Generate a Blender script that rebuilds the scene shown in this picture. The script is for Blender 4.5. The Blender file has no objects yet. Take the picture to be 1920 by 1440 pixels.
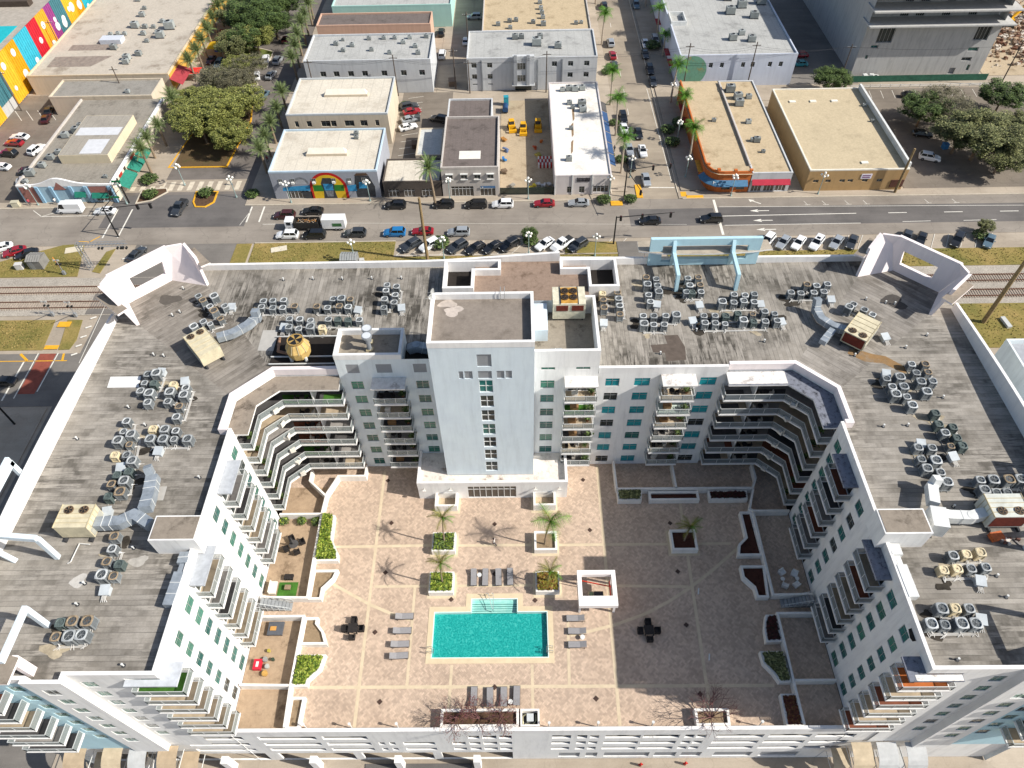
import bpy, math, random
from mathutils import Vector, Matrix
random.seed(11)
SC = bpy.context.scene
COL = SC.collection
# ------------------------------------------------------------------ camera
cam_data = bpy.data.cameras.new('camera')
cam = bpy.data.objects.new('camera', cam_data)
COL.objects.link(cam)
cam_data.sensor_width = 36.0
cam_data.lens = 36.0 * 1332.7 / 1920.0
cam_data.clip_start = 1.0
cam_data.clip_end = 3000.0
def _basis():
    f = 1332.7
    d = Vector((30, 1110, f)).normalized()
    y = Vector((-2, -1600, f)); y = (y - d * y.dot(d)).normalized()
    z = -d
    x = y.cross(z)
    return x, y, z
_x, _y, _z = _basis()
R3 = Matrix((_x, _y, _z))                       # camera (right, down, forward) -> world
CAMH = 96.0
m = Matrix.Identity(4)
for i in range(3):
    m[i][0] = R3[i][0]; m[i][1] = -R3[i][1]; m[i][2] = -R3[i][2]
m[2][3] = CAMH
cam.matrix_world = m
SC.camera = cam
# ------------------------------------------------------------------ sky, sun, exposure
SUN_DIR = Vector((24.7, -5.7, 20.5)).normalized()
EL = math.asin(SUN_DIR.z); AZ = math.atan2(SUN_DIR.x, SUN_DIR.y)
world = bpy.data.worlds.new('World'); SC.world = world; world.use_nodes = True
wn = world.node_tree
sky = wn.nodes.new('ShaderNodeTexSky'); sky.sky_type = 'NISHITA'; sky.sun_disc = False
sky.sun_elevation = EL; sky.sun_rotation = AZ
sky.air_density = 1.0; sky.dust_density = 1.6; sky.ozone_density = 1.0
wn.links.new(sky.outputs[0], wn.nodes['Background'].inputs[0])
wn.nodes['Background'].inputs[1].default_value = 0.098
sl = bpy.data.lights.new('sun', 'SUN'); sl.energy = 5.0; sl.angle = math.radians(0.5); sl.color = (1.0, 0.955, 0.88)
so = bpy.data.objects.new('sun', sl); COL.objects.link(so)
so.rotation_euler = SUN_DIR.to_track_quat('Z', 'Y').to_euler(); so.location = (150, -40, 160)
SC.view_settings.view_transform = 'Standard'; SC.view_settings.look = 'None'
SC.view_settings.gamma = 1.0; SC.view_settings.use_curve_mapping = False
SC.view_settings.exposure = 0.38
# ------------------------------------------------------------------ materials
def srgb(h):
    if not isinstance(h, str): return h
    o = []
    for i in (0, 2, 4):
        c = int(h[i:i+2], 16) / 255.0
        o.append(c / 12.92 if c <= 0.04045 else ((c + 0.055) / 1.055) ** 2.4)
    return tuple(o)
class NT:
    def __init__(s, name):
        s.m = bpy.data.materials.new(name); s.m.use_nodes = True
        s.t = s.m.node_tree; s.b = s.t.nodes['Principled BSDF']
    def n(s, typ, **kw):
        nd = s.t.nodes.new(typ)
        for k, v in kw.items():
            if k.startswith('i_'):
                key = k[2:]
                key = int(key) if key.isdigit() else key.replace('_', ' ')
                nd.inputs[key].default_value = v
            else: setattr(nd, k, v)
        return nd
    def l(s, a, b): s.t.links.new(a, b)
    def pos(s, scale=(1, 1, 1), rotz=0.0):
        g = s.n('ShaderNodeNewGeometry')
        mp = s.n('ShaderNodeMapping'); mp.vector_type = 'POINT'
        mp.inputs['Rotation'].default_value = (0, 0, rotz); mp.inputs['Scale'].default_value = scale
        if rotz:
            r = s.n('ShaderNodeVectorRotate', rotation_type='Z_AXIS'); r.inputs['Angle'].default_value = rotz
            s.l(g.outputs['Position'], r.inputs['Vector']); mp.inputs['Rotation'].default_value = (0, 0, 0)
            s.l(r.outputs[0], mp.inputs[0])
        else: s.l(g.outputs['Position'], mp.inputs[0])
        return mp.outputs[0]
    def noise(s, vec, scale, detail=4, rough=0.6):
        n = s.n('ShaderNodeTexNoise'); n.inputs['Scale'].default_value = scale
        n.inputs['Detail'].default_value = detail; n.inputs['Roughness'].default_value = rough
        s.l(vec, n.inputs['Vector']); return n.outputs['Fac']
    def ramp(s, fac, stops):
        r = s.n('ShaderNodeValToRGB'); e = r.color_ramp.elements
        while len(e) < len(stops): e.new(0.5)
        for k, (p, c) in enumerate(stops):
            e[k].position = p; c = srgb(c); e[k].color = (*c[:3], 1) if not isinstance(c, (int, float)) else (c, c, c, 1)
        s.l(fac, r.inputs[0]); return r.outputs[0]
    def mix(s, a, b, fac, mode='MIX'):
        x = s.n('ShaderNodeMix', data_type='RGBA', blend_type=mode)
        for sock, v in ((x.inputs[0], fac), (x.inputs[6], a), (x.inputs[7], b)):
            if isinstance(v, (int, float)): sock.default_value = v
            elif isinstance(v, (tuple, list)): sock.default_value = (*v[:3], 1)
            elif isinstance(v, str): sock.default_value = (*srgb(v), 1)
            else: s.l(v, sock)
        return x.outputs[2]
    def math(s, op, a, b=0.0):
        x = s.n('ShaderNodeMath', operation=op)
        for sock, v in ((x.inputs[0], a), (x.inputs[1], b)):
            if isinstance(v, (int, float)): sock.default_value = v
            else: s.l(v, sock)
        return x.outputs[0]
    def bump(s, h, dist=0.02, strength=0.5):
        b = s.n('ShaderNodeBump'); b.inputs['Distance'].default_value = dist; b.inputs['Strength'].default_value = strength
        s.l(h, b.inputs['Height']); s.l(b.outputs[0], s.b.inputs['Normal'])
    def out(s, col, rough=0.8, metal=0.0, spec=0.3):
        if isinstance(col, (tuple, list)): s.b.inputs['Base Color'].default_value = (*col[:3], 1)
        elif isinstance(col, str): s.b.inputs['Base Color'].default_value = (*srgb(col), 1)
        else: s.l(col, s.b.inputs['Base Color'])
        s.b.inputs['Roughness'].default_value = rough; s.b.inputs['Metallic'].default_value = metal
        s.b.inputs['Specular IOR Level'].default_value = spec
        return s.m
MC = {}
def M(col, rough=0.75, var=0.10, scale=0.9, metal=0.0, spec=0.3, fine=0.0, name=None, objvar=0.0):
    """plain material: colour with soft world-space mottling, optional fine grain"""
    key = (col, rough, var, scale, metal, spec, fine, objvar)
    if key in MC: return MC[key]
    s = NT(name or 'mat_%d' % len(MC)); c = srgb(col)
    p = s.pos(); n = s.noise(p, scale, 6, 0.65)
    dk = tuple(x * (1 - 2.2 * var) for x in c); lt = tuple(min(1, x * (1 + 1.6 * var)) for x in c)
    cc = s.ramp(n, [(0.28, dk), (0.72, lt)])
    if fine:
        f = s.noise(p, 14, 3, 0.7)
        cc = s.mix(cc, s.ramp(f, [(0.3, (1 - fine,) * 3), (0.7, (1 + fine * 0.6,) * 3)]), 1.0, 'MULTIPLY')
    if objvar:
        oi = s.n('ShaderNodeObjectInfo')
        cc = s.mix(cc, s.ramp(oi.outputs['Random'], [(0, (1 - objvar,) * 3), (1, (1 + objvar * 0.5,) * 3)]), 1.0, 'MULTIPLY')
    MC[key] = s.out(cc, rough, metal, spec); return MC[key]
def stucco(col, streak=0.25, name='stucco'):
    s = NT(name); c = srgb(col)
    p = s.pos((1, 1, 0.12)); n = s.noise(p, 1.3, 6, 0.7)
    n2 = s.noise(s.pos(), 0.35, 3)
    cc = s.ramp(n, [(0.32, tuple(x * (1 - streak) for x in c)), (0.52, c), (0.8, tuple(min(.9, x * 1.04) for x in c))])
    cc = s.mix(cc, s.ramp(n2, [(0.3, (.92, .92, .94)), (0.7, (1, 1, 1))]), 1.0, 'MULTIPLY')
    s.bump(s.noise(s.pos(), 9, 3), 0.01, 0.3)
    return s.out(cc, 0.85, 0, 0.2)
def roof_ribbed(rotz, base, dark, stainamt, name, period=0.52):
    """bitumen strips: straight seams along local Y with uneven dirt, black ponding stains that follow the strips"""
    s = NT(name); p = s.pos(rotz=rotz)
    def st(sx, sy, src=None):
        m = s.n('ShaderNodeMapping'); m.inputs['Scale'].default_value = (sx, sy, 1); s.l(src or p, m.inputs[0]); return m.outputs[0]
    sp = s.n('ShaderNodeSeparateXYZ'); s.l(p, sp.inputs[0])
    u = s.math('DIVIDE', sp.outputs[0], period); idx = s.math('FLOOR', u); fr = s.math('FRACT', u)
    def wn(off):
        w = s.n('ShaderNodeTexWhiteNoise'); w.noise_dimensions = '1D'; s.l(s.math('ADD', idx, off), w.inputs['W']); return w.outputs['Value']
    cb = s.n('ShaderNodeCombineXYZ'); s.l(s.math('MULTIPLY', idx, 3.7), cb.inputs[0]); s.l(s.math('MULTIPLY', sp.outputs[1], .22), cb.inputs[1])
    along = s.noise(cb.outputs[0], 1.0, 4, .7)
    n2 = s.noise(st(4.5, .35), 1.0, 5, .75); big = s.noise(s.pos(), .11, 5, .65); grain = s.noise(s.pos(), 6.0, 3, .8)
    b0 = srgb(base); d0 = srgb(dark)
    cc = s.ramp(big, [(.3, tuple(x * .72 for x in b0)), (.5, b0), (.72, tuple(x * 1.16 for x in b0))])
    cc = s.mix(cc, s.ramp(wn(.5), [(0, (.90, .90, .90)), (1, (1.06, 1.06, 1.06))]), 1, 'MULTIPLY')
    cc = s.mix(cc, s.ramp(along, [(.36, (.70, .69, .67)), (.6, (1.05, 1.05, 1.05))]), .9, 'MULTIPLY')
    cc = s.mix(cc, s.ramp(grain, [(.3, (.82, .82, .82)), (.7, (1.08, 1.08, 1.08))]), .8, 'MULTIPLY')
    zone = s.ramp(s.noise(s.pos(), .13, 6, .7), [(.42, (0, 0, 0)), (.62, (1, 1, 1))])
    dirt = s.math('MULTIPLY', zone, s.math('MAXIMUM', s.ramp(n2, [(.46, (0, 0, 0)), (.6, (1, 1, 1))]), s.math('MULTIPLY', s.ramp(along, [(.42, (1, 1, 1)), (.52, (0, 0, 0))]), .8)))
    cc = s.mix(cc, d0, s.math('MULTIPLY', dirt, stainamt))
    seam = s.math('MULTIPLY', s.math('LESS_THAN', fr, .15), s.math('ADD', s.math('MULTIPLY', s.math('POWER', wn(7.5), 1.6), .62), .16))
    seam = s.math('MULTIPLY', seam, s.ramp(n2, [(.34, (1, 1, 1)), (.66, (.35, .35, .35))]))
    cc = s.mix(cc, tuple(x * .3 for x in b0), seam)
    s.bump(seam, .03, .4)
    return s.out(cc, .9, 0, .2)
def flat_roof(base, patch, name, sc=0.25, seams=0):
    s = NT(name); p = s.pos(); b0 = srgb(base)
    n = s.noise(p, sc, 7, 0.7); n2 = s.noise(p, 2.2, 5, 0.75)
    cc = s.ramp(n, [(0.3, srgb(patch)), (0.46, b0), (0.75, tuple(min(.9, x * 1.12) for x in b0))])
    cc = s.mix(cc, s.ramp(n2, [(0.3, (.72, .71, .69)), (0.62, (1.06, 1.06, 1.05))]), 0.7, 'MULTIPLY')
    if seams:
        sp = s.n('ShaderNodeSeparateXYZ'); s.l(p, sp.inputs[0])
        fr = s.math('LESS_THAN', s.math('FRACT', s.math('DIVIDE', sp.outputs[0], seams)), 0.07)
        cc = s.mix(cc, tuple(x * .75 for x in b0), s.math('MULTIPLY', fr, 0.6))
    return s.out(cc, 0.9, 0, 0.15)
def glassy(col, rough=0.12, name='glass', var=0.25):
    s = NT(name); c = srgb(col)
    oi = s.n('ShaderNodeObjectInfo')
    cc = s.ramp(oi.outputs['Random'], [(0, tuple(x * (1 - var) for x in c)), (1, tuple(x * (1 + var) for x in c))])
    n = s.noise(s.pos((1, 1, .5)), 1.6, 3)
    cc = s.mix(cc, s.ramp(n, [(0.35, (.7, .7, .7)), (0.65, (1.15, 1.15, 1.15))]), 0.6, 'MULTIPLY')
    return s.out(cc, rough, 0.0, 0.6)
def see_through(col, alpha, name):
    s = NT(name)
    s.b.inputs['Alpha'].default_value = alpha
    return s.out(col, 0.35, 0, 0.4)
# ------------------------------------------------------------------ mesh builder
class MB:
    def __init__(s): s.v = []; s.f = []; s.mi = []
    def add(s, vs, fs, m=0):
        o = len(s.v); s.v += [tuple(a) for a in vs]
        for f in fs: s.f.append([i + o for i in f]); s.mi.append(m)
        return s
    def box(s, x0, x1, y0, y1, z0, z1, m=0):
        if x0 > x1: x0, x1 = x1, x0
        if y0 > y1: y0, y1 = y1, y0
        return s.add([(x0, y0, z0), (x1, y0, z0), (x1, y1, z0), (x0, y1, z0), (x0, y0, z1), (x1, y0, z1), (x1, y1, z1), (x0, y1, z1)],
                     [(0, 3, 2, 1), (4, 5, 6, 7), (0, 1, 5, 4), (1, 2, 6, 5), (2, 3, 7, 6), (3, 0, 4, 7)], m)
    def obox(s, c, sx, sy, z0, z1, a=0.0, m=0, taper=1.0):
        ca, sa = math.cos(a), math.sin(a); vs = []
        for z, k in ((z0, 1.0), (z1, taper)):
            for dx, dy in ((-1, -1), (1, -1), (1, 1), (-1, 1)):
                x = dx * sx / 2 * k; y = dy * sy / 2 * k
                vs.append((c[0] + x * ca - y * sa, c[1] + x * sa + y * ca, z))
        return s.add(vs, [(0, 3, 2, 1), (4, 5, 6, 7), (0, 1, 5, 4), (1, 2, 6, 5), (2, 3, 7, 6), (3, 0, 4, 7)], m)
    def prism(s, pts, z0, z1, m=0, mtop=None, bottom=True):
        n = len(pts)
        ar = sum(pts[i][0] * pts[(i + 1) % n][1] - pts[(i + 1) % n][0] * pts[i][1] for i in range(n))
        if ar < 0: pts = pts[::-1]
        vs = [(p[0], p[1], z0) for p in pts] + [(p[0], p[1], z1) for p in pts]
        s.add(vs, [(i, (i + 1) % n, n + (i + 1) % n, n + i) for i in range(n)] + ([tuple(range(n - 1, -1, -1))] if bottom else []), m)
        o = len(s.v) - 2 * n
        s.f.append([o + n + i for i in range(n)]); s.mi.append(m if mtop is None else mtop)
        return s
    def poly(s, pts, z, m=0):
        n = len(pts)
        ar = sum(pts[i][0] * pts[(i + 1) % n][1] - pts[(i + 1) % n][0] * pts[i][1] for i in range(n))
        if ar < 0: pts = pts[::-1]
        return s.add([(p[0], p[1], z) for p in pts], [tuple(range(n))], m)
    def strip(s, pts, w, z0, z1, m=0, closed=False):
        """band of width w centred on a polyline, as a low wall"""
        L, Rr = offs(pts, w / 2, closed), offs(pts, -w / 2, closed)
        n = len(pts); rng = range(n if closed else n - 1)
        for i in rng:
            j = (i + 1) % n
            a, b, c, d = L[i], L[j], Rr[j], Rr[i]
            vs = [(*d, z0), (*c, z0), (*b, z0), (*a, z0), (*d, z1), (*c, z1), (*b, z1), (*a, z1)]
            fs = [(4, 5, 6, 7), (0, 1, 5, 4), (2, 3, 7, 6)]
            if z0 > 12.2 or True: fs.append((0, 3, 2, 1))
            if not closed and i == 0: fs.append((3, 0, 4, 7))
            if not closed and i == n - 2: fs.append((1, 2, 6, 5))
            s.add(vs, fs, m)
        return s
    def tube(s, p, q, r, n=6, m=0, r2=None, cap=True):
        p, q = Vector(p), Vector(q); d = (q - p)
        if d.length < 1e-6: return s
        d.normalize(); a = d.orthogonal().normalized(); b = d.cross(a); r2 = r if r2 is None else r2
        vs = []
        for c, rr in ((p, r), (q, r2)):
            for k in range(n):
                t = 2 * math.pi * k / n; vs.append(c + (a * math.cos(t) + b * math.sin(t)) * rr)
        fs = [(k, (k + 1) % n, n + (k + 1) % n, n + k) for k in range(n)]
        if cap: fs += [tuple(range(n - 1, -1, -1)), tuple(range(n, 2 * n))]
        return s.add(vs, fs, m)
    def path(s, pts, r, n=5, m=0):
        for a, b in zip(pts, pts[1:]): s.tube(a, b, r, n, m)
        return s
    def beam(s, p, q, w, h, m=0):
        p, q = Vector(p), Vector(q); d = (q - p).normalized()
        up = Vector((0, 0, 1)) if abs(d.z) < .95 else Vector((0, 1, 0))
        a = d.cross(up).normalized() * w / 2; b = a.cross(d).normalized() * h / 2
        vs = [p - a - b, p + a - b, p + a + b, p - a + b, q - a - b, q + a - b, q + a + b, q - a + b]
        return s.add(vs, [(0, 1, 2, 3), (7, 6, 5, 4), (0, 4, 5, 1), (1, 5, 6, 2), (2, 6, 7, 3), (3, 7, 4, 0)], m)
    def cyl(s, x, y, z0, z1, r, n=12, m=0, r2=None): return s.tube((x, y, z0), (x, y, z1), r, n, m, r2)
    def ball(s, c, r, n=8, k=5, m=0, sz=1.0):
        vs = []; fs = []
        for i in range(1, k):
            t = math.pi * i / k
            for j in range(n):
                a = 2 * math.pi * j / n
                vs.append((c[0] + r * math.sin(t) * math.cos(a), c[1] + r * math.sin(t) * math.sin(a), c[2] + r * sz * math.cos(t)))
        top = len(vs); vs.append((c[0], c[1], c[2] + r * sz)); vs.append((c[0], c[1], c[2] - r * sz))
        for i in range(k - 2):
            for j in range(n):
                fs.append((i * n + j, (i + 1) * n + j, (i + 1) * n + (j + 1) % n, i * n + (j + 1) % n))
        for j in range(n):
            fs.append((top, j, (j + 1) % n)); fs.append((top + 1, (k - 2) * n + (j + 1) % n, (k - 2) * n + j))
        return s.add(vs, fs, m)
    def wall(s, a, b, z0, z1, holes=(), d=0.2, m=0, mr=None, thick=0.0):
        """vertical wall a->b seen from its right-hand side; holes (u0,u1,z0,z1) are real openings with reveals d deep"""
        a, b = Vector((a[0], a[1])), Vector((b[0], b[1])); L = (b - a).length; t = (b - a) / L
        nin = Vector((-t.y, t.x)); mr = m if mr is None else mr
        us = sorted(set([0, L] + [h[0] for h in holes] + [h[1] for h in holes])); zs = sorted(set([z0, z1] + [h[2] for h in holes] + [h[3] for h in holes]))
        us = [u for u in us if 0 <= u <= L]; zs = [z for z in zs if z0 <= z <= z1]
        idx = {}
        P = lambda u, z, k=0.0: (a.x + t.x * u + nin.x * k, a.y + t.y * u + nin.y * k, z)
        vs = []; fs = []
        for i, u in enumerate(us):
            for j, z in enumerate(zs): idx[i, j] = len(vs); vs.append(P(u, z))
        for i in range(len(us) - 1):
            for j in range(len(zs) - 1):
                uc, zc = (us[i] + us[i + 1]) / 2, (zs[j] + zs[j + 1]) / 2
                if any(h[0] < uc < h[1] and h[2] < zc < h[3] for h in holes): continue
                fs.append((idx[i, j], idx[i + 1, j], idx[i + 1, j + 1], idx[i, j + 1]))
        s.add(vs, fs, m)
        for u0, u1, y0, y1 in holes:
            q = [P(u0, y0), P(u1, y0), P(u1, y1), P(u0, y1), P(u0, y0, d), P(u1, y0, d), P(u1, y1, d), P(u0, y1, d)]
            s.add(q, [(0, 4, 5, 1), (1, 5, 6, 2), (2, 6, 7, 3), (3, 7, 4, 0)], mr)
        return s
    def mesh(s, name, mats, off=(0, 0, 0), smooth=False):
        me = bpy.data.meshes.new(name)
        me.from_pydata([(x - off[0], y - off[1], z - off[2]) for x, y, z in s.v], [], s.f)
        for mt in mats: me.materials.append(mt)
        if any(s.mi): me.polygons.foreach_set('material_index', s.mi)
        if smooth: me.polygons.foreach_set('use_smooth', [True] * len(s.f))
        me.update(); return me
    def build(s, name, mats, parent=None, label=None, smooth=False, world=True, kind=None):
        if not isinstance(mats, (list, tuple)): mats = [mats]
        if world:
            xs = [v[0] for v in s.v]; ys = [v[1] for v in s.v]; zz = [v[2] for v in s.v]
            off = Vector(((min(xs) + max(xs)) / 2, (min(ys) + max(ys)) / 2, min(zz)))
        else: off = Vector((0, 0, 0))
        me = s.mesh(name, mats, off, smooth)
        o = bpy.data.objects.new(name, me); COL.objects.link(o)
        if world: put(o, off, parent)
        else: o.parent = parent; WL[o.name] = WL[parent.name].copy() if parent is not None else Vector((0, 0, 0))
        if label: o['label'] = label
        if kind: o['kind'] = kind
        return o
def offs(pts, w, closed=False):
    n = len(pts); out = []
    for i in range(n):
        p = Vector(pts[i][:2])
        a = Vector(pts[i - 1][:2]) if (i > 0 or closed) else None
        b = Vector(pts[(i + 1) % n][:2]) if (i < n - 1 or closed) else None
        if a is None: t = (b - p).normalized(); out.append(p + Vector((-t.y, t.x)) * w); continue
        if b is None: t = (p - a).normalized(); out.append(p + Vector((-t.y, t.x)) * w); continue
        t1, t2 = (p - a).normalized(), (b - p).normalized()
        n1, n2 = Vector((-t1.y, t1.x)), Vector((-t2.y, t2.x)); nn = (n1 + n2)
        nn = nn.normalized() if nn.length > 1e-6 else n1
        out.append(p + nn * (w / max(0.35, nn.dot(n1))))
    return [(q.x, q.y) for q in out]
WL = {}
def put(o, w, parent=None):
    w = Vector(w); WL[o.name] = w
    if parent is not None:
        o.parent = parent; o.location = w - WL[parent.name]
    else: o.location = w
def tag(o, label=None, cat=None, group=None, kind=None):
    if label: o['label'] = label
    if cat: o['category'] = cat
    if group: o['group'] = group
    if kind: o['kind'] = kind
    return o
def thing(name, label, cat, loc=(0, 0, 0), group=None):
    o = bpy.data.objects.new(name, None); COL.objects.link(o); o.empty_display_size = 0.3
    put(o, loc); return tag(o, label, cat, group)
def link(name, me, parent, loc=(0, 0, 0), rz=0.0, scale=None):
    """object sharing a mesh, placed in its parent's local frame"""
    o = bpy.data.objects.new(name, me); COL.objects.link(o); o.parent = parent; o.location = loc
    if rz: o.rotation_euler = (0, 0, rz)
    if scale: o.scale = scale
    WL[o.name] = (WL[parent.name] if parent is not None and parent.name in WL else Vector((0, 0, 0))) + Vector(loc)
    return o
def copy_tree(o, parent=None):
    c = o.copy(); COL.objects.link(c); c.parent = parent
    for ch in [x for x in KIDS.get(o.name, [])]: copy_tree(ch, c)
    return c
KIDS = {}
def index_kids(root):
    KIDS[root.name] = list(root.children)
    for ch in root.children: index_kids(ch)
_used = set()
def place(proto, loc, rz=0.0, label=None, scale=None, group=None):
    if proto.name not in _used: o = proto; _used.add(proto.name)
    else:
        if proto.name not in KIDS: index_kids(proto)
        o = copy_tree(proto)
    o.location = loc; o.rotation_euler = (0, 0, rz)
    if scale is not None: o.scale = (scale,) * 3 if isinstance(scale, (int, float)) else scale
    if label: o['label'] = label
    if group: o['group'] = group
    return o
def struct(name, mb, mats): return mb.build(name, mats, kind='structure')
# ------------------------------------------------------------------ shared materials
WHITE = stucco('E9E8E4', .16, 'stucco_white')
WHITE2 = stucco('DCE3E4', .14, 'stucco_cool_white')
BLUE = stucco('D3DEE3', .10, 'stucco_pale_blue')
FRAMEBLUE = stucco('B3D3DC', .08, 'stucco_aqua')
CROWNW = stucco('ECE2DF', .08, 'stucco_pinkish_white')
PARA = stucco('E6E4E0', .12, 'parapet_white')
SLABT = flat_roof('8B8175', '4E463E', 'slab_top_stained', .5)
SLABW = flat_roof('D9D6D2', '8C7F78', 'slab_top_peeling', .9)
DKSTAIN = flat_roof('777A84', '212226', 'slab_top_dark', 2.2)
ROOF_Y = roof_ribbed(0, '989289', '16140F', .9, 'roof_seams_north')
ROOF_X = roof_ribbed(math.pi / 2, '9B958C', '1E1B17', .7, 'roof_seams_east')
ROOF_NW = roof_ribbed(math.pi / 4, '948D84', '201C17', .65, 'roof_seams_diagonal')
ROOF_NE = roof_ribbed(-math.pi / 4, '98928A', '2C2721', .55, 'roof_seams_diagonal_east')
ROOF_T = flat_roof('857C73', '6A625A', 'roof_tower', .3)
DIRTY = flat_roof('8E8578', '3E362D', 'roof_dirty', .45)
PAVER_RED = flat_roof('8D7A6C', '6A594C', 'roof_tiles_brown', .8)
BLACKPIT = flat_roof('2E2A27', '15130F', 'roof_pit_dark', .4)
METALW = M('D8D8D6', .5, .04)
ALU = M('B9BCBC', .35, .05, metal=.6)
GLASS_TEAL = glassy('2C6560', .15, 'glass_teal')
GLASS_GREEN = glassy('3B7464', .25, 'glass_green_blinds')
GLASS_DARK = glassy('2F3635', .12, 'glass_dark')
GLASS_BROWN = glassy('55504A', .2, 'glass_blind_brown')
GLASS_BLUE = glassy('1F8A92', .15, 'glass_bright_teal')
GREYPANEL = M('8E9093', .7, .04)
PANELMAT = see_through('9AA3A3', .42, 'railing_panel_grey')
PANELMAT_D = see_through('7E878C', .55, 'railing_panel_shaded')  # darker copy for the right wing, its shade put into the colour
RAILM = M('C9CCCB', .45, .04, metal=.2)
TAN = M('AD9C84', .8, .14); GREYF = M('8F8A85', .8, .12); DGREY = M('4C4A4A', .85, .15)
TURF = M('3F6B25', .95, .2, fine=.3); BRICKF = M('7D4A36', .85, .12); ORANGEF = M('B5652F', .8, .1)
WOODF = M('8A6A48', .75, .15)
# ------------------------------------------------------------------ windows
_wm = {}
def win_meshes(w, h, kind):
    k = (round(w, 2), round(h, 2), kind)
    if k in _wm: return _wm[k]
    a = MB(); t = .045; y0, y1 = -.02, .07
    a.box(-w/2, w/2, y0, y1, 0, t); a.box(-w/2, w/2, y0, y1, h - t, h)
    a.box(-w/2, -w/2 + t, y0, y1, t, h - t); a.box(w/2 - t, w/2, y0, y1, t, h - t)
    if kind == 't':
        a.box(-.05, .05, y0, y1 - .01, t, h - t); a.box(-w/2 + t, w/2 - t, y0, y1 - .02, h * .48, h * .48 + .09)
    elif kind == 'w':
        a.box(-.02, .02, y0 + .02, y1 - .01, t, h - t); a.box(-w/2 + t, -.02, y0 + .02, y1 - .02, h * .66, h * .66 + .035); a.box(.02, w/2 - t, y0 + .02, y1 - .02, h * .66, h * .66 + .035)
    elif kind == 'd':
        for q in (-.25, 0, .25): a.box(w * q - .035, w * q + .035, y0, y1 - .01, t, h - t)
    elif kind == 's':
        n = max(2, round(w / .85))
        for i in range(1, n): x = -w/2 + w * i / n; a.box(x - .04, x + .04, y0, y1 - .01, t, h - t)
        a.box(-w/2 + t, w/2 - t, y0, y1 - .02, h * .72, h * .72 + .06)
    p = MB().box(-w/2 + .02, w/2 - .02, .03, .05, .02, h - .02)
    mats_p = {'t': [GLASS_TEAL, GLASS_DARK, GLASS_DARK], 'w': [GLASS_TEAL, GLASS_GREEN, GLASS_DARK, GLASS_TEAL, GLASS_GREEN], 'd': [GLASS_DARK], 's': [GLASS_BROWN], 'b': [GLASS_BLUE, GLASS_TEAL, GLASS_BLUE, GLASS_DARK]}
    fm = a.mesh('window_frame', [METALW if kind in 'ts' else ALU])
    pm = [p.mesh('pane', [g]) for g in mats_p['b' if kind == 'w2' else kind]]
    _wm[k] = (fm, pm); return _wm[k]
def facade(parent, a, b, z0, z1, holes, mat, name='wall', mir=False, depth=.06, thick=0):
    """wall part with real openings; each opening gets a window / sliding_door / louver_panel part with its pane"""
    L = math.hypot(b[0] - a[0], b[1] - a[1])
    if mir:
        a, b = (MX - b[0], b[1]), (MX - a[0], a[1]); holes = [(L - h[1], L - h[0]) + tuple(h[2:]) for h in holes]
    mb = MB().wall(a, b, z0, z1, [h[:4] for h in holes], depth + .06)
    mb.build(name, mat, parent)
    t = Vector((b[0] - a[0], b[1] - a[1], 0)) / L; nin = Vector((-t.y, t.x, 0)); ang = math.atan2(t.y, t.x)
    for h in holes:
        kind = h[4] if len(h) > 4 else 'w'
        if kind == 'o': continue
        c = Vector((a[0], a[1], h[2])) + t * ((h[0] + h[1]) / 2) + nin * depth
        w, hh = h[1] - h[0], h[3] - h[2]
        if kind == 'p':
            o = MB().box(-w/2, w/2, -.03, .03, 0, hh).build('louver_panel', GREYPANEL, None, world=False)
            o.parent = parent; o.location = c - WL[parent.name]; o.rotation_euler = (0, 0, ang); continue
        fm, pms = win_meshes(w, hh, 'w' if kind == 'w2' else kind) if kind != 'w2' else win_meshes2(w, hh)
        o = link('sliding_door' if kind == 'd' else ('storefront_window' if kind == 's' else 'window'), fm, parent, c - WL[parent.name], ang)
        link('pane', random.choice(pms), o)
def win_meshes2(w, h):
    k = (round(w, 2), round(h, 2), 'w2')
    if k not in _wm:
        fm, _ = win_meshes(w, h, 'w'); p = MB().box(-w/2 + .02, w/2 - .02, .03, .05, .02, h - .02)
        _wm[k] = (fm, [p.mesh('pane', [g]) for g in (GLASS_BLUE, GLASS_TEAL, GLASS_BLUE, GLASS_DARK)])
    return _wm[k]
MX = 2.86
def mxp(pts): return [(MX - x, y) for x, y in pts]
_pm = {}
def panel_mesh(mat):
    if mat.name not in _pm: _pm[mat.name] = MB().box(0, 1, -.012, .012, 0, 1).mesh('railing_panel', [mat])
    return _pm[mat.name]
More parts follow.
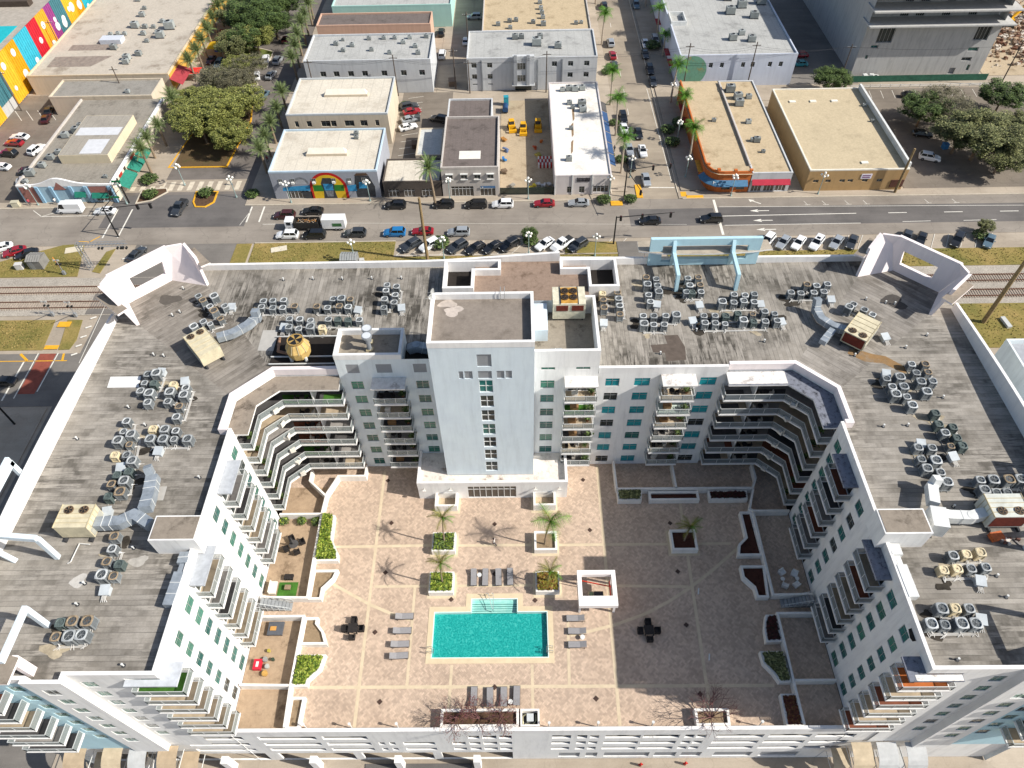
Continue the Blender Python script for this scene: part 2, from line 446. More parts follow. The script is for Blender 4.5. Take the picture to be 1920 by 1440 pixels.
def balcony(parent, edge, close, z, floor, dark=False, bay=1.75, half=True):
    """edge: outer polyline of the railing, close: the points that close the slab along the wall"""
    slab = MB().prism(list(edge) + list(close), z - .24, z - .004).build('balcony', PARA, parent)
    inner = offs(edge, 0.14 if poly_area(list(edge) + list(close)) > 0 else -.14)
    MB().poly(inner + list(close), z + .006).build('floor_finish', floor, slab)
    rail = MB(); pl = offs(edge, 0.07 if poly_area(list(edge) + list(close)) > 0 else -.07)
    for p, q in zip(pl, pl[1:]):
        L = math.hypot(q[0] - p[0], q[1] - p[1])
        if L < .3: continue
        n = max(1, round(L / bay)); ang = math.atan2(q[1] - p[1], q[0] - p[0])
        rail.beam((*p, z + 1.05), (*q, z + 1.05), .06, .06); rail.beam((*p, z + .12), (*q, z + .12), .04, .04)
        for i in range(n + 1):
            x, y = p[0] + (q[0] - p[0]) * i / n, p[1] + (q[1] - p[1]) * i / n
            rail.beam((x, y, z), (x, y, z + 1.03), .05, .05)
        for i in range(n):
            x, y = p[0] + (q[0] - p[0]) * i / n, p[1] + (q[1] - p[1]) * i / n
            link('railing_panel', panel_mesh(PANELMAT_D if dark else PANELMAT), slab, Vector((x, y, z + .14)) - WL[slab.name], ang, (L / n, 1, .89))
    rail.build('railing', RAILM, slab)
    return slab
def poly_area(p): return sum(p[i][0] * p[(i + 1) % len(p)][1] - p[(i + 1) % len(p)][0] * p[i][1] for i in range(len(p))) / 2
# ------------------------------------------------------------------ the apartment block
APT = thing('apartment_building', 'big white U-shaped apartment block around the pool courtyard with pale blue central tower', 'apartment building', (1.43, 47, 0))
ZK = [12 + 2.75 * k for k in range(7)]
def col(u0, u1, ks=range(7), kind='w', lo=.6, hi=2.05): return [(u0, u1, ZK[k] + lo, ZK[k] + hi, kind) for k in ks]
# --- centre, left of the tower
ax = -21.75
h = col(-20.6 - ax, -19.1 - ax) + col(-12.7 - ax, -11.15 - ax) + col(-17.4 - ax, -14.4 - ax, range(7), 'd', .05, 2.25)
h += [(-20.65 - ax, -19.15 - ax, 32.1, 33.65, 'p'), (-17.1 - ax, -15.25 - ax, 32.1, 33.65, 'p'), (-12.7 - ax, -11.15 - ax, 32.1, 33.65, 'p')]
facade(APT, (ax, 55.2), (-10, 55.2), 12, 34.5, h, WHITE2)
MB().wall((-21.75, 59.5), (-21.75, 55.2), 12, 34.5).build('wall', WHITE2, APT)
MB().wall((-13.9, 55.2), (-13.9, 59.5), 31.5, 34.5).wall((-13.9, 59.5), (-21.75, 59.5), 31.5, 34.5).build('wall', WHITE2, APT)
MB().poly([(-21.7, 55.3), (-13.95, 55.3), (-13.95, 59.45), (-21.7, 59.45)], 34.5).build('roof_membrane', DIRTY, APT)
MB().strip([(-21.6, 55.35), (-14.05, 55.35), (-14.05, 59.35), (-21.6, 59.35)], .34, 34.5, 35.3, closed=True).build('parapet', PARA, APT)
# --- centre, right of the tower
ax = 1.5
h = col(2.35 - ax, 4.05 - ax) + [(2.4 - ax, 4.05 - ax, 32.5, 33.9), (6.5 - ax, 8.2 - ax, 32.5, 33.9)] + col(5.7 - ax, 8.7 - ax, range(7), 'd', .05, 2.25)
facade(APT, (ax, 55.0), (9.2, 55.0), 12, 35, h, WHITE)
MB().wall((9.2, 55.0), (9.2, 64.2), 31.5, 35).wall((9.2, 64.2), (1.5, 64.2), 31.5, 35).build('wall', WHITE2, APT)
MB().poly([(1.5, 55.1), (9.1, 55.1), (9.1, 64.1), (1.5, 64.1)], 33.0).build('roof_membrane', DIRTY, APT)
MB().strip([(1.5, 55.15), (9.05, 55.15), (9.05, 64.05), (4.2, 64.05)], .34, 32.98, 35.8).build('parapet', PARA, APT)
ax = 9.2
h = col(10.2 - ax, 11.9 - ax, range(7), 'w2') + col(13.7 - ax, 15.6 - ax, range(7), 'w2') + col(21.6 - ax, 23.6 - ax, range(7), 'w2') + col(17.2 - ax, 20.4 - ax, range(7), 'd', .05, 2.25)
facade(APT, (ax, 55.2), (24.6, 55.2), 12, 31.5, h, WHITE)
# --- tower
tx0, tx1, ty0, ty1 = -10.0, 1.5, 51.6, 59.4
h = [(-4.75 - tx0, -3.2 - tx0, 32.6 - 2.75 * j, 34.75 - 2.75 * j, 't') for j in range(7)]
h += [(-4.8 - tx0, -3.2 - tx0, 37.1, 39.1, 'p'), (-4.8 - tx0, -3.25 - tx0, 35.05, 36.35, 'p'), (-6.3 - tx0, -5.4 - tx0, 35.05, 36.35, 'p'), (-6.95 - tx0, -6.45 - tx0, 35.05, 36.35, 'p'), (-2.7 - tx0, -1.85 - tx0, 35.05, 36.35, 'p'), (-1.7 - tx0, -1.0 - tx0, 35.05, 36.35, 'p')]
facade(APT, (tx0, ty0), (tx1, ty0), 12, 40.2, h, BLUE, 'tower_wall', depth=.12)
MB().wall((tx1, ty0), (tx1, ty1), 12, 40.2).wall((tx1, ty1), (tx0, ty1), 12, 40.2).wall((tx0, ty1), (tx0, ty0), 12, 40.2).build('tower_wall', BLUE, APT)
MB().poly([(tx0 + .05, ty0 + .05), (tx1 - .05, ty0 + .05), (tx1 - .05, ty1 - .05), (tx0 + .05, ty1 - .05)], 40.2).build('roof_membrane', ROOF_T, APT)
MB().strip([(tx0 + .15, ty0 + .15), (tx1 - .15, ty0 + .15), (tx1 - .15, ty1 - .15), (tx0 + .15, ty1 - .15)], .34, 40.19, 41.0, closed=True).build('parapet', PARA, APT)
ld = MB()
for dx in (0, .45): ld.path([(-2.2 + dx, 58.9, 40.2), (-2.2 + dx, 58.9, 41.5), (-2.2 + dx, 59.7, 41.5), (-2.2 + dx, 59.7, 33.5)], .03, 5)
for i in range(20): ld.tube((-2.2, 59.7, 33.6 + i * .38), (-1.75, 59.7, 33.6 + i * .38), .02, 4)
ld.build('roof_ladder', ALU, APT)
# --- lobby at the tower's foot
h = [(-7.3 + 13.9, -.8 + 13.9, 12.15, 14.9, 's')]
facade(APT, (-13.9, 49.9), (6.0, 49.9), 12, 15.2, h, WHITE, 'lobby_wall')
MB().wall((6.0, 49.9), (6.0, 55.0), 12, 15.2).wall((-13.9, 55.2), (-13.9, 49.9), 12, 15.2).build('lobby_wall', WHITE, APT)
MB().poly([(-13.8, 50), (5.9, 50), (5.9, 54.98), (1.52, 54.98), (1.52, 51.55), (-10.02, 51.55), (-10.02, 55.15), (-13.8, 55.15)], 15.2).build('lobby_roof', flat_roof('D8CFC6', '7E6A5A', 'lobby_roof_peeling', .6), APT)
MB().strip([(-13.75, 55.1), (-13.75, 50.05), (5.85, 50.05), (5.85, 54.9)], .34, 15.19, 15.9).build('parapet', PARA, APT)
wl = MB()
for x in (-13.0, 5.0, -9.5, 1.8): wl.beam((x, 49.9, 14.6), (x, 49.6, 14.6), .1, .08); wl.box(x - .22, x + .22, 49.4, 49.62, 14.45, 14.62)
wl.build('wall_light', M('D5D2CA', .4), APT)
# --- wings (left one, then mirrored)
for mir in (False, True):
    X = (lambda p: mxp(p)) if mir else (lambda p: list(p))
    def fc(a, b, z0, z1, holes, mat, name='wall', **k): facade(APT, a, b, z0, z1, holes, mat, name, mir, **k)
    wm = WHITE
    y0 = 21.8
    h = col(23.75 - y0, 25.05 - y0) + col(26.9 - y0, 28.5 - y0) + col(36.85 - y0, 38.4 - y0) + col(44.6 - y0, 46.1 - y0)
    h += col(29.6 - y0, 32.6 - y0, range(7), 'd', .05, 2.25) + col(39.9 - y0, 43.0 - y0, range(7), 'd', .05, 2.25)
    fc((-32.4, y0), (-32.4, 47.0), 12, 31.5, h, wm)
    fc((-35.6, 21.8), (-32.4, 21.8), 12, 31.5, col(.4, 2.8, range(7), 'd', .05, 2.25), wm)
    fc((-35.6, 20.3), (-35.6, 21.8), 12, 31.5, [], wm)
    fc((-40.4, 20.3), (-35.6, 20.3), 8, 31.5, col(.5, 1.75), wm)
    MB().box(*([MX + 35.6, MX + 32.4] if mir else [-35.6, -32.4]), 20.34, 21.78, 31.25, 31.47).build('roof_edge_beam', PARA, APT)
    fc((-40.4, 19.6), (-40.4, 20.3), 8, 31.5, [], PARA, 'pilaster_wall')
    fc((-44.1, 19.6), (-40.4, 19.6), 8, 31.5, col(1.0, 2.3), wm, 'pilaster_wall')
    fc((-44.1, 19.95), (-44.1, 19.6), 8, 31.5, [], wm, 'pilaster_wall')
    fc((-52.6, 19.95), (-44.1, 19.95), 8, 31.5, col(6.1, 7.4) + col(1.0, 3.6, range(7), 'd', .05, 2.25), FRAMEBLUE)
    fc((-52.6, 67.7), (-52.6, 19.95), 0, 31.5, [], WHITE2)
    fc((-45.3, 75.0), (-52.6, 67.7), 0, 31.5, [], WHITE2)
    # recess behind the wrap-around balconies
    fc((-33.4, 47.0), (-33.4, 51.8), 12, 31.5, col(.6, 3.6, range(7), 'd', .05, 2.25), wm)
    fc((-32.4, 47.0), (-33.4, 47.0), 12, 31.5, [], wm)
    fc((-33.4, 51.8), (-29.6, 55.6), 12, 31.5, col(.8, 4.4, range(7), 'd', .05, 2.25), wm)
    fc((-29.6, 55.6), (-21.75, 55.6), 12, 31.5, col(.8, 3.8, range(7), 'd', .05, 2.25) + col(4.6, 7.2, range(7), 'd', .05, 2.25), wm)
    # roof
    zx, zd = (ROOF_X, ROOF_NE if mir else ROOF_NW)
    MB().poly(X([(-52.5, 20.05), (-44.0, 20.05), (-44.0, 19.7), (-40.5, 19.7), (-40.5, 20.4), (-32.5, 20.4), (-32.5, 47.05), (-33.5, 47.05), (-33.5, 51.8), (-49, 64.4), (-52.5, 67.6)]), 31.5).build('roof_membrane', zx, APT)
    MB().poly(X([(-33.5, 51.8), (-29.6, 55.7), (-42.2, 71.5), (-45.3, 74.9), (-52.5, 67.6), (-49, 64.4)]), 31.5).build('roof_membrane', zd, APT)
    # inner parapet
    MB().strip(X([(-52.4, 20.1), (-43.95, 20.1), (-43.95, 19.75), (-40.55, 19.75), (-40.55, 20.45), (-32.55, 20.45), (-32.55, 47.0)]), .34, 31.49, 32.5).build('parapet', PARA, APT)
    MB().strip(X([(-32.9, 47.05), (-33.6, 47.05), (-33.6, 51.9), (-29.65, 55.8), (-21.9, 55.8)]), .5, 31.49, 32.5).build('parapet', CROWNW, APT)
    # outer parapet, bowed up in the middle
    sx = 1 if mir else -1
    xo = (MX + 52.45) if mir else -52.45
    mb = MB(); N = 24
    for i in range(N):
        ya, yb = 20.0 + 45.3 * i / N, 20.0 + 45.3 * (i + 1) / N
        ha, hb = [32.4 + 1.35 * math.sin(math.pi * min(1, max(0, (y - 20) / 48))) for y in (ya, yb)]
        xi = xo - sx * .36
        vs = [(xo, ya, 31.5), (xo, yb, 31.5), (xi, yb, 31.5), (xi, ya, 31.5), (xo, ya, ha), (xo, yb, hb), (xi, yb, hb), (xi, ya, ha)]
        mb.add(vs, [(4, 5, 6, 7), (0, 1, 5, 4), (2, 3, 7, 6), (0, 3, 7, 4), (1, 2, 6, 5)])
    mb.build('parapet', PARA, APT)
    # balconies
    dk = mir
    fl = [GREYF, TAN, DGREY, GREYF, DGREY, BRICKF, TAN]
    for k in range(1, 7):
        z = ZK[k]
        random.shuffle(fl)
        edge = [(-21.5, 55.1), (-21.5, 53.2), (-28.7, 53.2), (-31.05, 51.0), (-31.0, 46.85), (-32.35, 46.85)]
        close = [(-32.35, 47.0), (-33.35, 47.02), (-33.35, 51.8), (-29.6, 55.55), (-21.75, 55.55)]
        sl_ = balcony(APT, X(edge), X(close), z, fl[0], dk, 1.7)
        lz = MB()   # flooring that differs along the run, as the flats do
        q = X([(-29.4, 54.9), (-25.4, 54.9), (-25.4, 53.5), (-28.8, 53.5)]); lz.poly(q, z + .014); lz.build('floor_finish', (TURF if k in (6, 2) and not mir else fl[1]), sl_)
        MB().poly(X([(-24.2, 54.9), (-21.8, 54.9), (-21.8, 53.5), (-24.2, 53.5)]), z + .014).build('floor_finish', [TURF, TAN, GREYF, DGREY, GREYF, TAN][6 - k] if not mir else fl[2], sl_)
        pt = MB().beam((*X([(-25.2, 54.6)])[0], z), (*X([(-25.2, 54.6)])[0], z + 2.4), .1, 1.8); pt.build('partition', PARA, sl_)
        for y_ in (39.3, 29.05):
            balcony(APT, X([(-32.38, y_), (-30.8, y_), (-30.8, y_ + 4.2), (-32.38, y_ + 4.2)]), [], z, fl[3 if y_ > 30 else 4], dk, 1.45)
        balcony(APT, X([(-32.38, 21.9), (-30.75, 21.9), (-30.75, 19.65), (-35.55, 19.65), (-35.55, 20.28)]), X([(-35.55, 21.75), (-32.45, 21.75)]), z, (TURF if k == 6 and not mir else ORANGEF if k == 6 else fl[5] if mir else TAN), False, 1.6)
        balcony(APT, X([(-47.0, 19.93), (-47.0, 18.1), (-52.4, 18.1), (-52.4, 19.93)]), [], z, fl[6], False, 1.8)
    for y_ in (39.3, 29.05):
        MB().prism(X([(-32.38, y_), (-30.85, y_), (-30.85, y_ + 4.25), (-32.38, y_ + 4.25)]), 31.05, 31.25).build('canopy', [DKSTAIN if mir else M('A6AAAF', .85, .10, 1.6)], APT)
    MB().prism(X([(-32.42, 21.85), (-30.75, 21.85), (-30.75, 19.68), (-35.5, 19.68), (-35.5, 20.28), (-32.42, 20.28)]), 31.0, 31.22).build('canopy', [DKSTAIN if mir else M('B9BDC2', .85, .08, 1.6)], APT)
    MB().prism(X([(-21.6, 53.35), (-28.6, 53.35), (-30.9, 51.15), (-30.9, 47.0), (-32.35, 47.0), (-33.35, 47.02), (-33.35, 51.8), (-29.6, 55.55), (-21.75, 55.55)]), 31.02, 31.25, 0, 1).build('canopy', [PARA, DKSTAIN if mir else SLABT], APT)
    if mir: MB().box(34.2, 38.3, 19.72, 20.24, 31.226, 31.24).build('canopy', [SLABW], APT)
    if mir: MB().box(24.5, 31.4, 53.5, 55.4, 31.26, 31.3).build('canopy', [SLABW], APT)
    # crown frame at the north corner: flared back wall with an opening, splayed side walls, shelves outside
    def cr(u, v, z):
        x = -49.5 + (u + v) * .70711; return ((MX - x) if mir else x, 70.6 + (u - v) * .70711, z)
    def slabof(inner, outer, name='crown_wall', mats=(CROWNW,)):
        n = len(inner); ord_ = [tuple(range(n)), tuple(range(2 * n - 1, n - 1, -1))] + [(i, n + i, n + (i + 1) % n, (i + 1) % n) for i in range(n)]
        if mir: ord_ = [f[::-1] for f in ord_]
        return MB().add(inner + outer, ord_).build(name, list(mats), APT)
    def back(v0, ex):
        o = [(-3.1, 31.5), (3.1, 31.5), (4.6, 34.9), (4.2, 36.4), (-3.5, 36.4), (-4.3, 34.9)]
        o = [(u + (ex if u > 0 else -ex), z) for u, z in o]
        return [cr(u, v0 - (z - 31.5) * .06, z) for u, z in o]
    HO = [(-1.5, 32.75), (2.75, 32.75), (3.1, 34.7), (-1.5, 34.7)]
    mbk = MB()
    for v0, ex, fl_ in ((0, 0, False), (-.45, .2, True)):
        O = back(v0, ex); H_ = [cr(u, v0 - (z - 31.5) * .06, z) for u, z in HO]
        fs = [(0, 1, 7, 6), (1, 2, 8, 7), (2, 3, 8), (3, 4, 9, 8), (4, 5, 9), (5, 0, 6, 9)]
        if fl_ != mir: fs = [f[::-1] for f in fs]
        mbk.add(O + H_, fs)
    fs = [(i, 10 + i, 10 + (i + 1) % 6, (i + 1) % 6) for i in range(6)] + [(6 + i, 6 + (i + 1) % 4, 16 + (i + 1) % 4, 16 + i) for i in range(4)]
    if mir: fs = [f[::-1] for f in fs]
    for f in fs: mbk.f.append(list(f)); mbk.mi.append(0)
    mbk.build('crown_wall', CROWNW, APT)
    P1 = [(3.12, 0, 31.5), (5.87, 4.45, 31.5), (6.05, 3.75, 35.7), (6.2, .7, 36.3), (4.6, -.2, 34.9)]
    slabof([cr(*p) for p in P1], [cr(p[0] + .38, p[1] - .12, p[2]) for p in P1])
    P2 = [(-3.96, 4.8, 31.5), (-3.12, 0, 31.5), (-4.3, -.2, 34.9), (-5.0, .6, 36.3), (-4.7, 3.9, 35.7)]
    slabof([cr(*p) for p in P2], [cr(p[0] - .38, p[1] - .12, p[2]) for p in P2])
    for tri in ([(4.6, -.2, 34.9), (6.2, .7, 36.3), (4.2, -.29, 36.4)], [(-4.3, -.2, 34.9), (-3.5, -.29, 36.4), (-5.0, .6, 36.3)]):
        slabof([cr(*p) for p in tri], [cr(p[0], p[1] - .35, p[2]) for p in tri])
    for q in ([(6.3, .5), (6.15, 4.7), (7.4, 4.9), (7.5, .5)], [(-4.95, .3), (-4.3, 5.2), (-5.7, 5.4), (-6.2, .3)]):
        MB().prism([cr(u, v, 0)[:2] for u, v in q], 34.65, 34.9, 0, 1).build('crown_shelf', [CROWNW, SLABT], APT)
    # beam frame over the outer parapet
    fr = MB()
    for (x, y) in ((-46.2, 32.0), (-44.3, 25.1)):
        fr.beam((*X([(x, y)])[0], 31.5), (*X([(x, y)])[0], 35.4), .44, .48)
    fr.beam((*X([(-46.2, 32.0)])[0], 35.45), (*X([(-52.65, 32.6)])[0], 35.45), .5, .55)
    fr.beam((*X([(-44.3, 25.3)])[0], 35.45), (*X([(-44.3, 20.4)])[0], 35.45), .45, .5)
    fr.beam((*X([(-52.9, 24.0)])[0], 35.4), (*X([(-52.9, 41)])[0], 35.4), .4, 1.2)
    fr.beam((*X([(-52.6, 32.2)])[0], 34.9), (*X([(-50.2, 31.6)])[0], 31.55), .45, .45)
    for y in (24.2, 33, 40.8): fr.beam((*X([(-52.9, y)])[0], 31.5), (*X([(-52.9, y)])[0], 35.4), .4, .5)
    fr.build('roof_frame', FRAMEBLUE if False else BLUE, APT)
    MB().prism(X([(-43.3, 18.8), (-43.3, 21.0), (-50, 22.5), (-50, 18.8)]), 34.7, 34.95, 0, 1).build('crown_shelf', [CROWNW, SLABT], APT)
    MB().beam((*X([(-43.9, 20.9)])[0], 31.5), (*X([(-43.9, 20.9)])[0], 34.7), .5, .8).build('roof_frame', CROWNW, APT)
    # penthouse box over the wing
    ex = MB().box(*sorted(X([(-36.2, 0), (-31.65, 0)])[i][0] for i in (0, 1)), 32.3, 35.0, 31.5, 34.3); ex.build('penthouse_wall', WHITE, APT)
    MB().box(*sorted(X([(-36.05, 0), (-31.8, 0)])[i][0] for i in (0, 1)), 32.45, 34.85, 34.31, 34.34).build('penthouse_roof', DKSTAIN if False else SLABT, APT)
    # podium flank
    fc((-32.4, 20.4), (-32.4, 20.35), 0, 12, [], WHITE)
# centre roof
MB().poly([(-29.6, 55.7), (-21.9, 55.7), (-21.9, 55.3), (-10, 55.3), (24.76, 55.3), (24.76, 55.7), (32.46, 55.7), (45.06, 71.5), (48.16, 74.9), (-45.3, 74.9), (-42.2, 71.5)], 31.5).build('roof_membrane', ROOF_Y, APT)
MB().strip([(9.3, 55.38), (24.6, 55.38)], .36, 31.49, 32.5).build('parapet', PARA, APT)
# back wall and its parapet, rising in the middle
MB().wall((48.16, 75.1), (-45.3, 75.1), 0, 31.5).build('wall', WHITE2, APT)
mb = MB(); bp = [(-45.3, 32.4), (-13, 32.5), (-10, 32.6), (5.4, 33.7), (5.5, 32.75), (13, 32.6), (24, 32.5), (48.2, 32.4)]
for (xa, ha), (xb, hb) in zip(bp, bp[1:]):
    vs = [(xa, 74.75, 31.49), (xb, 74.75, 31.49), (xb, 75.12, 31.49), (xa, 75.12, 31.49), (xa, 74.75, ha), (xb, 74.75, hb), (xb, 75.12, hb), (xa, 75.12, ha)]
    mb.add(vs, [(4, 5, 6, 7), (0, 1, 5, 4), (2, 3, 7, 6), (0, 3, 7, 4), (1, 2, 6, 5)])
mb.build('parapet', PARA, APT)
# raised terrace and wells behind the tower
MB().box(-6.0, 9.0, 64.5, 74.7, 31.5, 32.3).build('roof_terrace', PAVER_RED, APT)
for pts in ([(-9.9, 68.7), (-6.2, 68.7), (-6.2, 72.15), (-2.7, 72.15), (-2.7, 73.9), (-9.9, 73.9)], [(12.75, 68.7), (9.15, 68.7), (9.15, 72.15), (5.55, 72.15), (5.55, 73.9), (12.75, 73.9)]):
    MB().strip(pts, .36, 31.49, 33.3, closed=True).build('well_wall', PARA, APT)
    MB().poly(pts, 31.52).build('well_floor', BLACKPIT, APT)
MB().box(1.6, 3.3, 59.2, 63.8, 33.0, 34.9).build('duct_shaft', BLUE, APT)
MB().box(-13.85, -10.05, 55.3, 59.3, 32.6, 32.9).build('service_well_floor', BLACKPIT, APT)
# aqua frame over the back parapet
mb = MB().wall((17.4, 74.4), (32.1, 74.4), 31.6, 36.0, [(1.7, 3.0, 32.2, 34.9), (3.0, 10.9, 32.6, 34.9), (10.9, 13.1, 32.6, 34.9)], .5)
mb.wall((32.1, 74.9), (17.4, 74.9), 31.6, 36.0, [(14.7 - 13.1, 14.7 - 10.9, 32.6, 34.9), (14.7 - 10.9, 14.7 - 3.0, 32.6, 34.9), (14.7 - 3.0, 14.7 - 1.7, 32.2, 34.9)], .02)
mb.add([(17.4, 74.4, 36), (32.1, 74.4, 36), (32.1, 74.9, 36), (17.4, 74.9, 36)], [(0, 1, 2, 3)])
mb.add([(17.4, 74.4, 31.6), (17.4, 74.9, 31.6), (17.4, 74.9, 36), (17.4, 74.4, 36)], [(3, 2, 1, 0)]); mb.add([(32.1, 74.4, 31.6), (32.1, 74.9, 31.6), (32.1, 74.9, 36), (32.1, 74.4, 36)], [(0, 1, 2, 3)])
mb.build('roof_frame', FRAMEBLUE, APT)
arc = [(16.0, 74.6), (18.3, 74.15), (20.6, 73.95), (24.5, 73.85), (28.4, 73.95), (31.2, 74.2), (33.9, 74.7)]
MB().prism(arc + [(33.6, 76.6), (30, 76.9), (24.5, 77), (19, 76.9), (16, 76.6)], 33.75, 33.95, 0, 1).build('roof_frame_shelf', [PARA, M('A79C8C', .9, .12)], APT)
for x in (20.55, 28.35):
    pr = [(74.4, 35.7), (73.2, 34.7), (69.6, 34.7), (69.6, 31.5), (70.15, 31.5), (70.15, 34.0), (73.4, 34.0), (74.4, 33.0)]
    pr = [(74.4, 35.8), (73.6, 34.4), (69.5, 34.1), (69.2, 31.5), (69.75, 31.5), (70.05, 33.55), (73.4, 33.8), (74.4, 31.5)]
    vs = [(x - .22, y, z) for y, z in pr] + [(x + .22, y, z) for y, z in pr]; n = len(pr)
    MB().add(vs, [tuple(range(n)), tuple(range(2 * n - 1, n - 1, -1))] + [(i, n + i, n + (i + 1) % n, (i + 1) % n) for i in range(n)]).build('roof_frame', FRAMEBLUE, APT)
# centre balconies
for (x0, x1, fls, lab) in ((-17.85, -13.75, [DGREY, GREYF, GREYF, DGREY, TAN, DGREY], 0), (5.2, 9.15, [DGREY, TAN, DGREY, TAN, TURF, TAN], 1), (16.75, 20.85, [GREYF, TAN, GREYF, TAN, M('B9C7BE', .8, .08), TAN], 2)):
    for k in range(1, 7): balcony(APT, [(x0, 55.15), (x0, 53.2), (x1, 53.2), (x1, 55.15)][::1], [], ZK[k], fls[k - 1], False, 1.4)
    MB().prism([(x0, 55.18), (x0, 53.35), (x1, 53.35), (x1, 55.18)], 31.03, 31.25).build('canopy', [SLABW], APT)
# podium front with parking openings
hs = []
rows = ((9.5, 10.85), (6.95, 8.15), (4.45, 5.6))
px = [(-29.8, -23.3), (-22.6, -17.6)]; pm_ = [(-16.7, -16.0), (-15.5, -14.8)]
pr_ = [(3.0, 5.1), (5.8, 6.9), (7.2, 8.2), (8.9, 12.8), (13.1, 17.1), (17.7, 18.75), (19.0, 20.1), (21.2, 26.4), (27.0, 31.6), (32.2, 36.5)]
ax = -52.6
for i, (z0, z1) in enumerate(rows):
    for a, b in px + pr_ + [(-38.5, -31.5)]: hs.append((a - ax, b - ax, z0, z1, 'o'))
    if i > 0:
        for a, b in pm_ + [(-13.9, -10.3)]: hs.append((a - ax, b - ax, z0, z1, 'o'))
    for a, b in ((-8.3, -6.8), (-6.35, -5.1), (-4.75, -3.2), (-2.9, -1.5)): 
        if i > 0 or a > -6.5: hs.append((a - ax, b - ax, z0, z1, 'o'))
for a, b in ((-50, -42), (-40, -31), (-29.5, -20.5), (-19.5, -11), (-10, -1.5)): hs.append((a - ax, b - ax, .05, 3.4, 'o'))
for a, b in ((4, 6.5), (7.2, 8.6), (9.4, 14.8), (15.4, 18), (18.6, 21), (22.5, 27), (28, 32.5)): hs.append((a - ax, b - ax, .9, 2.9, 'p'))
facade(APT, (ax, 20.4), (MX + 52.6, 20.4), 0, 12, hs, WHITE, 'podium_wall', depth=.14)
MB().box(-52.3, MX + 52.3, 20.95, 54, 10.9, 11.2).box(-52.3, MX + 52.3, 23.8, 24.0, 0, 11.4).build('podium_core', M('3C3B39', .9), APT)
MB().box(-52.3, MX + 52.3, 20.85, 23.75, 8.15, 8.4).box(-52.3, MX + 52.3, 20.85, 23.75, 5.8, 6.05).box(-52.3, MX + 52.3, 20.85, 23.75, 3.6, 3.85).build('parking_floor', M('8C8A86', .9), APT)
MB().box(-32.3, MX + 32.3, 20.32, 20.7, 12.0, 13.15).build('podium_parapet', PARA, APT)
cl = MB()
for x in (-45, -35.5, -25, -15, -5.7): cl.obox((x, 19.6), .8, .8, 0, 3.9)
cl.build('column', PARA, APT)
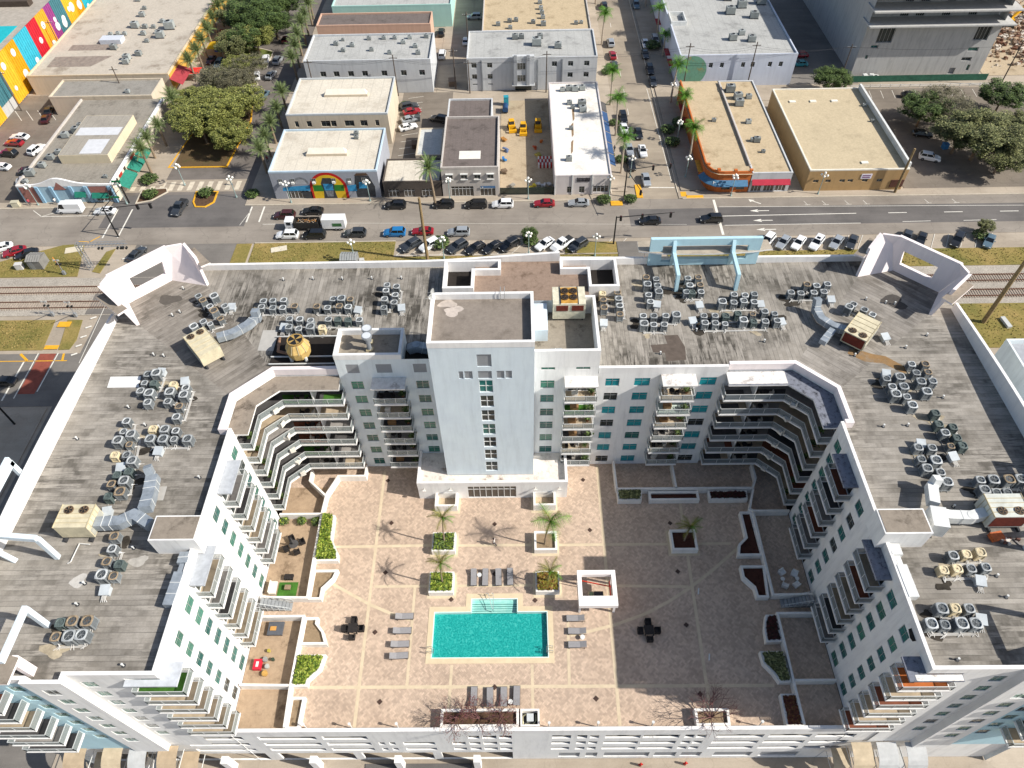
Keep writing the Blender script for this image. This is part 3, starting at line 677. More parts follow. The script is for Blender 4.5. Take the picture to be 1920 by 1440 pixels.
ACU = [
 ('beside the northwest crown', 'rear', [(-42.2, 68.6, ''), (-41.4, 67.8, 'r'), (-40.1, 68.5, 'L')]),
 ('beside the northwest crown', 'middle', [(-40.2, 66.7, ''), (-39.4, 65.8, 'rL'), (-38.2, 66.6, '')]),
 ('beside the northwest crown', 'front', [(-41.2, 63, 'L'), (-40.2, 63.8, ''), (-39.3, 63.5, 's'), (-38.2, 64.4, 'rs')]),
 ('west of the cooling tower', 'rear', [(-33.4, 67.5, ''), (-32.2, 67.6, ''), (-30.8, 67.7, '')]),
 ('west of the cooling tower', 'front', [(-33.4, 66.4, ''), (-31.9, 66.2, ''), (-30.6, 66.2, ''), (-29.1, 66.4, 'r')]),
 ('by the white junction hood', 'rear', [(-24.3, 67.7, ''), (-23.2, 67.6, 'L'), (-22.1, 67.7, 'r')]),
 ('by the white junction hood', 'front', [(-26.2, 66.3, 'r'), (-24.8, 66.1, ''), (-23.3, 66.3, 'r'), (-22.1, 66.1, '')]),
 ('in the twin column near the tower', 'left-hand', [(-17.6, 70.3, ''), (-17.6, 69.2, ''), (-17.6, 67.5, ''), (-17.5, 65.9, '')]),
 ('in the twin column near the tower', 'right-hand', [(-16.3, 69.9, ''), (-16.3, 68.4, ''), (-16.3, 67, '')]),
 ('behind the exhaust stack', 'rear', [(-29.3, 64.1, ''), (-28, 64.1, ''), (-26.6, 63.9, ''), (-24.3, 63.9, ''), (-23.1, 63.9, 'k'), (-21.8, 63.8, 'k'), (-20.4, 63.9, '')]),
 ('behind the exhaust stack', 'front', [(-29.1, 62.7, ''), (-27.8, 62.4, ''), (-26.3, 62.5, 'L'), (-24.9, 62.5, 'b')]),
 ('behind the east tower annex', 'left-hand', [(10.7, 68, 'b'), (10.7, 66.9, 'r'), (10.7, 65.4, 'r')]),
 ('behind the east tower annex', 'right-hand', [(12.7, 68.3, 'r'), (12.7, 67.1, ''), (12.7, 65.7, ''), (12.6, 64.2, 'r')]),
 ('west of the aqua frame', 'left-hand', [(16.7, 71, 'r'), (16.7, 69.6, 'L'), (16.6, 67.6, ''), (16.7, 66.4, '')]),
 ('west of the aqua frame', 'right-hand', [(18, 70.7, ''), (18, 69.4, ''), (18, 68.2, 'L')]),
 ('between the aqua frame legs', 'rear', [(22.2, 70.8, ''), (23.6, 71, 'r')]),
 ('between the aqua frame legs', 'middle', [(22.2, 69.3, ''), (23.6, 69.5, 'r')]),
 ('between the aqua frame legs', 'front', [(21.6, 68.2, ''), (22.3, 68.1, 'k'), (23.5, 68.2, '')]),
 ('east of the aqua frame', 'rear', [(27.6, 67.5, ''), (29, 67.4, ''), (30.2, 67.5, '')]),
 ('east of the aqua frame', 'front', [(25.8, 66.1, 'L'), (27.3, 66.1, ''), (28.6, 66.3, ''), (29.9, 66.1, '')]),
 ('in west half of long row', 'rear', [(15.5, 63.9, ''), (16.8, 63.8, ''), (18.3, 63.8, ''), (19.6, 63.8, 'L')]),
 ('in west half of long row', 'front', [(15.4, 62.4, 'L'), (16.6, 62.3, ''), (17.9, 62.3, '')]),
 ('in east half of long row', 'rear', [(23.1, 63.8, ''), (24.5, 63.8, ''), (25.8, 63.7, 'k'), (27.4, 64, 'k'), (29.3, 64.1, 'rs'), (30.8, 64.3, '')]),
 ('in east half of long row', 'front', [(23, 62.5, ''), (24.3, 62.5, ''), (25.5, 62.4, 's'), (27.8, 62.8, 'L'), (29.1, 62.7, 'k'), (30.5, 62.6, '')]),
 ('at the east end of the long row', 'short', [(32, 64, 's'), (32, 62.7, '')]),
 ('beside the northeast corner valley', 'rear', [(37.4, 69.2, 'r'), (38.6, 69, ''), (40.1, 69.3, '')]),
 ('beside the northeast corner valley', 'front', [(35, 67.8, ''), (36.2, 67.6, ''), (37.9, 67.7, ''), (39.2, 67.8, '')]),
 ('by the northeast air handler', 'single', [(42.3, 65.5, ''), (41.5, 64.8, 'L'), (43.3, 64.4, ''), (44.1, 63.6, '')]),
 ('of outer northeast wing cluster', 'left-hand', [(46, 55.3, ''), (46.1, 54, ''), (46, 52.5, 'L'), (46.1, 51, 'L')]),
 ('of outer northeast wing cluster', 'right-hand', [(47.6, 55.3, 'r'), (47.5, 54.1, 'r'), (47.4, 52.6, '')]),
 ('of inner northeast wing cluster', 'left-hand', [(42.3, 53.1, ''), (42.5, 51.8, ''), (42.5, 50.7, 'L')]),
 ('of inner northeast wing cluster', 'right-hand', [(43.9, 53.3, 'L'), (43.8, 51.8, 'L'), (43.7, 50.4, ''), (43.8, 49.1, 'L')]),
 ('of outer mid-east wing cluster', 'left-hand', [(46, 48, 'k'), (45.8, 46.5, 'k'), (46, 45.3, ''), (46.1, 43.7, 'rs')]),
 ('of outer mid-east wing cluster', 'right-hand', [(47.2, 46.1, 'k'), (47.1, 44.7, 'k'), (47.2, 43.6, 'k')]),
 ('of inner mid-east wing cluster', 'left-hand', [(42.5, 43.5, ''), (42.3, 42, ''), (42.4, 40.8, 'L')]),
 ('of inner mid-east wing cluster', 'right-hand', [(43.9, 43.4, ''), (43.6, 41.7, 'L'), (43.6, 40.3, ''), (43.7, 39, 'L')]),
 ('north of the east air handler', 'rear', [(47.3, 39.3, ''), (48.5, 39.2, 'L'), (50.2, 39.3, 'rL'), (51.4, 39.3, 'L')]),
 ('north of the east air handler', 'front', [(47.2, 38.1, 'L'), (48.4, 37.9, ''), (49.5, 37.9, '')]),
 ('south of the east air handler', 'rear', [(41.2, 30.9, ''), (42.6, 31.1, 'b'), (43.9, 31.2, 'b')]),
 ('south of the east air handler', 'front', [(39.8, 29.5, 'b'), (41.1, 29.6, 'b'), (42.4, 29.6, ''), (43.8, 29.7, '')]),
 ('near the southeast roof corner', 'rear', [(38.1, 25.7, 'L'), (39.3, 25.7, 'b'), (40.6, 25.7, '')]),
 ('near the southeast roof corner', 'front', [(36.6, 24.3, 'L'), (37.8, 24.2, ''), (39.3, 24.3, 'L'), (40.6, 24.3, 'L')]),
 ('by the white roof patch', 'left-hand', [(-44.5, 55.2, ''), (-44.5, 53.9, 's'), (-44.5, 52.6, ''), (-43.1, 50.9, '')]),
 ('by the white roof patch', 'right-hand', [(-43.4, 55.2, 'L'), (-43.3, 53.7, 'k'), (-43.3, 52.2, 'L')]),
 ('east of the white roof patch', 'left-hand', [(-41, 53.6, 'b'), (-40.9, 52.3, 'L'), (-40.8, 51, '')]),
 ('east of the white roof patch', 'right-hand', [(-39.3, 53, ''), (-39.2, 51.9, 'L'), (-39.3, 50.3, 'r'), (-39.1, 48.7, '')]),
 ('in the west wing square cluster', 'rear', [(-41.2, 47, 'b'), (-39.8, 46.9, 'L'), (-38.6, 46.8, '')]),
 ('in the west wing square cluster', 'front', [(-41, 45.6, 'L'), (-39.6, 45.6, 'L'), (-38.5, 45.7, 's'), (-36.9, 45.6, 'L')]),
 ('of the straggling west wing row', 'left-hand', [(-44.6, 48.2, ''), (-44.5, 46.8, 's'), (-44.5, 45.4, 'L'), (-44.3, 43.6, 'b'), (-43.1, 41, 'k'), (-43.3, 39.9, 'r'), (-43.1, 38.4, 'k')]),
 ('of the straggling west wing row', 'right-hand', [(-43.4, 46.3, 'L'), (-43.3, 45.1, 'rs'), (-43, 43.6, ''), (-42.1, 42.8, 'L'), (-42, 41.4, 'k'), (-42, 40.2, 'L'), (-42, 38.9, 'rL')]),
 ('by the west wing drain pipe', 'left-hand', [(-40.5, 32.4, ''), (-40.6, 31.1, 'r'), (-40.4, 29.6, 'L')]),
 ('by the west wing drain pipe', 'right-hand', [(-40.8, 33.8, 'r'), (-39.3, 30.8, 'k'), (-39.4, 29.6, 'r')]),
 ('near the southwest roof corner', 'rear', [(-42.6, 25, 'k'), (-41.5, 25.1, 'rL'), (-40.1, 25.1, 'rL')]),
 ('near the southwest roof corner', 'front', [(-42.5, 23.7, 'r'), (-41.2, 23.7, 'L'), (-40.1, 23.8, 'L')]),
]
HOODS = [(-20.9, 66.0), (-15.3, 66.3), (-29.9, 63.1), (10.5, 63.1), (17.6, 66.3), (23.0, 66.1), (30.8, 66.1), (21.7, 63.3), (32.7, 62.9), (40.0, 66.8), (44.7, 60.1), (42.8, 54.2), (46.0, 42.5), (43.2, 44.2), (43.0, 28.5), (41.5, 24.8), (-39.9, 54.3), (-43.2, 55.8), (-39.9, 44.3), (-43.3, 42.2), (-42.8, 36.8), (-39.9, 28.3), (-37.5, 66.9)]
# ------------------------------------------------------------------ rooftop condensers
AC_SIDE = M('565B5E', .6, .1, metal=.3, objvar=.25); AC_POST = M('888D8F', .55, .08, metal=.2, objvar=.2)
AC_TOP = M('B2B5B5', .5, .1, objvar=.2); AC_TOPL = M('9DA1A2', .5, .1, objvar=.2)
AC_RUST = M('93826B', .8, .25, 3.0); AC_RUST2 = M('5C3320', .9, .3, 4.0); AC_BEIGE = M('CDBF9F', .6, .12)
AC_BLK = M('1C1E20', .7, .15); AC_DKG = M('55605E', .6, .12); AC_FAN = M('3E4244', .5, .15, objvar=.3)
CREAM = M('C9BFA3', .6, .10, 1.2, fine=.08); CREAM2 = M('B9AC8C', .7, .12); RUSTP = M('6A2E22', .85, .2, 3.0)
DUCT = M('9AA2A9', .5, .12, 1.5, metal=.3); DUCTW = M('D2D3D0', .55, .08)
WOODRAIL = M('8D8B86', .85, .15); PIPE = M('CFCDC8', .5, .08); DKMETAL = M('3A3B3E', .6, .12)
def ac_proto(side, top, inner, fan, w=.82, hgt=.86):
    root = MB()
    h = w / 2
    root.box(-h + .05, h - .05, -h + .05, h - .05, .1, hgt, 0)
    for sx in (-1, 1):
        for sy in (-1, 1): root.box(sx * (h - .12), sx * h, sy * (h - .12), sy * h, .06, hgt, 1)
    for i in range(5):
        z = .2 + i * .13; root.box(-h + .02, h - .02, -h + .02, h - .02, z, z + .035, 1)
    root.box(-h - .02, h + .02, -h - .02, h + .02, .04, .12, 1)
    r = root.build('condenser', [side, AC_POST if top not in (AC_DKG, AC_BEIGE) else top], None, world=False)
    ring = MB(); N = 16; R = .335 * w / .82; vs = []
    for i in range(N):
        a = 2 * math.pi * i / N; c, s_ = math.cos(a), math.sin(a); k = (h + .03) / max(abs(c), abs(s_)); k = min(k, (h + .03) * 1.22)
        vs += [(c * k, s_ * k, hgt), (c * k, s_ * k, hgt + .07), (c * R * 1.12, s_ * R * 1.12, hgt + .10), (c * R, s_ * R, hgt + .06), (c * R, s_ * R, hgt - .12)]
    fs = []
    for i in range(N):
        j = (i + 1) % N
        for q in range(4): fs.append((i * 5 + q, j * 5 + q, j * 5 + q + 1, i * 5 + q + 1))
    ring.add(vs, fs); ring.build('fan_cover', top if not inner else [top], r, world=False)
    f = MB(); f.cyl(0, 0, hgt - .1, hgt - .085, R * 1.02, 14, 0)
    for i in range(4):
        a = math.pi / 2 * i + .3; f.add([(0, 0, hgt - .05), (R * .9 * math.cos(a - .35), R * .9 * math.sin(a - .35), hgt - .06), (R * .9 * math.cos(a + .35), R * .9 * math.sin(a + .35), hgt - .02)], [(0, 1, 2)], 1)
    f.cyl(0, 0, hgt - .07, hgt - .0, R * .28, 8, 1)
    for i in range(6):
        a = math.pi / 3 * i; f.tube((0, 0, hgt + .05), (R * math.cos(a), R * math.sin(a), hgt + .06), .008, 3, 2)
    f.build('fan', [inner or AC_BLK, fan, top], r, world=False)
    return r
ACP = {'': ac_proto(AC_SIDE, AC_TOP, None, AC_FAN), 'g2': ac_proto(AC_SIDE, AC_TOPL, None, AC_FAN),
       'r': ac_proto(AC_SIDE, AC_RUST, AC_RUST2, AC_RUST2), 'k': ac_proto(AC_DKG, AC_DKG, None, AC_BLK), 'b': ac_proto(AC_BEIGE, AC_BEIGE, AC_RUST2, AC_RUST)}
ORD = 'first second third fourth fifth sixth seventh eighth ninth tenth eleventh twelfth thirteenth fourteenth fifteenth sixteenth seventeenth eighteenth nineteenth twentieth twenty-first twenty-second twenty-third twenty-fourth twenty-fifth twenty-sixth'.split()
CNAME = {'': 'grey', 'r': 'rusty', 'k': 'dark', 'b': 'beige'}
rr = random.Random(5)
for lm, row, its in ACU:
    side = row.endswith('hand'); n = len(its)
    for i, (x, y, fl) in enumerate(its):
        kind = next((c for c in 'rkb' if c in fl), '')
        pk = kind if kind else rr.choice(['', '', 'g2'])
        s_ = (1.2 if 'L' in fl else .86 if 's' in fl else 1.0) * rr.uniform(.96, 1.04)
        ang = rr.uniform(-.06, .06)
        if 'corner valley' in lm or 'air handler' in lm and 'northeast' in lm: ang += .85 if 'air' in lm else 0
        if 'northwest crown' in lm: ang += .7
        lab = '%s %scondenser, %s, %s row %s' % (CNAME[kind], 'large ' if 'L' in fl else 'small ' if 's' in fl else '', (ORD[i] + ' from road') if side else (ORD[i] + ' from left'), row, lm)
        place(ACP[pk], (x, y, 31.55), ang, lab, (s_, s_, s_ * rr.uniform(.95, 1.12)), 'condensers on the apartment roof')
        tag(bpy.data.objects[ACP[pk].name], cat='air conditioner')
for o in list(COL.objects):
    if o.get('group') == 'condensers on the apartment roof': o['category'] = 'air conditioner'
# hoods: pipe penetration boxes with sloped lids
hp = MB(); hp.box(-.4, .4, -.4, .4, 0, .5); hp.add([(-.48, -.5, .5), (.48, -.5, .5), (.48, .5, .72), (-.48, .5, .72), (-.48, -.5, .55), (.48, -.5, .55), (.48, .5, .77), (-.48, .5, .77)], [(4, 5, 6, 7), (0, 1, 5, 4), (1, 2, 6, 5), (2, 3, 7, 6), (3, 0, 4, 7)])
HOODP = hp.build('pipe_hood', M('B4BABD', .5, .08), None, world=False)
HOODP['category'] = 'roof hood'
hpp = MB()
for i in range(4): hpp.path([(-.2 + i * .12, -.4, .3), (-.2 + i * .12, -.8, .25), (-.3 + i * .2, -1.0, .05)], .035, 4)
hpp.build('pipe', PIPE, HOODP, world=False)
near = lambda x, y: min(((x - a) ** 2 + (y - b) ** 2, lm) for lm, row, its in ACU for a, b, f in its)[1]
cnt = {}
for x, y in HOODS:
    lm = near(x, y); cnt[lm] = cnt.get(lm, 0) + 1
    place(HOODP, (x, y, 31.5), rr.uniform(-.2, .2), '%ssheet metal pipe hood with sloped lid %s' % ('second ' if cnt[lm] > 1 else 'pale ', lm), None, 'pipe hoods among the condensers')
for o in list(COL.objects):
    if o.get('group') == 'pipe hoods among the condensers': o['category'] = 'roof hood'
# timber sleepers and refrigerant lines under each row of condensers: one thing per cluster row
for lm, row, its in ACU:
    if len(its) < 2: continue
    t = thing('equipment_stand', 'grey stand with pipes under %s row %s' % (row, lm), 'equipment stand', (its[0][0], its[0][1], 31.5), 'stands under the roof condensers')
    a, b = its[0], its[-1]; d = Vector((b[0] - a[0], b[1] - a[1])); L = max(d.length, .1); d.normalize(); nn = Vector((-d.y, d.x))
    r_ = MB()
    for o_ in (-.3, .3): r_.beam((a[0] - d.x * .6 + nn.x * o_, a[1] - d.y * .6 + nn.y * o_, 31.535), (b[0] + d.x * .6 + nn.x * o_, b[1] + d.y * .6 + nn.y * o_, 31.535), .1, .07)
    r_.build('sleeper', WOODRAIL, t)
    p_ = MB(); sgn = -1 if d.x > .3 else 1
    for k in range(3):
        o_ = .55 + .09 * k
        p_.tube((a[0] + nn.x * o_ * sgn, a[1] + nn.y * o_ * sgn, 31.58), (b[0] + nn.x * o_ * sgn, b[1] + nn.y * o_ * sgn, 31.58), .03, 4)
    for (x, y, f) in its:
        for q in range(3): p_.path([(x + nn.x * .4 * sgn + d.x * .1 * q, y + nn.y * .4 * sgn + d.y * .1 * q, 31.8), (x + nn.x * .6 * sgn + d.x * (.1 * q + rr.uniform(-.2, .2)), y + nn.y * .6 * sgn, 31.62), (x + nn.x * .9 * sgn + d.x * rr.uniform(-.4, .4), y + nn.y * .9 * sgn, 31.54)], .028, 4)
    p_.build('refrigerant_pipe', PIPE, t)
# ------------------------------------------------------------------ big rooftop units
def rtu(cx, cy, ang, L, W, H, label, coil_end=-1, col_=CREAM, fan_end=1, z=31.5):
    t = thing('air_handler', label, 'air handler', (cx, cy, z), 'large air handlers on the apartment roof')
    b = MB().box(-L/2, L/2, -W/2, W/2, .35, H); b.build('cabinet', col_, t, world=False)
    n = 5; rb = MB()
    for i in range(1, n): x = -L/2 + L * i / n; rb.box(x - .03, x + .03, -W/2 - .03, W/2 + .03, .35, H + .04)
    rb.box(-L/2 - .03, L/2 + .03, -W/2 - .04, -W/2 + .02, H - .1, H + .05); rb.box(-L/2 - .03, L/2 + .03, W/2 - .02, W/2 + .04, H - .1, H + .05)
    rb.build('panel_rib', CREAM2, t, world=False)
    for k in (-1, 1):
        f = MB(); x, y = fan_end * (L/2 - .65), k * W * .23
        f.cyl(x, y, H, H + .1, .46, 14, 0); f.cyl(x, y, H + .1, H + .11, .38, 14, 1)
        for i in range(5): a = i * 1.256; f.add([(x, y, H + .14), (x + .36 * math.cos(a), y + .36 * math.sin(a), H + .12), (x + .36 * math.cos(a + .5), y + .36 * math.sin(a + .5), H + .16)], [(0, 1, 2)], 0)
        f.build('fan', [M('6E5A45', .7, .2), AC_BLK], t, world=False)
    x = coil_end * L/2; c = MB().box(x - .03 if coil_end < 0 else x, x if coil_end < 0 else x + .03, -W/2 + .15, W/2 - .15, .55, H - .15)
    c.build('coil_panel', RUSTP, t, world=False)
    s_ = MB().box(-L/2 + .1, L/2 - .1, -W/2 - .04, -W/2 - .005, .5, H * .62); s_.build('side_panel', M('A8A79C', .6, .1), t, world=False)
    br = MB()
    for y in (-W * .4, W * .4): br.box(-L/2 - .4, L/2 + .4, y - .1, y + .1, 0, .35)
    br.build('base_rail', DKMETAL, t, world=False)
    t.rotation_euler = (0, 0, ang); return t
rtu(-38.8, 59.3, math.radians(-49), 4.4, 2.7, 2.1, 'cream air handler set diagonally beside the northwest roof corner', -1, fan_end=-1)
rtu(41.5, 60.4, math.radians(49), 4.2, 2.8, 2.1, 'cream air handler with red coil set diagonally near the northeast crown', -1, fan_end=-1)
rtu(-44.7, 35.3, math.pi / 2, 2.6, 3.3, 2.4, 'cream air handler on the west wing roof joined to a silver duct', 1, fan_end=1)
rtu(47.7, 35.5, math.pi / 2, 2.6, 3.6, 2.4, 'pale air handler on the east wing roof beside white ductwork', -1, M('C6C8BF', .55, .1), -1)
def duct(label, runs, mat=DUCT, name='air_duct'):
    p0 = runs[0][0][0]
    t = thing(name, label, 'air duct', (p0[0], p0[1], 31.5))
    for pts, w, h in runs:
        for k, (a, b) in enumerate(zip(pts, pts[1:])):
            dz = .006 * (k % 2) + .013 * runs.index((pts, w, h)); a = (a[0], a[1], a[2] + dz); b = (b[0], b[1], b[2] + dz)
            MB().beam(a, b, w - .012 * (k % 2), h).build('duct_section', mat, t)
        for q in pts[1:-1]:
            MB().cyl(q[0], q[1], q[2] - h * .5 + .006, q[2] + h * .5 + .03, w * .5, 16).build('duct_elbow', mat, t)
        for a, b in zip(pts, pts[1:]):
            d = (Vector(b) - Vector(a)); L = d.length; d.normalize(); n = int(L / 1.2)
            fl = MB()
            for i in range(1, n + 1):
                c = Vector(a) + d * (L * i / (n + 1)); fl.beam(c - d * .03, c + d * .03, w + .06, h + .06)
            if n: fl.build('duct_flange', DUCTW, t)
    return t
duct('silver duct curving from the northwest air handler to a white hood', [([(-37.6, 60.9, 32.5), (-35.9, 61.6, 32.5), (-34.3, 63.0, 32.5), (-33.5, 64.5, 32.5)], 1.0, .8), ([(-33.5, 64.3, 32), (-33.5, 64.6, 33.6)], .9, .9)])
duct('silver duct turning south from the northeast air handler', [([(40.2, 60.8, 32.4), (38.6, 61.6, 32.4), (37.5, 62.9, 32.4), (37.3, 64.8, 32.4)], .9, .8), ([(37.4, 64.6, 32), (37.3, 65.2, 33.8)], .8, .8), ([(38.4, 61.0, 32.3), (36.6, 59.0, 32.3)], .8, .7)])
duct('long silver duct on the west wing between air handler and penthouse', [([(-43, 35.1, 32.6), (-40.6, 35.2, 32.6), (-39.3, 36.0, 32.6), (-37.4, 34.9, 32.6)], 1.1, 1.0), ([(-38.3, 36.4, 33.0), (-38.6, 38.2, 32.6), (-39.0, 40.6, 32.6)], 1.2, 1.0), ([(-39.1, 40.4, 32.0), (-39.4, 41.2, 33.7)], .8, .8)])
duct('white ductwork on the east wing between penthouse and air handler', [([(45.9, 35.3, 32.6), (44.4, 34.9, 32.6), (42.4, 35.0, 32.6), (41.0, 35.2, 32.8)], 1.0, 1.0), ([(40.4, 33.2, 33.0), (40.8, 35.4, 33.0)], 1.5, 1.9), ([(41.1, 36.2, 32.9), (41.9, 38.6, 32.6)], 1.0, .9), ([(42.1, 38.5, 32.0), (42.3, 38.9, 33.6)], .8, .8)], DUCTW)
duct('silver bottle-shaped duct along the west wing courtyard parapet', [([(-33.15, 32.0, 32.0), (-33.1, 30.8, 32.1)], 1.0, .9), ([(-33.1, 30.8, 32.1), (-33.1, 29.9, 32.1)], .5, .5), ([(-33.1, 29.9, 32.1), (-33.2, 26.6, 32.1)], .95, .85)])
duct('white bottle-shaped duct along the east wing courtyard parapet', [([(36.0, 32.2, 32.0), (35.95, 31.0, 32.1)], 1.0, .9), ([(35.95, 31.0, 32.1), (35.95, 30.0, 32.1)], .5, .5), ([(35.95, 30.0, 32.1), (36.0, 26.8, 32.1)], .95, .85)], DUCTW)
duct('pale duct inside the roof well east of the tower', [([(3.4, 56.4, 33.6), (4.9, 56.5, 33.6)], 1.1, .9), ([(4.9, 56.5, 33.6), (8.6, 56.5, 33.6)], .7, .6)])
duct('curved duct in the dark gap west of the tower', [([(-13.4, 57.6, 33.6), (-12.4, 57.6, 34.0), (-11.0, 57.6, 33.6)], 1.0, .9)])
# chiller with four fans, rust stained
t = thing('chiller', 'rust stained box chiller with four roof fans beside the tower', 'chiller', (6.0, 64.0, 33))
MB().box(4.0, 8.0, 62.6, 65.7, 33.35, 35.85).build('cabinet', M('CFC9B2', .6, .14, 1.5), t)
MB().box(5.0, 7.0, 62.75, 65.55, 35.86, 35.9).build('rust_deck', M('B88A3E', .8, .2, 1.5), t)
for x in (5.5, 6.55):
    for y in (63.7, 64.8):
        f = MB(); f.cyl(x, y, 35.88, 36.05, .48, 16, 0); f.cyl(x, y, 36.05, 36.06, .4, 16, 1)
        for i in range(6): a = i * 1.047; f.tube((x, y, 36.1), (x + .44 * math.cos(a), y + .44 * math.sin(a), 36.07), .02, 4, 0)
        f.build('fan', [M('5B4630', .8, .2), AC_BLK], t)
for x in (4.4, 6.3): MB().box(x, x + 1.45, 62.54, 62.6, 34.75, 35.6).build('coil_panel', RUSTP, t)
sm = MB()
for x in (4.9, 7.1): sm.box(x - .04, x + .04, 62.56, 65.74, 35.86, 35.93)
sm.build('panel_rib', DKMETAL, t)
lg = MB()
for x in (4.3, 7.7):
    for y in (62.8, 65.4): lg.box(x - .1, x + .1, y - .1, y + .1, 33.0, 33.35)
lg.build('leg', DKMETAL, t)
# cooling tower on its steel platform
t = thing('cooling_tower', 'yellow-beige round cooling tower with top fan on a dark roof platform', 'cooling tower', (-27.0, 58.6, 31.5))
YB = M('C4A566', .6, .12, 2.0)
b = MB(); b.cyl(-27.0, 58.6, 32.1, 33.2, 1.35, 10, 0, 1.5); b.cyl(-27.0, 58.6, 33.2, 34.2, 1.5, 10, 0, .95); b.build('shell', YB, t)
b = MB(); b.cyl(-27.0, 58.6, 34.2, 34.45, .95, 16, 0, 1.0); b.cyl(-27.0, 58.6, 34.45, 34.46, .85, 16, 1)
for i in range(4): a = i * 1.57 + .4; b.add([(-27, 58.6, 34.48), (-27 + .8 * math.cos(a), 58.6 + .8 * math.sin(a), 34.47), (-27 + .8 * math.cos(a + .5), 58.6 + .8 * math.sin(a + .5), 34.5)], [(0, 1, 2)], 0)
b.build('fan', [M('A8894F', .7, .15), AC_BLK], t)
b = MB()
for i in range(10): a = i * .6283; b.beam((-27 + 1.52 * math.cos(a), 58.6 + 1.52 * math.sin(a), 33.15), (-27 + .98 * math.cos(a), 58.6 + .98 * math.sin(a), 34.2), .07, .05)
b.build('rib', CREAM2, t)
for i in range(4):
    a = i * 1.57 + .78; MB().cyl(-27 + 1.25 * math.cos(a), 58.6 + 1.25 * math.sin(a), 31.6, 32.3, .22, 8).build('leg', DUCTW, t)
b = MB().box(-30.6, -22.6, 57.0, 61.9, 31.52, 31.56); b.build('platform', BLACKPIT, t)
b = MB()
for y in (57.1, 58.3, 61.7): b.beam((-30.6, y, 31.75), (-22.6, y, 31.75), .12, .16)
b.build('platform_beam', DUCTW, t)
b = MB().path([(-28.2, 58.2, 32.4), (-29.6, 58.6, 32.4), (-29.9, 60.5, 32.2), (-30.2, 61.5, 31.7)], .18, 8); b.build('pipe', M('8A6A55', .8, .2), t)
for i, (x, y, lab) in enumerate(((-17.9, 57.9, 'grey mushroom-capped exhaust stack at the rear of the annex roof'), (-17.75, 56.7, 'grey mushroom-capped exhaust stack nearest the annex front parapet'))):
    t = thing('exhaust_stack', lab, 'exhaust stack', (x, y, 34.5), 'twin exhaust stacks'); g_ = M('9A9EA2', .5, .08, metal=.4)
    b = MB(); b.cyl(x, y, 34.5, 36.6, .26, 12); b.build('pipe', g_, t)
    b = MB(); b.cyl(x, y, 36.5, 36.75, .3, 14, 0, .62); b.cyl(x, y, 36.75, 37.0, .62, 14, 0, .6); b.build('cap', g_, t)
    b = MB(); b.cyl(x, y, 37.0, 37.02, .5, 14); b.build('cap_lid', M('C9CDD0', .4, .05), t)
    MB().box(x - .4, x + .4, y - .3, y + .3, 34.5, 34.75).build('base', CREAM2, t)
for (x, y, lab) in ((-9.75, 58.4, 'white satellite dish on the tower corner, nearer the courtyard'), (-9.6, 59.3, 'white satellite dish on the rear corner of the tower')):
    t = thing('satellite_dish', lab, 'satellite dish', (x, y, 41), 'satellite dishes on the tower')
    b = MB(); n = 12; vs = [(x - .35, y - .25, 41.5)]
    for i in range(n): a = 6.283 * i / n; vs.append((x - .35 + .12 - .38 * math.cos(a) * .5, y - .25 - .38 * math.cos(a) * .6, 41.55 + .38 * math.sin(a)) )
    b.add(vs, [(0, 1 + i, 1 + (i + 1) % n) for i in range(n)] + [(0, 1 + (i + 1) % n, 1 + i) for i in range(n)]); b.build('dish', DUCTW, t)
    b = MB().path([(x, y, 41.0), (x - .2, y - .1, 41.5), (x - .35, y - .25, 41.5)], .03, 5).path([(x - .35, y - .25, 41.4), (x - .75, y - .6, 41.6)], .015, 4); b.build('arm', ALU, t)
VENTS = [(-44.3, 66.5), (-45.1, 65.9), (-45.2, 71.0), (-45.3, 59.0), (-44.0, 58.8), (-45.6, 50.8), (-42.8, 48.2), (-41.1, 47.9), (-34.6, 41.1), (-49.9, 46.4), (-42.4, 29.2), (-42.3, 27.1), (-35.9, 21.4), (-38.9, 32.9), (40.2, 46.9), (42.9, 47.0), (48.3, 50.9), (43.9, 36.7), (38.2, 21.4), (45.0, 29.2), (45.0, 27.1), (44.7, 67.2), (47.0, 66.5), (48.1, 66.3), (50.1, 60.7), (46.8, 58.7), (40.3, 57.5), (-20, 72.5), (-24, 72.5), (-28, 72.6), (-32, 72.5), (-16, 72.5), (22, 62), (30, 60), (17, 58.2)]
vp = MB(); vp.cyl(0, 0, 0, .38, .07, 8, 0); vp.cyl(0, 0, .38, .46, .11, 8, 0); vp.cyl(0, 0, 0, .04, .2, 8, 1)
VP = vp.build('vent_pipe', [DUCTW, DKMETAL], None, world=False)
VP['category'] = 'vent pipe'
WV = lambda x, y: ('west wing' if x < -33.5 and y < 55 else 'east wing' if x > 35 and y < 55 else 'northwest corner' if x < -36 else 'northeast corner' if x > 36 else 'rear')
for i, (x, y) in enumerate(VENTS):
    where = ('west wing' if x < -33.5 and y < 55 else 'east wing' if x > 35 and y < 55 else 'northwest corner' if x < -36 else 'northeast corner' if x > 36 else 'rear')
    place(VP, (x, y, 31.5), rr.uniform(0, 6), 'white vent pipe on the %s roof, %s from the road' % (where, ORD[sum(1 for a in VENTS if WV(*a) == where and (a[1], a[0]) > (y, x))]), None, 'vent pipes on the %s roof' % where)
    
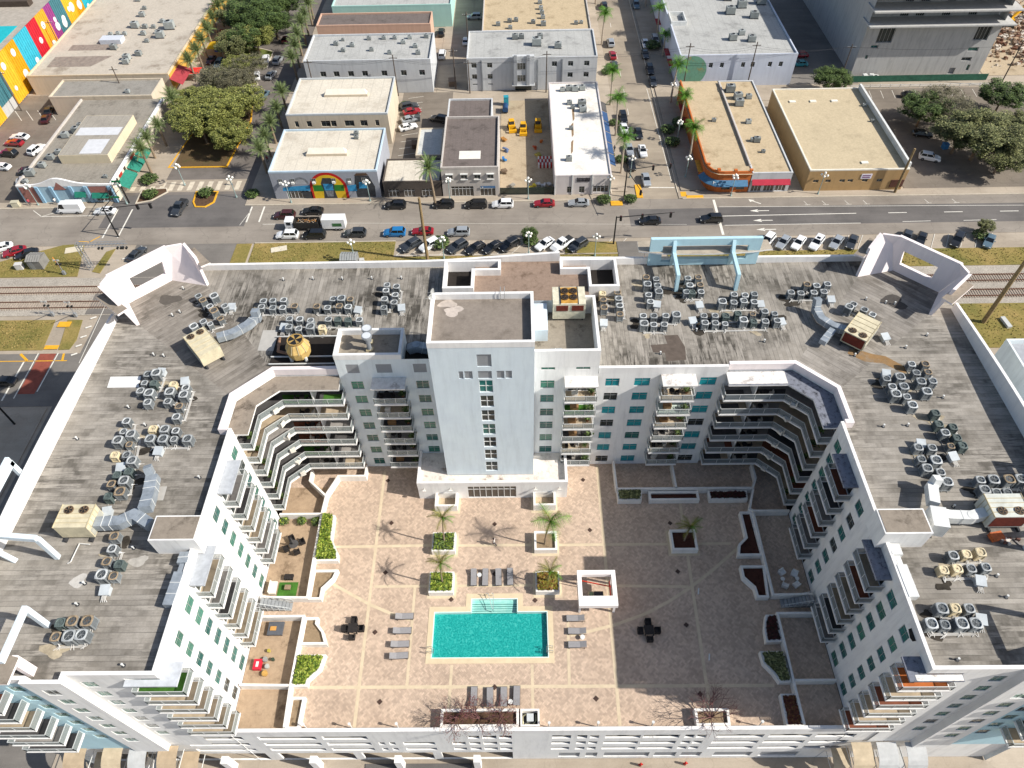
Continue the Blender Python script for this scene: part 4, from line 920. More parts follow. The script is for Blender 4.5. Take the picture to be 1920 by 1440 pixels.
for o in list(COL.objects):
    if str(o.get('group', '')).startswith('vent pipes'): o['category'] = 'vent pipe'
dp = MB().path([(-43.4, 33.3, 31.7), (-44.5, 33.4, 31.7), (-44.6, 31.4, 31.7), (-44.9, 31.3, 31.6)], .06, 6)
tag(dp.build('drain_pipe', PIPE), 'white bent drain pipe lying on the west wing roof', 'pipe')
MB().poly([(-49.3, 53.9), (-45.5, 53.9), (-45.8, 55.6), (-49.5, 55.6)], 31.512).build('roof_patch', M('DEDEDC', .8, .04), APT)
for q in ([(-39.3, 40.1), (-37.8, 40.1), (-37.7, 38.4), (-39.1, 38.4)], [(-32.7, 63.1), (-30.9, 63.1), (-30.2, 59.5), (-32.6, 59.6)], [(12.1, 66.2), (13.5, 66.2), (13.5, 64.9), (12.1, 64.9)]): MB().poly(q, 31.512).build('roof_patch', M('ABA8A2', .85, .06), APT)
def blob(cx, cy, r, seed, k=.35, n=18):
    q = random.Random(seed); ph = [q.uniform(0, 6.28) for _ in range(4)]
    return [(cx + r * (1 + k * math.sin(2 * a + ph[0]) * .5 + k * .5 * math.sin(3 * a + ph[1]) + k * .35 * math.sin(5 * a + ph[2])) * math.cos(a), cy + r * .8 * (1 + k * math.sin(2 * a + ph[0]) * .5 + k * .5 * math.sin(3 * a + ph[1])) * math.sin(a)) for a in [6.283 * i / n for i in range(n)]]
ST_D = M('3A352E', .95, .3, 1.2); ST_L = M('A69A84', .9, .2, 1.5)
k_ = 0
for lm, row, its in ACU:
    for x, y, f in its[::4]:
        q_ = random.Random(k_); k_ += 1
        MB().poly(blob(x + q_.uniform(-.9, .5), y + q_.uniform(-1.2, .2), q_.uniform(.5, 1.3), k_, .7), 31.503 + .0004 * k_).build('roof_stain', [ST_D if q_.random() < .55 else ST_L], APT)
RUSTST = flat_roof('8A6E4C', '857C70', 'rust_stain', .5)
MB().poly([(40.2, 58.9), (42.5, 57.8), (44.0, 57.4), (46.2, 55.2), (45.3, 54.6), (43.4, 56.2), (41.2, 56.6), (39.6, 57.9)], 31.508).build('roof_stain', RUSTST, APT)
MB().poly([(16.2, 58.5), (17.6, 58.4), (17.6, 57.0), (20.0, 57.2), (20.2, 59.3), (19.6, 61.4), (17.9, 61.3), (18.1, 59.9), (16.0, 59.7)], 31.508).build('roof_stain', M('5C524A', .9, .12, 1.5), APT)
for i, (x, y, r, c_) in enumerate(((-43.2, 29.5, .8, 'B9B5AE'), (-38, 31.5, .8, 'A9A49C'), (-7.5, 57.2, 1.0, 'B8ADA3'), (-8.2, 58.4, .9, 'B0A59B'), (-46.5, 69, 1.3, '55504A'), (48.2, 66.8, 1.5, '4A4642'))):
    MB().poly(blob(x, y, r, i), 40.206 if x > -10 and x < 0 else 31.51).build('roof_stain', M(c_, .9, .1, 2), APT)

t = thing('debris_crate', 'orange and white crate with scrap beside the east air handler', 'crate', (47.0, 33.0, 31.5)); MB().obox((46.6, 33.2), 1.2, .8, 31.55, 32.1, .2).build('crate_box', M('B9653A', .8, .2, 3), t)
b = MB(); q_ = random.Random(12)
for i in range(14): b.obox((47.8 + q_.uniform(-1, 1), 32.9 + q_.uniform(-.4, .4)), q_.uniform(.3, .9), .2, 31.52, 31.6 + q_.uniform(0, .3), q_.uniform(0, 3), i % 3)
b.build('scrap', [M('8A8480', .8, .2), M('C9C2B6', .8, .2), M('6A4A40', .8, .2)], t, kind='stuff')
# ------------------------------------------------------------------ courtyard deck
def paver_mat(name, base, alt, joint):
    """herringbone bond laid at 45 degrees, worked out from world position"""
    s = NT(name); p = s.pos(rotz=math.pi / 4)
    mp = s.n('ShaderNodeMapping'); mp.inputs['Scale'].default_value = (1 / .2, 1 / .2, 1); s.l(p, mp.inputs[0])
    sp = s.n('ShaderNodeSeparateXYZ'); s.l(mp.outputs[0], sp.inputs[0]); x, y = sp.outputs[0], sp.outputs[1]
    fx, fy = s.math('FLOOR', x), s.math('FLOOR', y)
    q = s.math('MODULO', s.math('ADD', s.math('MODULO', s.math('SUBTRACT', fx, fy), 4.0), 8.0), 4.0)
    horiz = s.math('LESS_THAN', q, 1.5)
    w = s.n('ShaderNodeTexWhiteNoise'); w.noise_dimensions = '3D'
    cx = s.math('SUBTRACT', fx, s.math('MULTIPLY', horiz, q)); cy = s.math('ADD', fy, s.math('MULTIPLY', s.math('SUBTRACT', 1.0, horiz), s.math('SUBTRACT', q, 2.0)))
    cb = s.n('ShaderNodeCombineXYZ'); s.l(cx, cb.inputs[0]); s.l(cy, cb.inputs[1]); s.l(horiz, cb.inputs[2]); s.l(cb.outputs[0], w.inputs['Vector'])
    cc = s.ramp(w.outputs['Value'], [(0, alt), (.5, base), (1, tuple(min(.95, v * 1.18) for v in srgb(base)))])
    ex = s.math('MINIMUM', s.math('FRACT', x), s.math('SUBTRACT', 1.0, s.math('FRACT', x))); ey = s.math('MINIMUM', s.math('FRACT', y), s.math('SUBTRACT', 1.0, s.math('FRACT', y)))
    jh = s.math('MULTIPLY', horiz, s.math('LESS_THAN', ey, .06)); jv = s.math('MULTIPLY', s.math('SUBTRACT', 1.0, horiz), s.math('LESS_THAN', ex, .06))
    cc = s.mix(cc, joint, s.math('MULTIPLY', s.math('MAXIMUM', jh, jv), .55))
    n = s.noise(s.pos(), .22, 6, .65)
    cc = s.mix(cc, s.ramp(n, [(.3, (.84, .83, .82)), (.68, (1.05, 1.05, 1.05))]), 1.0, 'MULTIPLY')
    n2 = s.noise(s.pos(), 2.6, 5, .7); cc = s.mix(cc, s.ramp(n2, [(.3, (.82, .82, .82)), (.65, (1.04, 1.04, 1.04))]), .7, 'MULTIPLY')
    return s.out(cc, .85, 0, .25)
PAVE = paver_mat('pavers_herringbone', 'BEA894', 'AF9B89', '96887C')
PAVE_P = paver_mat('pavers_patio', 'A08C7A', '8C7968', '6E6257')
CREAMB = M('C9B89C', .8, .06, 1.2, fine=.08)
deck = MB()
for r in ((-32.35, -10.9, 20.7, 55.6), (2.85, 35.2, 20.7, 55.6), (-10.9, 2.85, 20.7, 28.5), (-10.9, 2.85, 35.65, 55.6), (-10.9, -6.4, 34.0, 35.65), (-.75, 2.85, 34.0, 35.65)):
    deck.box(*r, 11.92, 12.0)
struct('pool_deck', deck, PAVE)
bands = MB(); zb = 12.005
def band(pts, w=.36, z=zb):
    L, R_ = offs(pts, w/2), offs(pts, -w/2)
    for i in range(len(pts) - 1): bands.add([(*R_[i], z), (*R_[i + 1], z), (*L[i + 1], z), (*L[i], z)], [(0, 1, 2, 3)])
band([(-19.2, 54.3), (-18.8, 20.75)]); band([(10.5, 55), (10.4, 20.75)])
band([(21.2, 50.1), (20.5, 20.75)], .36)
band([(-24.6, 42.8), (-11.9, 42.9)], .36, zb + .004); band([(-8.4, 42.85), (1.2, 42.85)], .36, zb + .004); band([(4.6, 42.8), (18.7, 42.8)], .36, zb + .004)
band([(22.4, 42.8), (26.8, 42.8)], .36, zb + .004)
band([(-18.6, 37.35), (-11.8, 37.35)], .34, zb + .004); band([(-8.5, 37.35), (1.4, 37.35)], .34, zb + .004); band([(11.3, 37.2), (20.4, 37.0)], .34, zb + .004)
band([(-13.5, 37.2), (-13.4, 25.4)], .32); band([(5.3, 33), (5.1, 25.4)], .32)
band([(-26, 25.3), (28.2, 25.2)], .36, zb + .004)
band([(-8.4, 27.7), (-8.5, 22.6)], .32); band([(.9, 27.7), (.9, 22.8)], .32)
for sgn in (0, 1):
    c = [(-24.0, 37.8), (-21.4, 36.4), (-18.8, 35.0), (-16.2, 33.9), (-13.7, 33.05)] if not sgn else [(5.5, 31.0), (7.7, 31.5), (11.0, 32.3), (14.7, 33.6), (17.7, 35.1), (20.5, 36.8), (23.6, 39.0), (27.5, 42.1)]
    band(c, .36, zb + .008)
# trims round planters
for q in ([(-11.95, 44.6), (-8.35, 44.6), (-8.35, 41.2), (-11.95, 41.2)], [(1.15, 44.6), (4.65, 44.6), (4.65, 41.25), (1.15, 41.25)], [(18.6, 44.7), (22.6, 44.7), (22.6, 41.1), (18.6, 41.1)], [(-11.95, 39.1), (-8.3, 39.1), (-8.3, 35.7), (-11.95, 35.7)], [(1.2, 39.1), (4.8, 39.1), (4.8, 35.7), (1.2, 35.7)], [(-11.95, 50.3), (-8.35, 50.3), (-8.35, 47.5), (-11.95, 47.5)], [(1.15, 50.3), (4.7, 50.3), (4.7, 47.5), (1.15, 47.5)]):
    bands.poly(q, zb + .012)
bands.build('paving_band', CREAMB, bpy.data.objects['pool_deck'])
tile = MB().obox((0, 0), .48, .48, 0, .012, math.pi / 4)
TL = tile.mesh('drain_tile', [M('4A3830', .6, .2)])
for i, (x, y) in enumerate([(-18.6, 52.8), (-17.4, 46.2), (-3.7, 45.9), (8.4, 52.6), (8.8, 44.9), (19.4, 45.8), (-17.8, 31.6), (-16.3, 23.7), (-8.9, 35.6), (-3.4, 25.2), (-17.4, 39.2), (-3.6, 38.9), (19.4, 39.0), (19.4, 32.2), (19.7, 24.3), (8.0, 23.9), (1.4, 35.4)]):
    o = link('drain_tile', TL, bpy.data.objects['pool_deck'], Vector((x, y, 12.018)) - WL['pool_deck'])
# ------------------------------------------------------------------ pool
pt = thing('swimming_pool', 'turquoise swimming pool with cream coping and a bay of steps', 'swimming pool', (-4, 31.3, 12))
s = NT('pool_water'); p = s.pos()
v = s.n('ShaderNodeTexVoronoi', feature='SMOOTH_F1'); v.inputs['Scale'].default_value = 5.2
nz = s.n('ShaderNodeTexNoise'); nz.inputs['Scale'].default_value = 1.3; s.l(p, nz.inputs['Vector'])
mx_ = s.n('ShaderNodeVectorMath', operation='ADD'); s.l(p, mx_.inputs[0]); s.l(nz.outputs['Color'], mx_.inputs[1]); s.l(mx_.outputs[0], v.inputs['Vector'])
s.bump(v.outputs['Distance'], .08, .4)
cc = s.ramp(v.outputs['Distance'], [(.12, (.006, .23, .21)), (.5, (.018, .33, .295)), (.85, (.06, .43, .38))])
WATER = s.out(cc, .06, 0, .5)
MB().box(-10.9, 2.85, 28.5, 34.0, 11.25, 11.5).build('water', WATER, pt)
s = NT('pool_step_water'); s.l(s.ramp(s.noise(s.pos((.6, 1, 1)), 2.2, 3), [(.3, (.22, .52, .47)), (.7, (.36, .66, .58))]), s.b.inputs['Base Color']); s.b.inputs['Roughness'].default_value = .08
stp = s.m
b = MB()
for i in range(5): b.box(-6.4, -.75, 34.0 + i * .27, 34.27 + i * .27 if i < 4 else 35.65, 11.25, 11.52 + i * .03)
b.build('pool_step', [stp], pt)
b = MB()
for i in range(5): b.box(-6.35, -.8, 34.0 + i * .27 - .03, 34.0 + i * .27 + .03, 11.5, 11.535 + i * .03)
b.build('step_edge', M('2F6E66', .4), pt)
lin = MB(); P_ = [(-10.9, 28.5), (2.85, 28.5), (2.85, 34.0), (-.75, 34.0), (-.75, 35.65), (-6.4, 35.65), (-6.4, 34.0), (-10.9, 34.0)]
lin.strip(P_, .12, 11.22, 12.03, closed=True); lin.build('pool_wall', M('CFE3DD', .4, .05), pt)
cp = [(-11.2, 28.15), (3.2, 28.15), (3.2, 34.35), (-.4, 34.35), (-.4, 36.0), (-6.75, 36.0), (-6.75, 34.35), (-11.2, 34.35)]
MB().strip(cp, .62, 12.0, 12.035, closed=True).build('coping', M('CDBB9C', .75, .05, 1.2), pt)
def ladder_rail(name, lab, x, dx, y):
    b = MB()
    for k in (0, .55): b.path([(x, y + k, 12.0), (x, y + k, 12.75), (x + dx * .4, y + k, 12.9), (x + dx * .8, y + k, 12.6), (x + dx * .85, y + k, 11.8)], .035, 6)
    for z in (11.95, 12.2): b.tube((x + dx * .83, y, z), (x + dx * .83, y + .55, z), .03, 5)
    tag(b.build(name, M('C8CCCC', .2, .03, metal=.9)), lab, 'pool ladder')
ladder_rail('pool_ladder', 'steel pool ladder at the left end of the pool', -11.4, .9, 29.0); ladder_rail('pool_ladder', 'steel pool ladder at the right end of the pool', 3.35, -.9, 29.0)
b = MB()
for x in (-4.3,): b.path([(x - .3, 36.0, 12.0), (x - .3, 36.0, 12.9), (x, 35.9, 12.95), (x + .5, 34.2, 12.3), (x + .5, 34.2, 11.7)], .035, 6).path([(x + .45, 36.0, 12.0), (x + .45, 36.0, 12.9), (x + .6, 35.9, 12.95), (x + .6, 34.2, 12.3), (x + .6, 34.1, 11.7)], .035, 6)
tag(b.build('handrail', M('C8CCCC', .2, .03, metal=.9)), 'bent steel handrail over the pool steps', 'handrail')
# ------------------------------------------------------------------ planters
PLW = stucco('E6E2DA', .12, 'planter_white')
SOIL = flat_roof('5A4636', '2E2219', 'planter_soil', 1.4); SOILL = flat_roof('8D7A62', '5C4A3A', 'planter_soil_dry', 1.2); MULCH = flat_roof('4A2E26', '241512', 'planter_mulch', 2.0)
def leaf_mesh(name, pts_fn, n, size, mats, seed, zdir=.6):
    """many leaf-sized faces spread through a volume"""
    q = random.Random(seed); mb = MB(); nm = len(mats)
    for i in range(n):
        c = pts_fn(q); a = q.uniform(0, 6.283); tl = q.uniform(-1, 1) * zdir; s_ = size * q.uniform(.6, 1.35)
        u = Vector((math.cos(a), math.sin(a), q.uniform(-.3, .3))) * s_; w = Vector((-math.sin(a), math.cos(a), tl)) * s_ * .55
        c = Vector(c); mb.add([c - u, c + w * .9, c + u, c - w * .9], [(0, 1, 2, 3)], q.randrange(nm))
    return mb
LEAFM = lambda col, var=.35: M(col, .6, var, 3.0, spec=.25)
HEDGE = [LEAFM('808F30'), LEAFM('667A28'), LEAFM('98A246'), LEAFM('46601E')]
OLIVE = [LEAFM('777A4C'), LEAFM('5E643C'), LEAFM('8C8C60'), LEAFM('454A2E')]
GREEN = [LEAFM('556838'), LEAFM('46572D'), LEAFM('6A7C46'), LEAFM('334122')]
def inpoly(x, y, P):
    r = False; n = len(P)
    for i in range(n):
        (x1, y1), (x2, y2) = P[i], P[(i + 1) % n]
        if (y1 > y) != (y2 > y) and x < (x2 - x1) * (y - y1) / (y2 - y1) + x1: r = not r
    return r
def fill_poly(P, z0, z1, q):
    xs = [p[0] for p in P]; ys = [p[1] for p in P]
    while True:
        x, y = q.uniform(min(xs), max(xs)), q.uniform(min(ys), max(ys))
        if inpoly(x, y, P): return (x, y, z0 + (z1 - z0) * q.random() ** .6)
def planter(pts, label, top=12.9, fill=SOIL, group=None, w=.28, hedge=None, seed=0, htop=.35):
    t = thing('planter', label, 'planter', (sum(p[0] for p in pts) / len(pts), sum(p[1] for p in pts) / len(pts), 12), group)
    MB().strip(pts, w, 12.0, top, closed=True).build('planter_wall', PLW, t)
    MB().poly(pts, top - .3).build('soil', fill, t)
    if hedge:
        inn = offs(pts, .1 if poly_area(pts) > 0 else -.1, True)
        n = int(abs(poly_area(pts)) * 240)
        leaf_mesh('hedge', lambda q: fill_poly(inn, top - .25, top + htop, q), n, .16, hedge, seed).build('hedge', hedge, t)
    return t
SMALLP = [(-11.5, 44.1), (-8.8, 44.1), (-8.8, 41.7), (-11.5, 41.7)]
planter([(-11.5, 44.1), (-8.8, 44.1), (-8.8, 41.7), (-11.5, 41.7)], 'square white planter of green shrubs with a palm, rear left of the pool', 13.0, SOIL, hedge=GREEN + HEDGE[:2], seed=1)
planter([(1.6, 44.15), (4.25, 44.15), (4.25, 41.75), (1.6, 41.75)], 'square white planter of bare soil with a windblown palm', 13.0, SOILL)
planter([(19.1, 44.2), (22.1, 44.2), (22.1, 41.6), (19.1, 41.6)], 'square white planter with a drooping palm standing alone in the shade', 13.0, MULCH)
planter([(-11.5, 38.65), (-8.75, 38.65), (-8.75, 36.2), (-11.5, 36.2)], 'square white planter of bright yellow-green shrubs left of the pool steps', 13.0, SOIL, hedge=HEDGE, seed=2)
planter([(1.65, 38.6), (4.3, 38.6), (4.3, 36.2), (1.65, 36.2)], 'square white planter of reddish brown shrubs beside the pergola', 13.0, SOIL, hedge=[LEAFM('8A6A2E'), LEAFM('6E4F24'), LEAFM('7E7A2E')], seed=3)
for x0, lab in ((-11.5, 'open concrete light well left of the lobby door'), (1.6, 'open concrete light well right of the lobby door')):
    t = thing('light_well', lab, 'light well', (x0 + 1.35, 49, 12), 'light wells by the lobby')
    MB().strip([(x0, 50.0), (x0 + 2.7, 50.0), (x0 + 2.7, 48.0), (x0, 48.0)], .28, 12, 13.4, closed=True).build('well_wall', PLW, t)
    MB().poly([(x0, 50.0), (x0 + 2.7, 50.0), (x0 + 2.7, 48.0), (x0, 48.0)], 12.1).build('well_floor', flat_roof('B5A48C', '8A7A66', 'well_floor', .7), t)
planter([(-26.4, 47.1), (-25.0, 46.9), (-24.85, 43.5), (-23.75, 41.5), (-23.6, 40.6), (-26.3, 40.6)], 'tall bright green hedge in a curved white planter at the left patios', 12.8, SOIL, hedge=HEDGE, seed=4, htop=.8)
planter([(-26.2, 39.1), (-23.4, 39.1), (-23.7, 38.1), (-24.85, 36.8), (-24.85, 35.5), (-26.2, 35.5)], 'left white planter of dry soil with a concave edge below the hedge', 12.9, SOILL)
planter([(-26.2, 33.0), (-24.8, 33.0), (-24.8, 32.4), (-23.9, 31.4), (-23.3, 30.0), (-26.2, 30.0)], 'small left planter of dry earth with a convex edge', 12.9, SOILL)
planter([(-26.2, 28.6), (-23.2, 28.6), (-23.5, 27.1), (-24.7, 25.9), (-24.7, 25.3), (-26.2, 25.3)], 'low yellow-green hedge in a quarter-round planter near the left front', 12.8, SOIL, hedge=HEDGE, seed=5, htop=.6)
planter([(-26.05, 23.9), (-24.7, 23.9), (-24.75, 20.8), (-26.0, 20.8)], 'narrow dry planter in the front left corner of the deck', 12.9, SOILL)
planter([(12.9, 50.3), (16.0, 50.3), (15.8, 48.9), (12.9, 48.9)], 'shaded white planter of low green shrubs below the right wing', 12.9, SOIL, hedge=OLIVE, seed=6)
planter([(17.1, 50.0), (23.5, 50.0), (23.5, 48.9), (17.1, 48.9)], 'long shaded planter of dark soil in the middle of the right patios', 12.9, MULCH)
planter([(25.1, 50.0), (30.0, 50.0), (29.9, 48.9), (25.1, 48.9)], 'shaded planter of dark red plants at the right patio corner', 12.9, MULCH, hedge=[LEAFM('4A1E1E'), LEAFM('3A2A1E')], seed=7, htop=.2)
planter([(28.7, 46.8), (30.0, 46.8), (30.1, 40.8), (27.2, 40.8), (27.6, 42.2), (28.7, 43.2)], 'tall shaded planter of dark mulch with a curved foot', 12.9, MULCH)
planter([(27.2, 39.2), (30.0, 39.2), (29.6, 35.3), (28.4, 35.3), (28.3, 36.5), (27.2, 37.8)], 'shaded mulch planter with concave edge beside the white patio chairs', 12.9, MULCH)
planter([(28.9, 32.9), (30.0, 32.9), (29.9, 30.0), (28.3, 29.9), (28.4, 31.4)], 'shaded planter of dark red foliage beside the right stairs', 12.9, MULCH, hedge=[LEAFM('4A2020'), LEAFM('33261C')], seed=8, htop=.2)
planter([(27.3, 28.6), (29.7, 28.6), (29.8, 25.4), (28.7, 25.4), (28.2, 26.4), (27.4, 27.4)], 'shaded quarter-round planter of dull green hedge', 12.9, SOIL, hedge=OLIVE, seed=9, htop=.5)
planter([(28.5, 23.9), (30.0, 23.9), (30.0, 20.8), (28.4, 20.8)], 'narrow planter of reddish ground plants in the front right corner', 12.9, MULCH, hedge=[LEAFM('5A2A22'), LEAFM('6E4A2A')], seed=10, htop=.15)
planter([(-9.1, 22.5), (-.8, 22.5), (-.8, 20.9), (-9.1, 20.9)], 'long white planter against the front wall filled with bare branches', 13.0, SOIL)
planter([(18.7, 22.4), (22.2, 22.4), (22.1, 20.9), (18.7, 20.9)], 'white planter with a bare tree at the right of the front wall', 13.0, SOILL)
t = thing('equipment_enclosure', 'white walled pump enclosure with pipes at the end of the long planter', 'enclosure', (.5, 21.7, 12))
MB().strip([(-.4, 22.5), (1.5, 22.5), (1.5, 20.9), (-.4, 20.9)], .2, 12, 13.0, closed=True).build('enclosure_wall', PLW, t)
MB().box(.2, .95, 21.4, 22.2, 12.05, 12.7).build('pump_box', M('B9BDBD', .5, .05), t)
MB().path([(-.2, 21.2, 12.3), (-.2, 22.0, 12.3), (.1, 22.2, 12.3)], .07, 6).path([(0, 21.2, 12.2), (.9, 21.2, 12.2), (1.2, 21.6, 12.2), (1.2, 22.2, 12.2)], .07, 6).build('pipe', M('C9C4A0', .5), t)
MB().poly([(-.3, 22.4), (1.4, 22.4), (1.4, 21.0), (-.3, 21.0)], 12.03).build('floor', DKMETAL, t)
# ------------------------------------------------------------------ patio walls and floors
def gwall(pts, lab, top=13.2, w=.26):
    b = MB().strip(pts, w, 12.0, top); tag(b.build('garden_wall', PLW), lab, 'garden wall', 'low white patio walls')
gwall([(-32.2, 47.05), (-26.65, 47.05)], 'low white patio wall behind the left hedge')
gwall([(-26.6, 47.0), (-26.5, 39.3), (-26.4, 35.5), (-32.2, 35.6)], 'low white wall round the left patio with the turf rug')
gwall([(-32.2, 33.15), (-26.4, 33.2), (-26.4, 25.2), (-26.2, 20.8)], 'long low white wall along the two front left patios')
gwall([(-32.2, 25.3), (-26.6, 25.2)], 'short white wall dividing the two front left patios')
gwall([(-21.6, 54.6), (-21.6, 52.9), (-25.3, 52.9), (-26.45, 50.1), (-26.6, 47.2)], 'white angled patio wall in the rear left corner')
gwall([(-29.1, 54.0), (-29.1, 52.2), (-26.6, 49.9)], 'white bent wall dividing the rear left corner patio')
gwall([(12.7, 54.9), (12.75, 50.45)], 'short white patio wall at the edge of the shade')
gwall([(20.7, 54.4), (20.75, 50.4)], 'white wall dividing the shaded rear patios')
gwall([(12.9, 50.45), (31.0, 50.4), (31.7, 51.9), (31.7, 54.3)], 'shaded white wall along the rear right patios')
gwall([(31.0, 50.2), (29.9, 47.2), (30.3, 46.9), (35.0, 46.9)], 'shaded bent white wall at the right corner patio')
gwall([(30.25, 46.6), (30.2, 35.4), (34.9, 35.45)], 'shaded white wall round the patio with white chairs')
gwall([(34.9, 33.1), (30.15, 33.1), (30.1, 25.4), (30.1, 20.8)], 'shaded white wall along the two front right patios')
gwall([(30.2, 25.4), (34.9, 25.4)], 'shaded white wall dividing the two front right patios')
pf = MB()
for r in ((-32.3, -26.7, 35.8, 46.9), (-32.3, -26.6, 25.4, 33.0), (-32.3, -26.4, 20.8, 25.1), (-32.3, -26.8, 47.3, 51.8)): pf.box(*r, 12.0, 12.012)
struct('patio_floor', pf, flat_roof('A58F77', '6E5C4A', 'patio_floor_stained', .35))
# ------------------------------------------------------------------ deck furniture
WICK = M('2A2625', .75, .2, 6.0); SLING = M('8D8B8C', .85, .06, 5.0); LFRAME = M('4A484A', .6, .1)
def lounger():
    t = thing('sun_lounger', None, 'sun lounger')
    MB().box(-.32, .32, -.95, .25, .30, .36).build('seat', SLING, t, world=False)
    b = MB().add([(-.32, .25, .31), (.32, .25, .31), (.32, .95, .50), (-.32, .95, .50), (-.32, .25, .36), (.32, .25, .36), (.32, .95, .56), (-.32, .95, .56)], [(0, 3, 2, 1), (4, 5, 6, 7), (0, 1, 5, 4), (1, 2, 6, 5), (2, 3, 7, 6), (3, 0, 4, 7)]); b.build('backrest', SLING, t, world=False)
    f = MB()
    for x in (-.36, .33): f.box(x, x + .03, -1.0, 1.0, .26, .31)
    f.box(-.36, .36, -1.0, -.96, .26, .33); f.box(-.33, .33, .22, .27, .28, .34); f.build('frame', LFRAME, t, world=False)
    for x in (-.32, .32):
        for y in (-.85, .75): MB().box(x - .03, x + .03, y - .03, y + .03, 0, .28).build('leg', LFRAME, t, world=False)
    return t
LG = lounger()
HP = math.pi / 2
LGS = [(-14.4, 33.4, HP, 'sun lounger nearest the rear in the column left of the pool'), (-14.5, 31.65, HP, 'second sun lounger from the rear in the column left of the pool'), (-14.6, 30.05, HP, 'third sun lounger from the rear in the column left of the pool'), (-14.6, 28.7, HP + .06, 'last sun lounger at the front of the column left of the pool'),
 (-6.2, 38.3, 0, 'leftmost lounger in the row behind the pool steps'), (-4.75, 38.3, 0, 'lounger just right of the round side table behind the pool'), (-3.1, 38.3, 0, 'third lounger from the left behind the pool steps'), (-1.65, 38.35, 0, 'rightmost lounger in the row behind the pool steps'),
 (6.2, 33.0, -HP, 'rear lounger of the three right of the pool'), (6.3, 31.45, -HP, 'middle lounger of the three right of the pool'), (6.25, 29.85, -HP, 'front lounger of the three right of the pool'),
 (-5.7, 24.1, math.pi, 'leftmost lounger in the row by the long front planter'), (-3.9, 24.0, math.pi, 'second lounger from the left by the long front planter'), (-2.35, 24.05, math.pi, 'third lounger from the left by the long front planter'), (-.9, 24.15, math.pi, 'rightmost lounger in the row by the long front planter')]
for x, y, a, lab in LGS:
    o = place(LG, (x, y, 12.0), a + random.uniform(-.03, .03), 'grey ' + lab, 1.12, 'grey sun loungers round the pool'); o['category'] = 'sun lounger'
for (x, y, lab) in ((-5.5, 38.6, 'small round white side table between loungers behind the pool'), (6.9, 30.7, 'small round white side table between loungers right of the pool'), (-1.6, 23.5, 'small round white side table by the front loungers')):
    t = thing('side_table', lab, 'side table', (x, y, 12)); MB().cyl(x, y, 12.42, 12.47, .28, 16).build('table_top', DUCTW, t); MB().cyl(x, y, 12.0, 12.42, .04, 8).build('pedestal', DUCTW, t); MB().cyl(x, y, 12.0, 12.03, .2, 12).build('base', DUCTW, t)
def wicker_chair(root, x, y, a, mat=WICK, name='dining_chair', lab=None, s_=1.0):
    t = thing(name, lab, 'chair', (0, 0, 0), 'dark wicker chairs round the deck tables' if mat is WICK else 'white patio chairs')
    MB().box(-.32 * s_, .32 * s_, -.32 * s_, .3 * s_, .2, .46).build('seat', mat, t, world=False)
    MB().box(-.34 * s_, .34 * s_, .26 * s_, .36 * s_, .2, .88).build('backrest', mat, t, world=False)
    for sx in (-1, 1): MB().box(sx * .34 * s_ - .04, sx * .34 * s_ + .04, -.32 * s_, .28 * s_, .2, .66).build('armrest', mat, t, world=False)
    for sx in (-1, 1):
        for sy in (-1, 1): MB().box(sx * .28 * s_ - .03, sx * .28 * s_ + .03, sy * .26 * s_ - .03, sy * .26 * s_ + .03, 0, .2).build('leg', mat, t, world=False)
    t.location = (x, y, 12.0); t.rotation_euler = (0, 0, a)
    return t
for (x, y, where) in ((-20.4, 31.9, 'left of the pool in the sun'), (14.8, 31.4, 'right of the pool in the shade')):
    t = thing('dining_table', 'square dark wicker table ' + where, 'table', (x, y, 12)); MB().box(x - .55, x + .55, y - .55, y + .55, 12.68, 12.74).build('table_top', WICK, t)
    for sx in (-1, 1):
        for sy in (-1, 1): MB().box(x + sx * .48 - .05, x + sx * .48 + .05, y + sy * .48 - .05, y + sy * .48 + .05, 12, 12.68).build('leg', WICK, t)
    for k, nm in enumerate(('rear', 'left', 'front', 'right')):
        a = HP * k; wicker_chair(None, x - math.sin(a) * 1.0, y + math.cos(a) * 1.0, a, WICK, 'dining_chair', 'dark wicker chair, %s side of table %s' % (nm, where))
WPL = M('E3E1DC', .5, .03)
for i, (x, y, a, lab) in enumerate(((32.2, 38.6, .5, 'rear left white patio chair of four in the shade'), (33.7, 38.4, -.5, 'rear right white patio chair of four in the shade'), (32.2, 36.9, 2.6, 'front left white patio chair of four in the shade'), (33.6, 37.0, -2.6, 'front right white patio chair of four in the shade'))): wicker_chair(None, x, y, a, WPL, 'patio_chair', lab)
for (x, y, lab) in ((32.1, 37.75, 'left small white round table between the patio chairs'), (33.9, 37.8, 'right small white round table between the patio chairs')):
    t = thing('side_table', lab, 'side table', (x, y, 12)); MB().cyl(x, y, 12.4, 12.45, .26, 14).build('table_top', WPL, t); MB().cyl(x, y, 12.0, 12.4, .05, 8).build('pedestal', WPL, t)
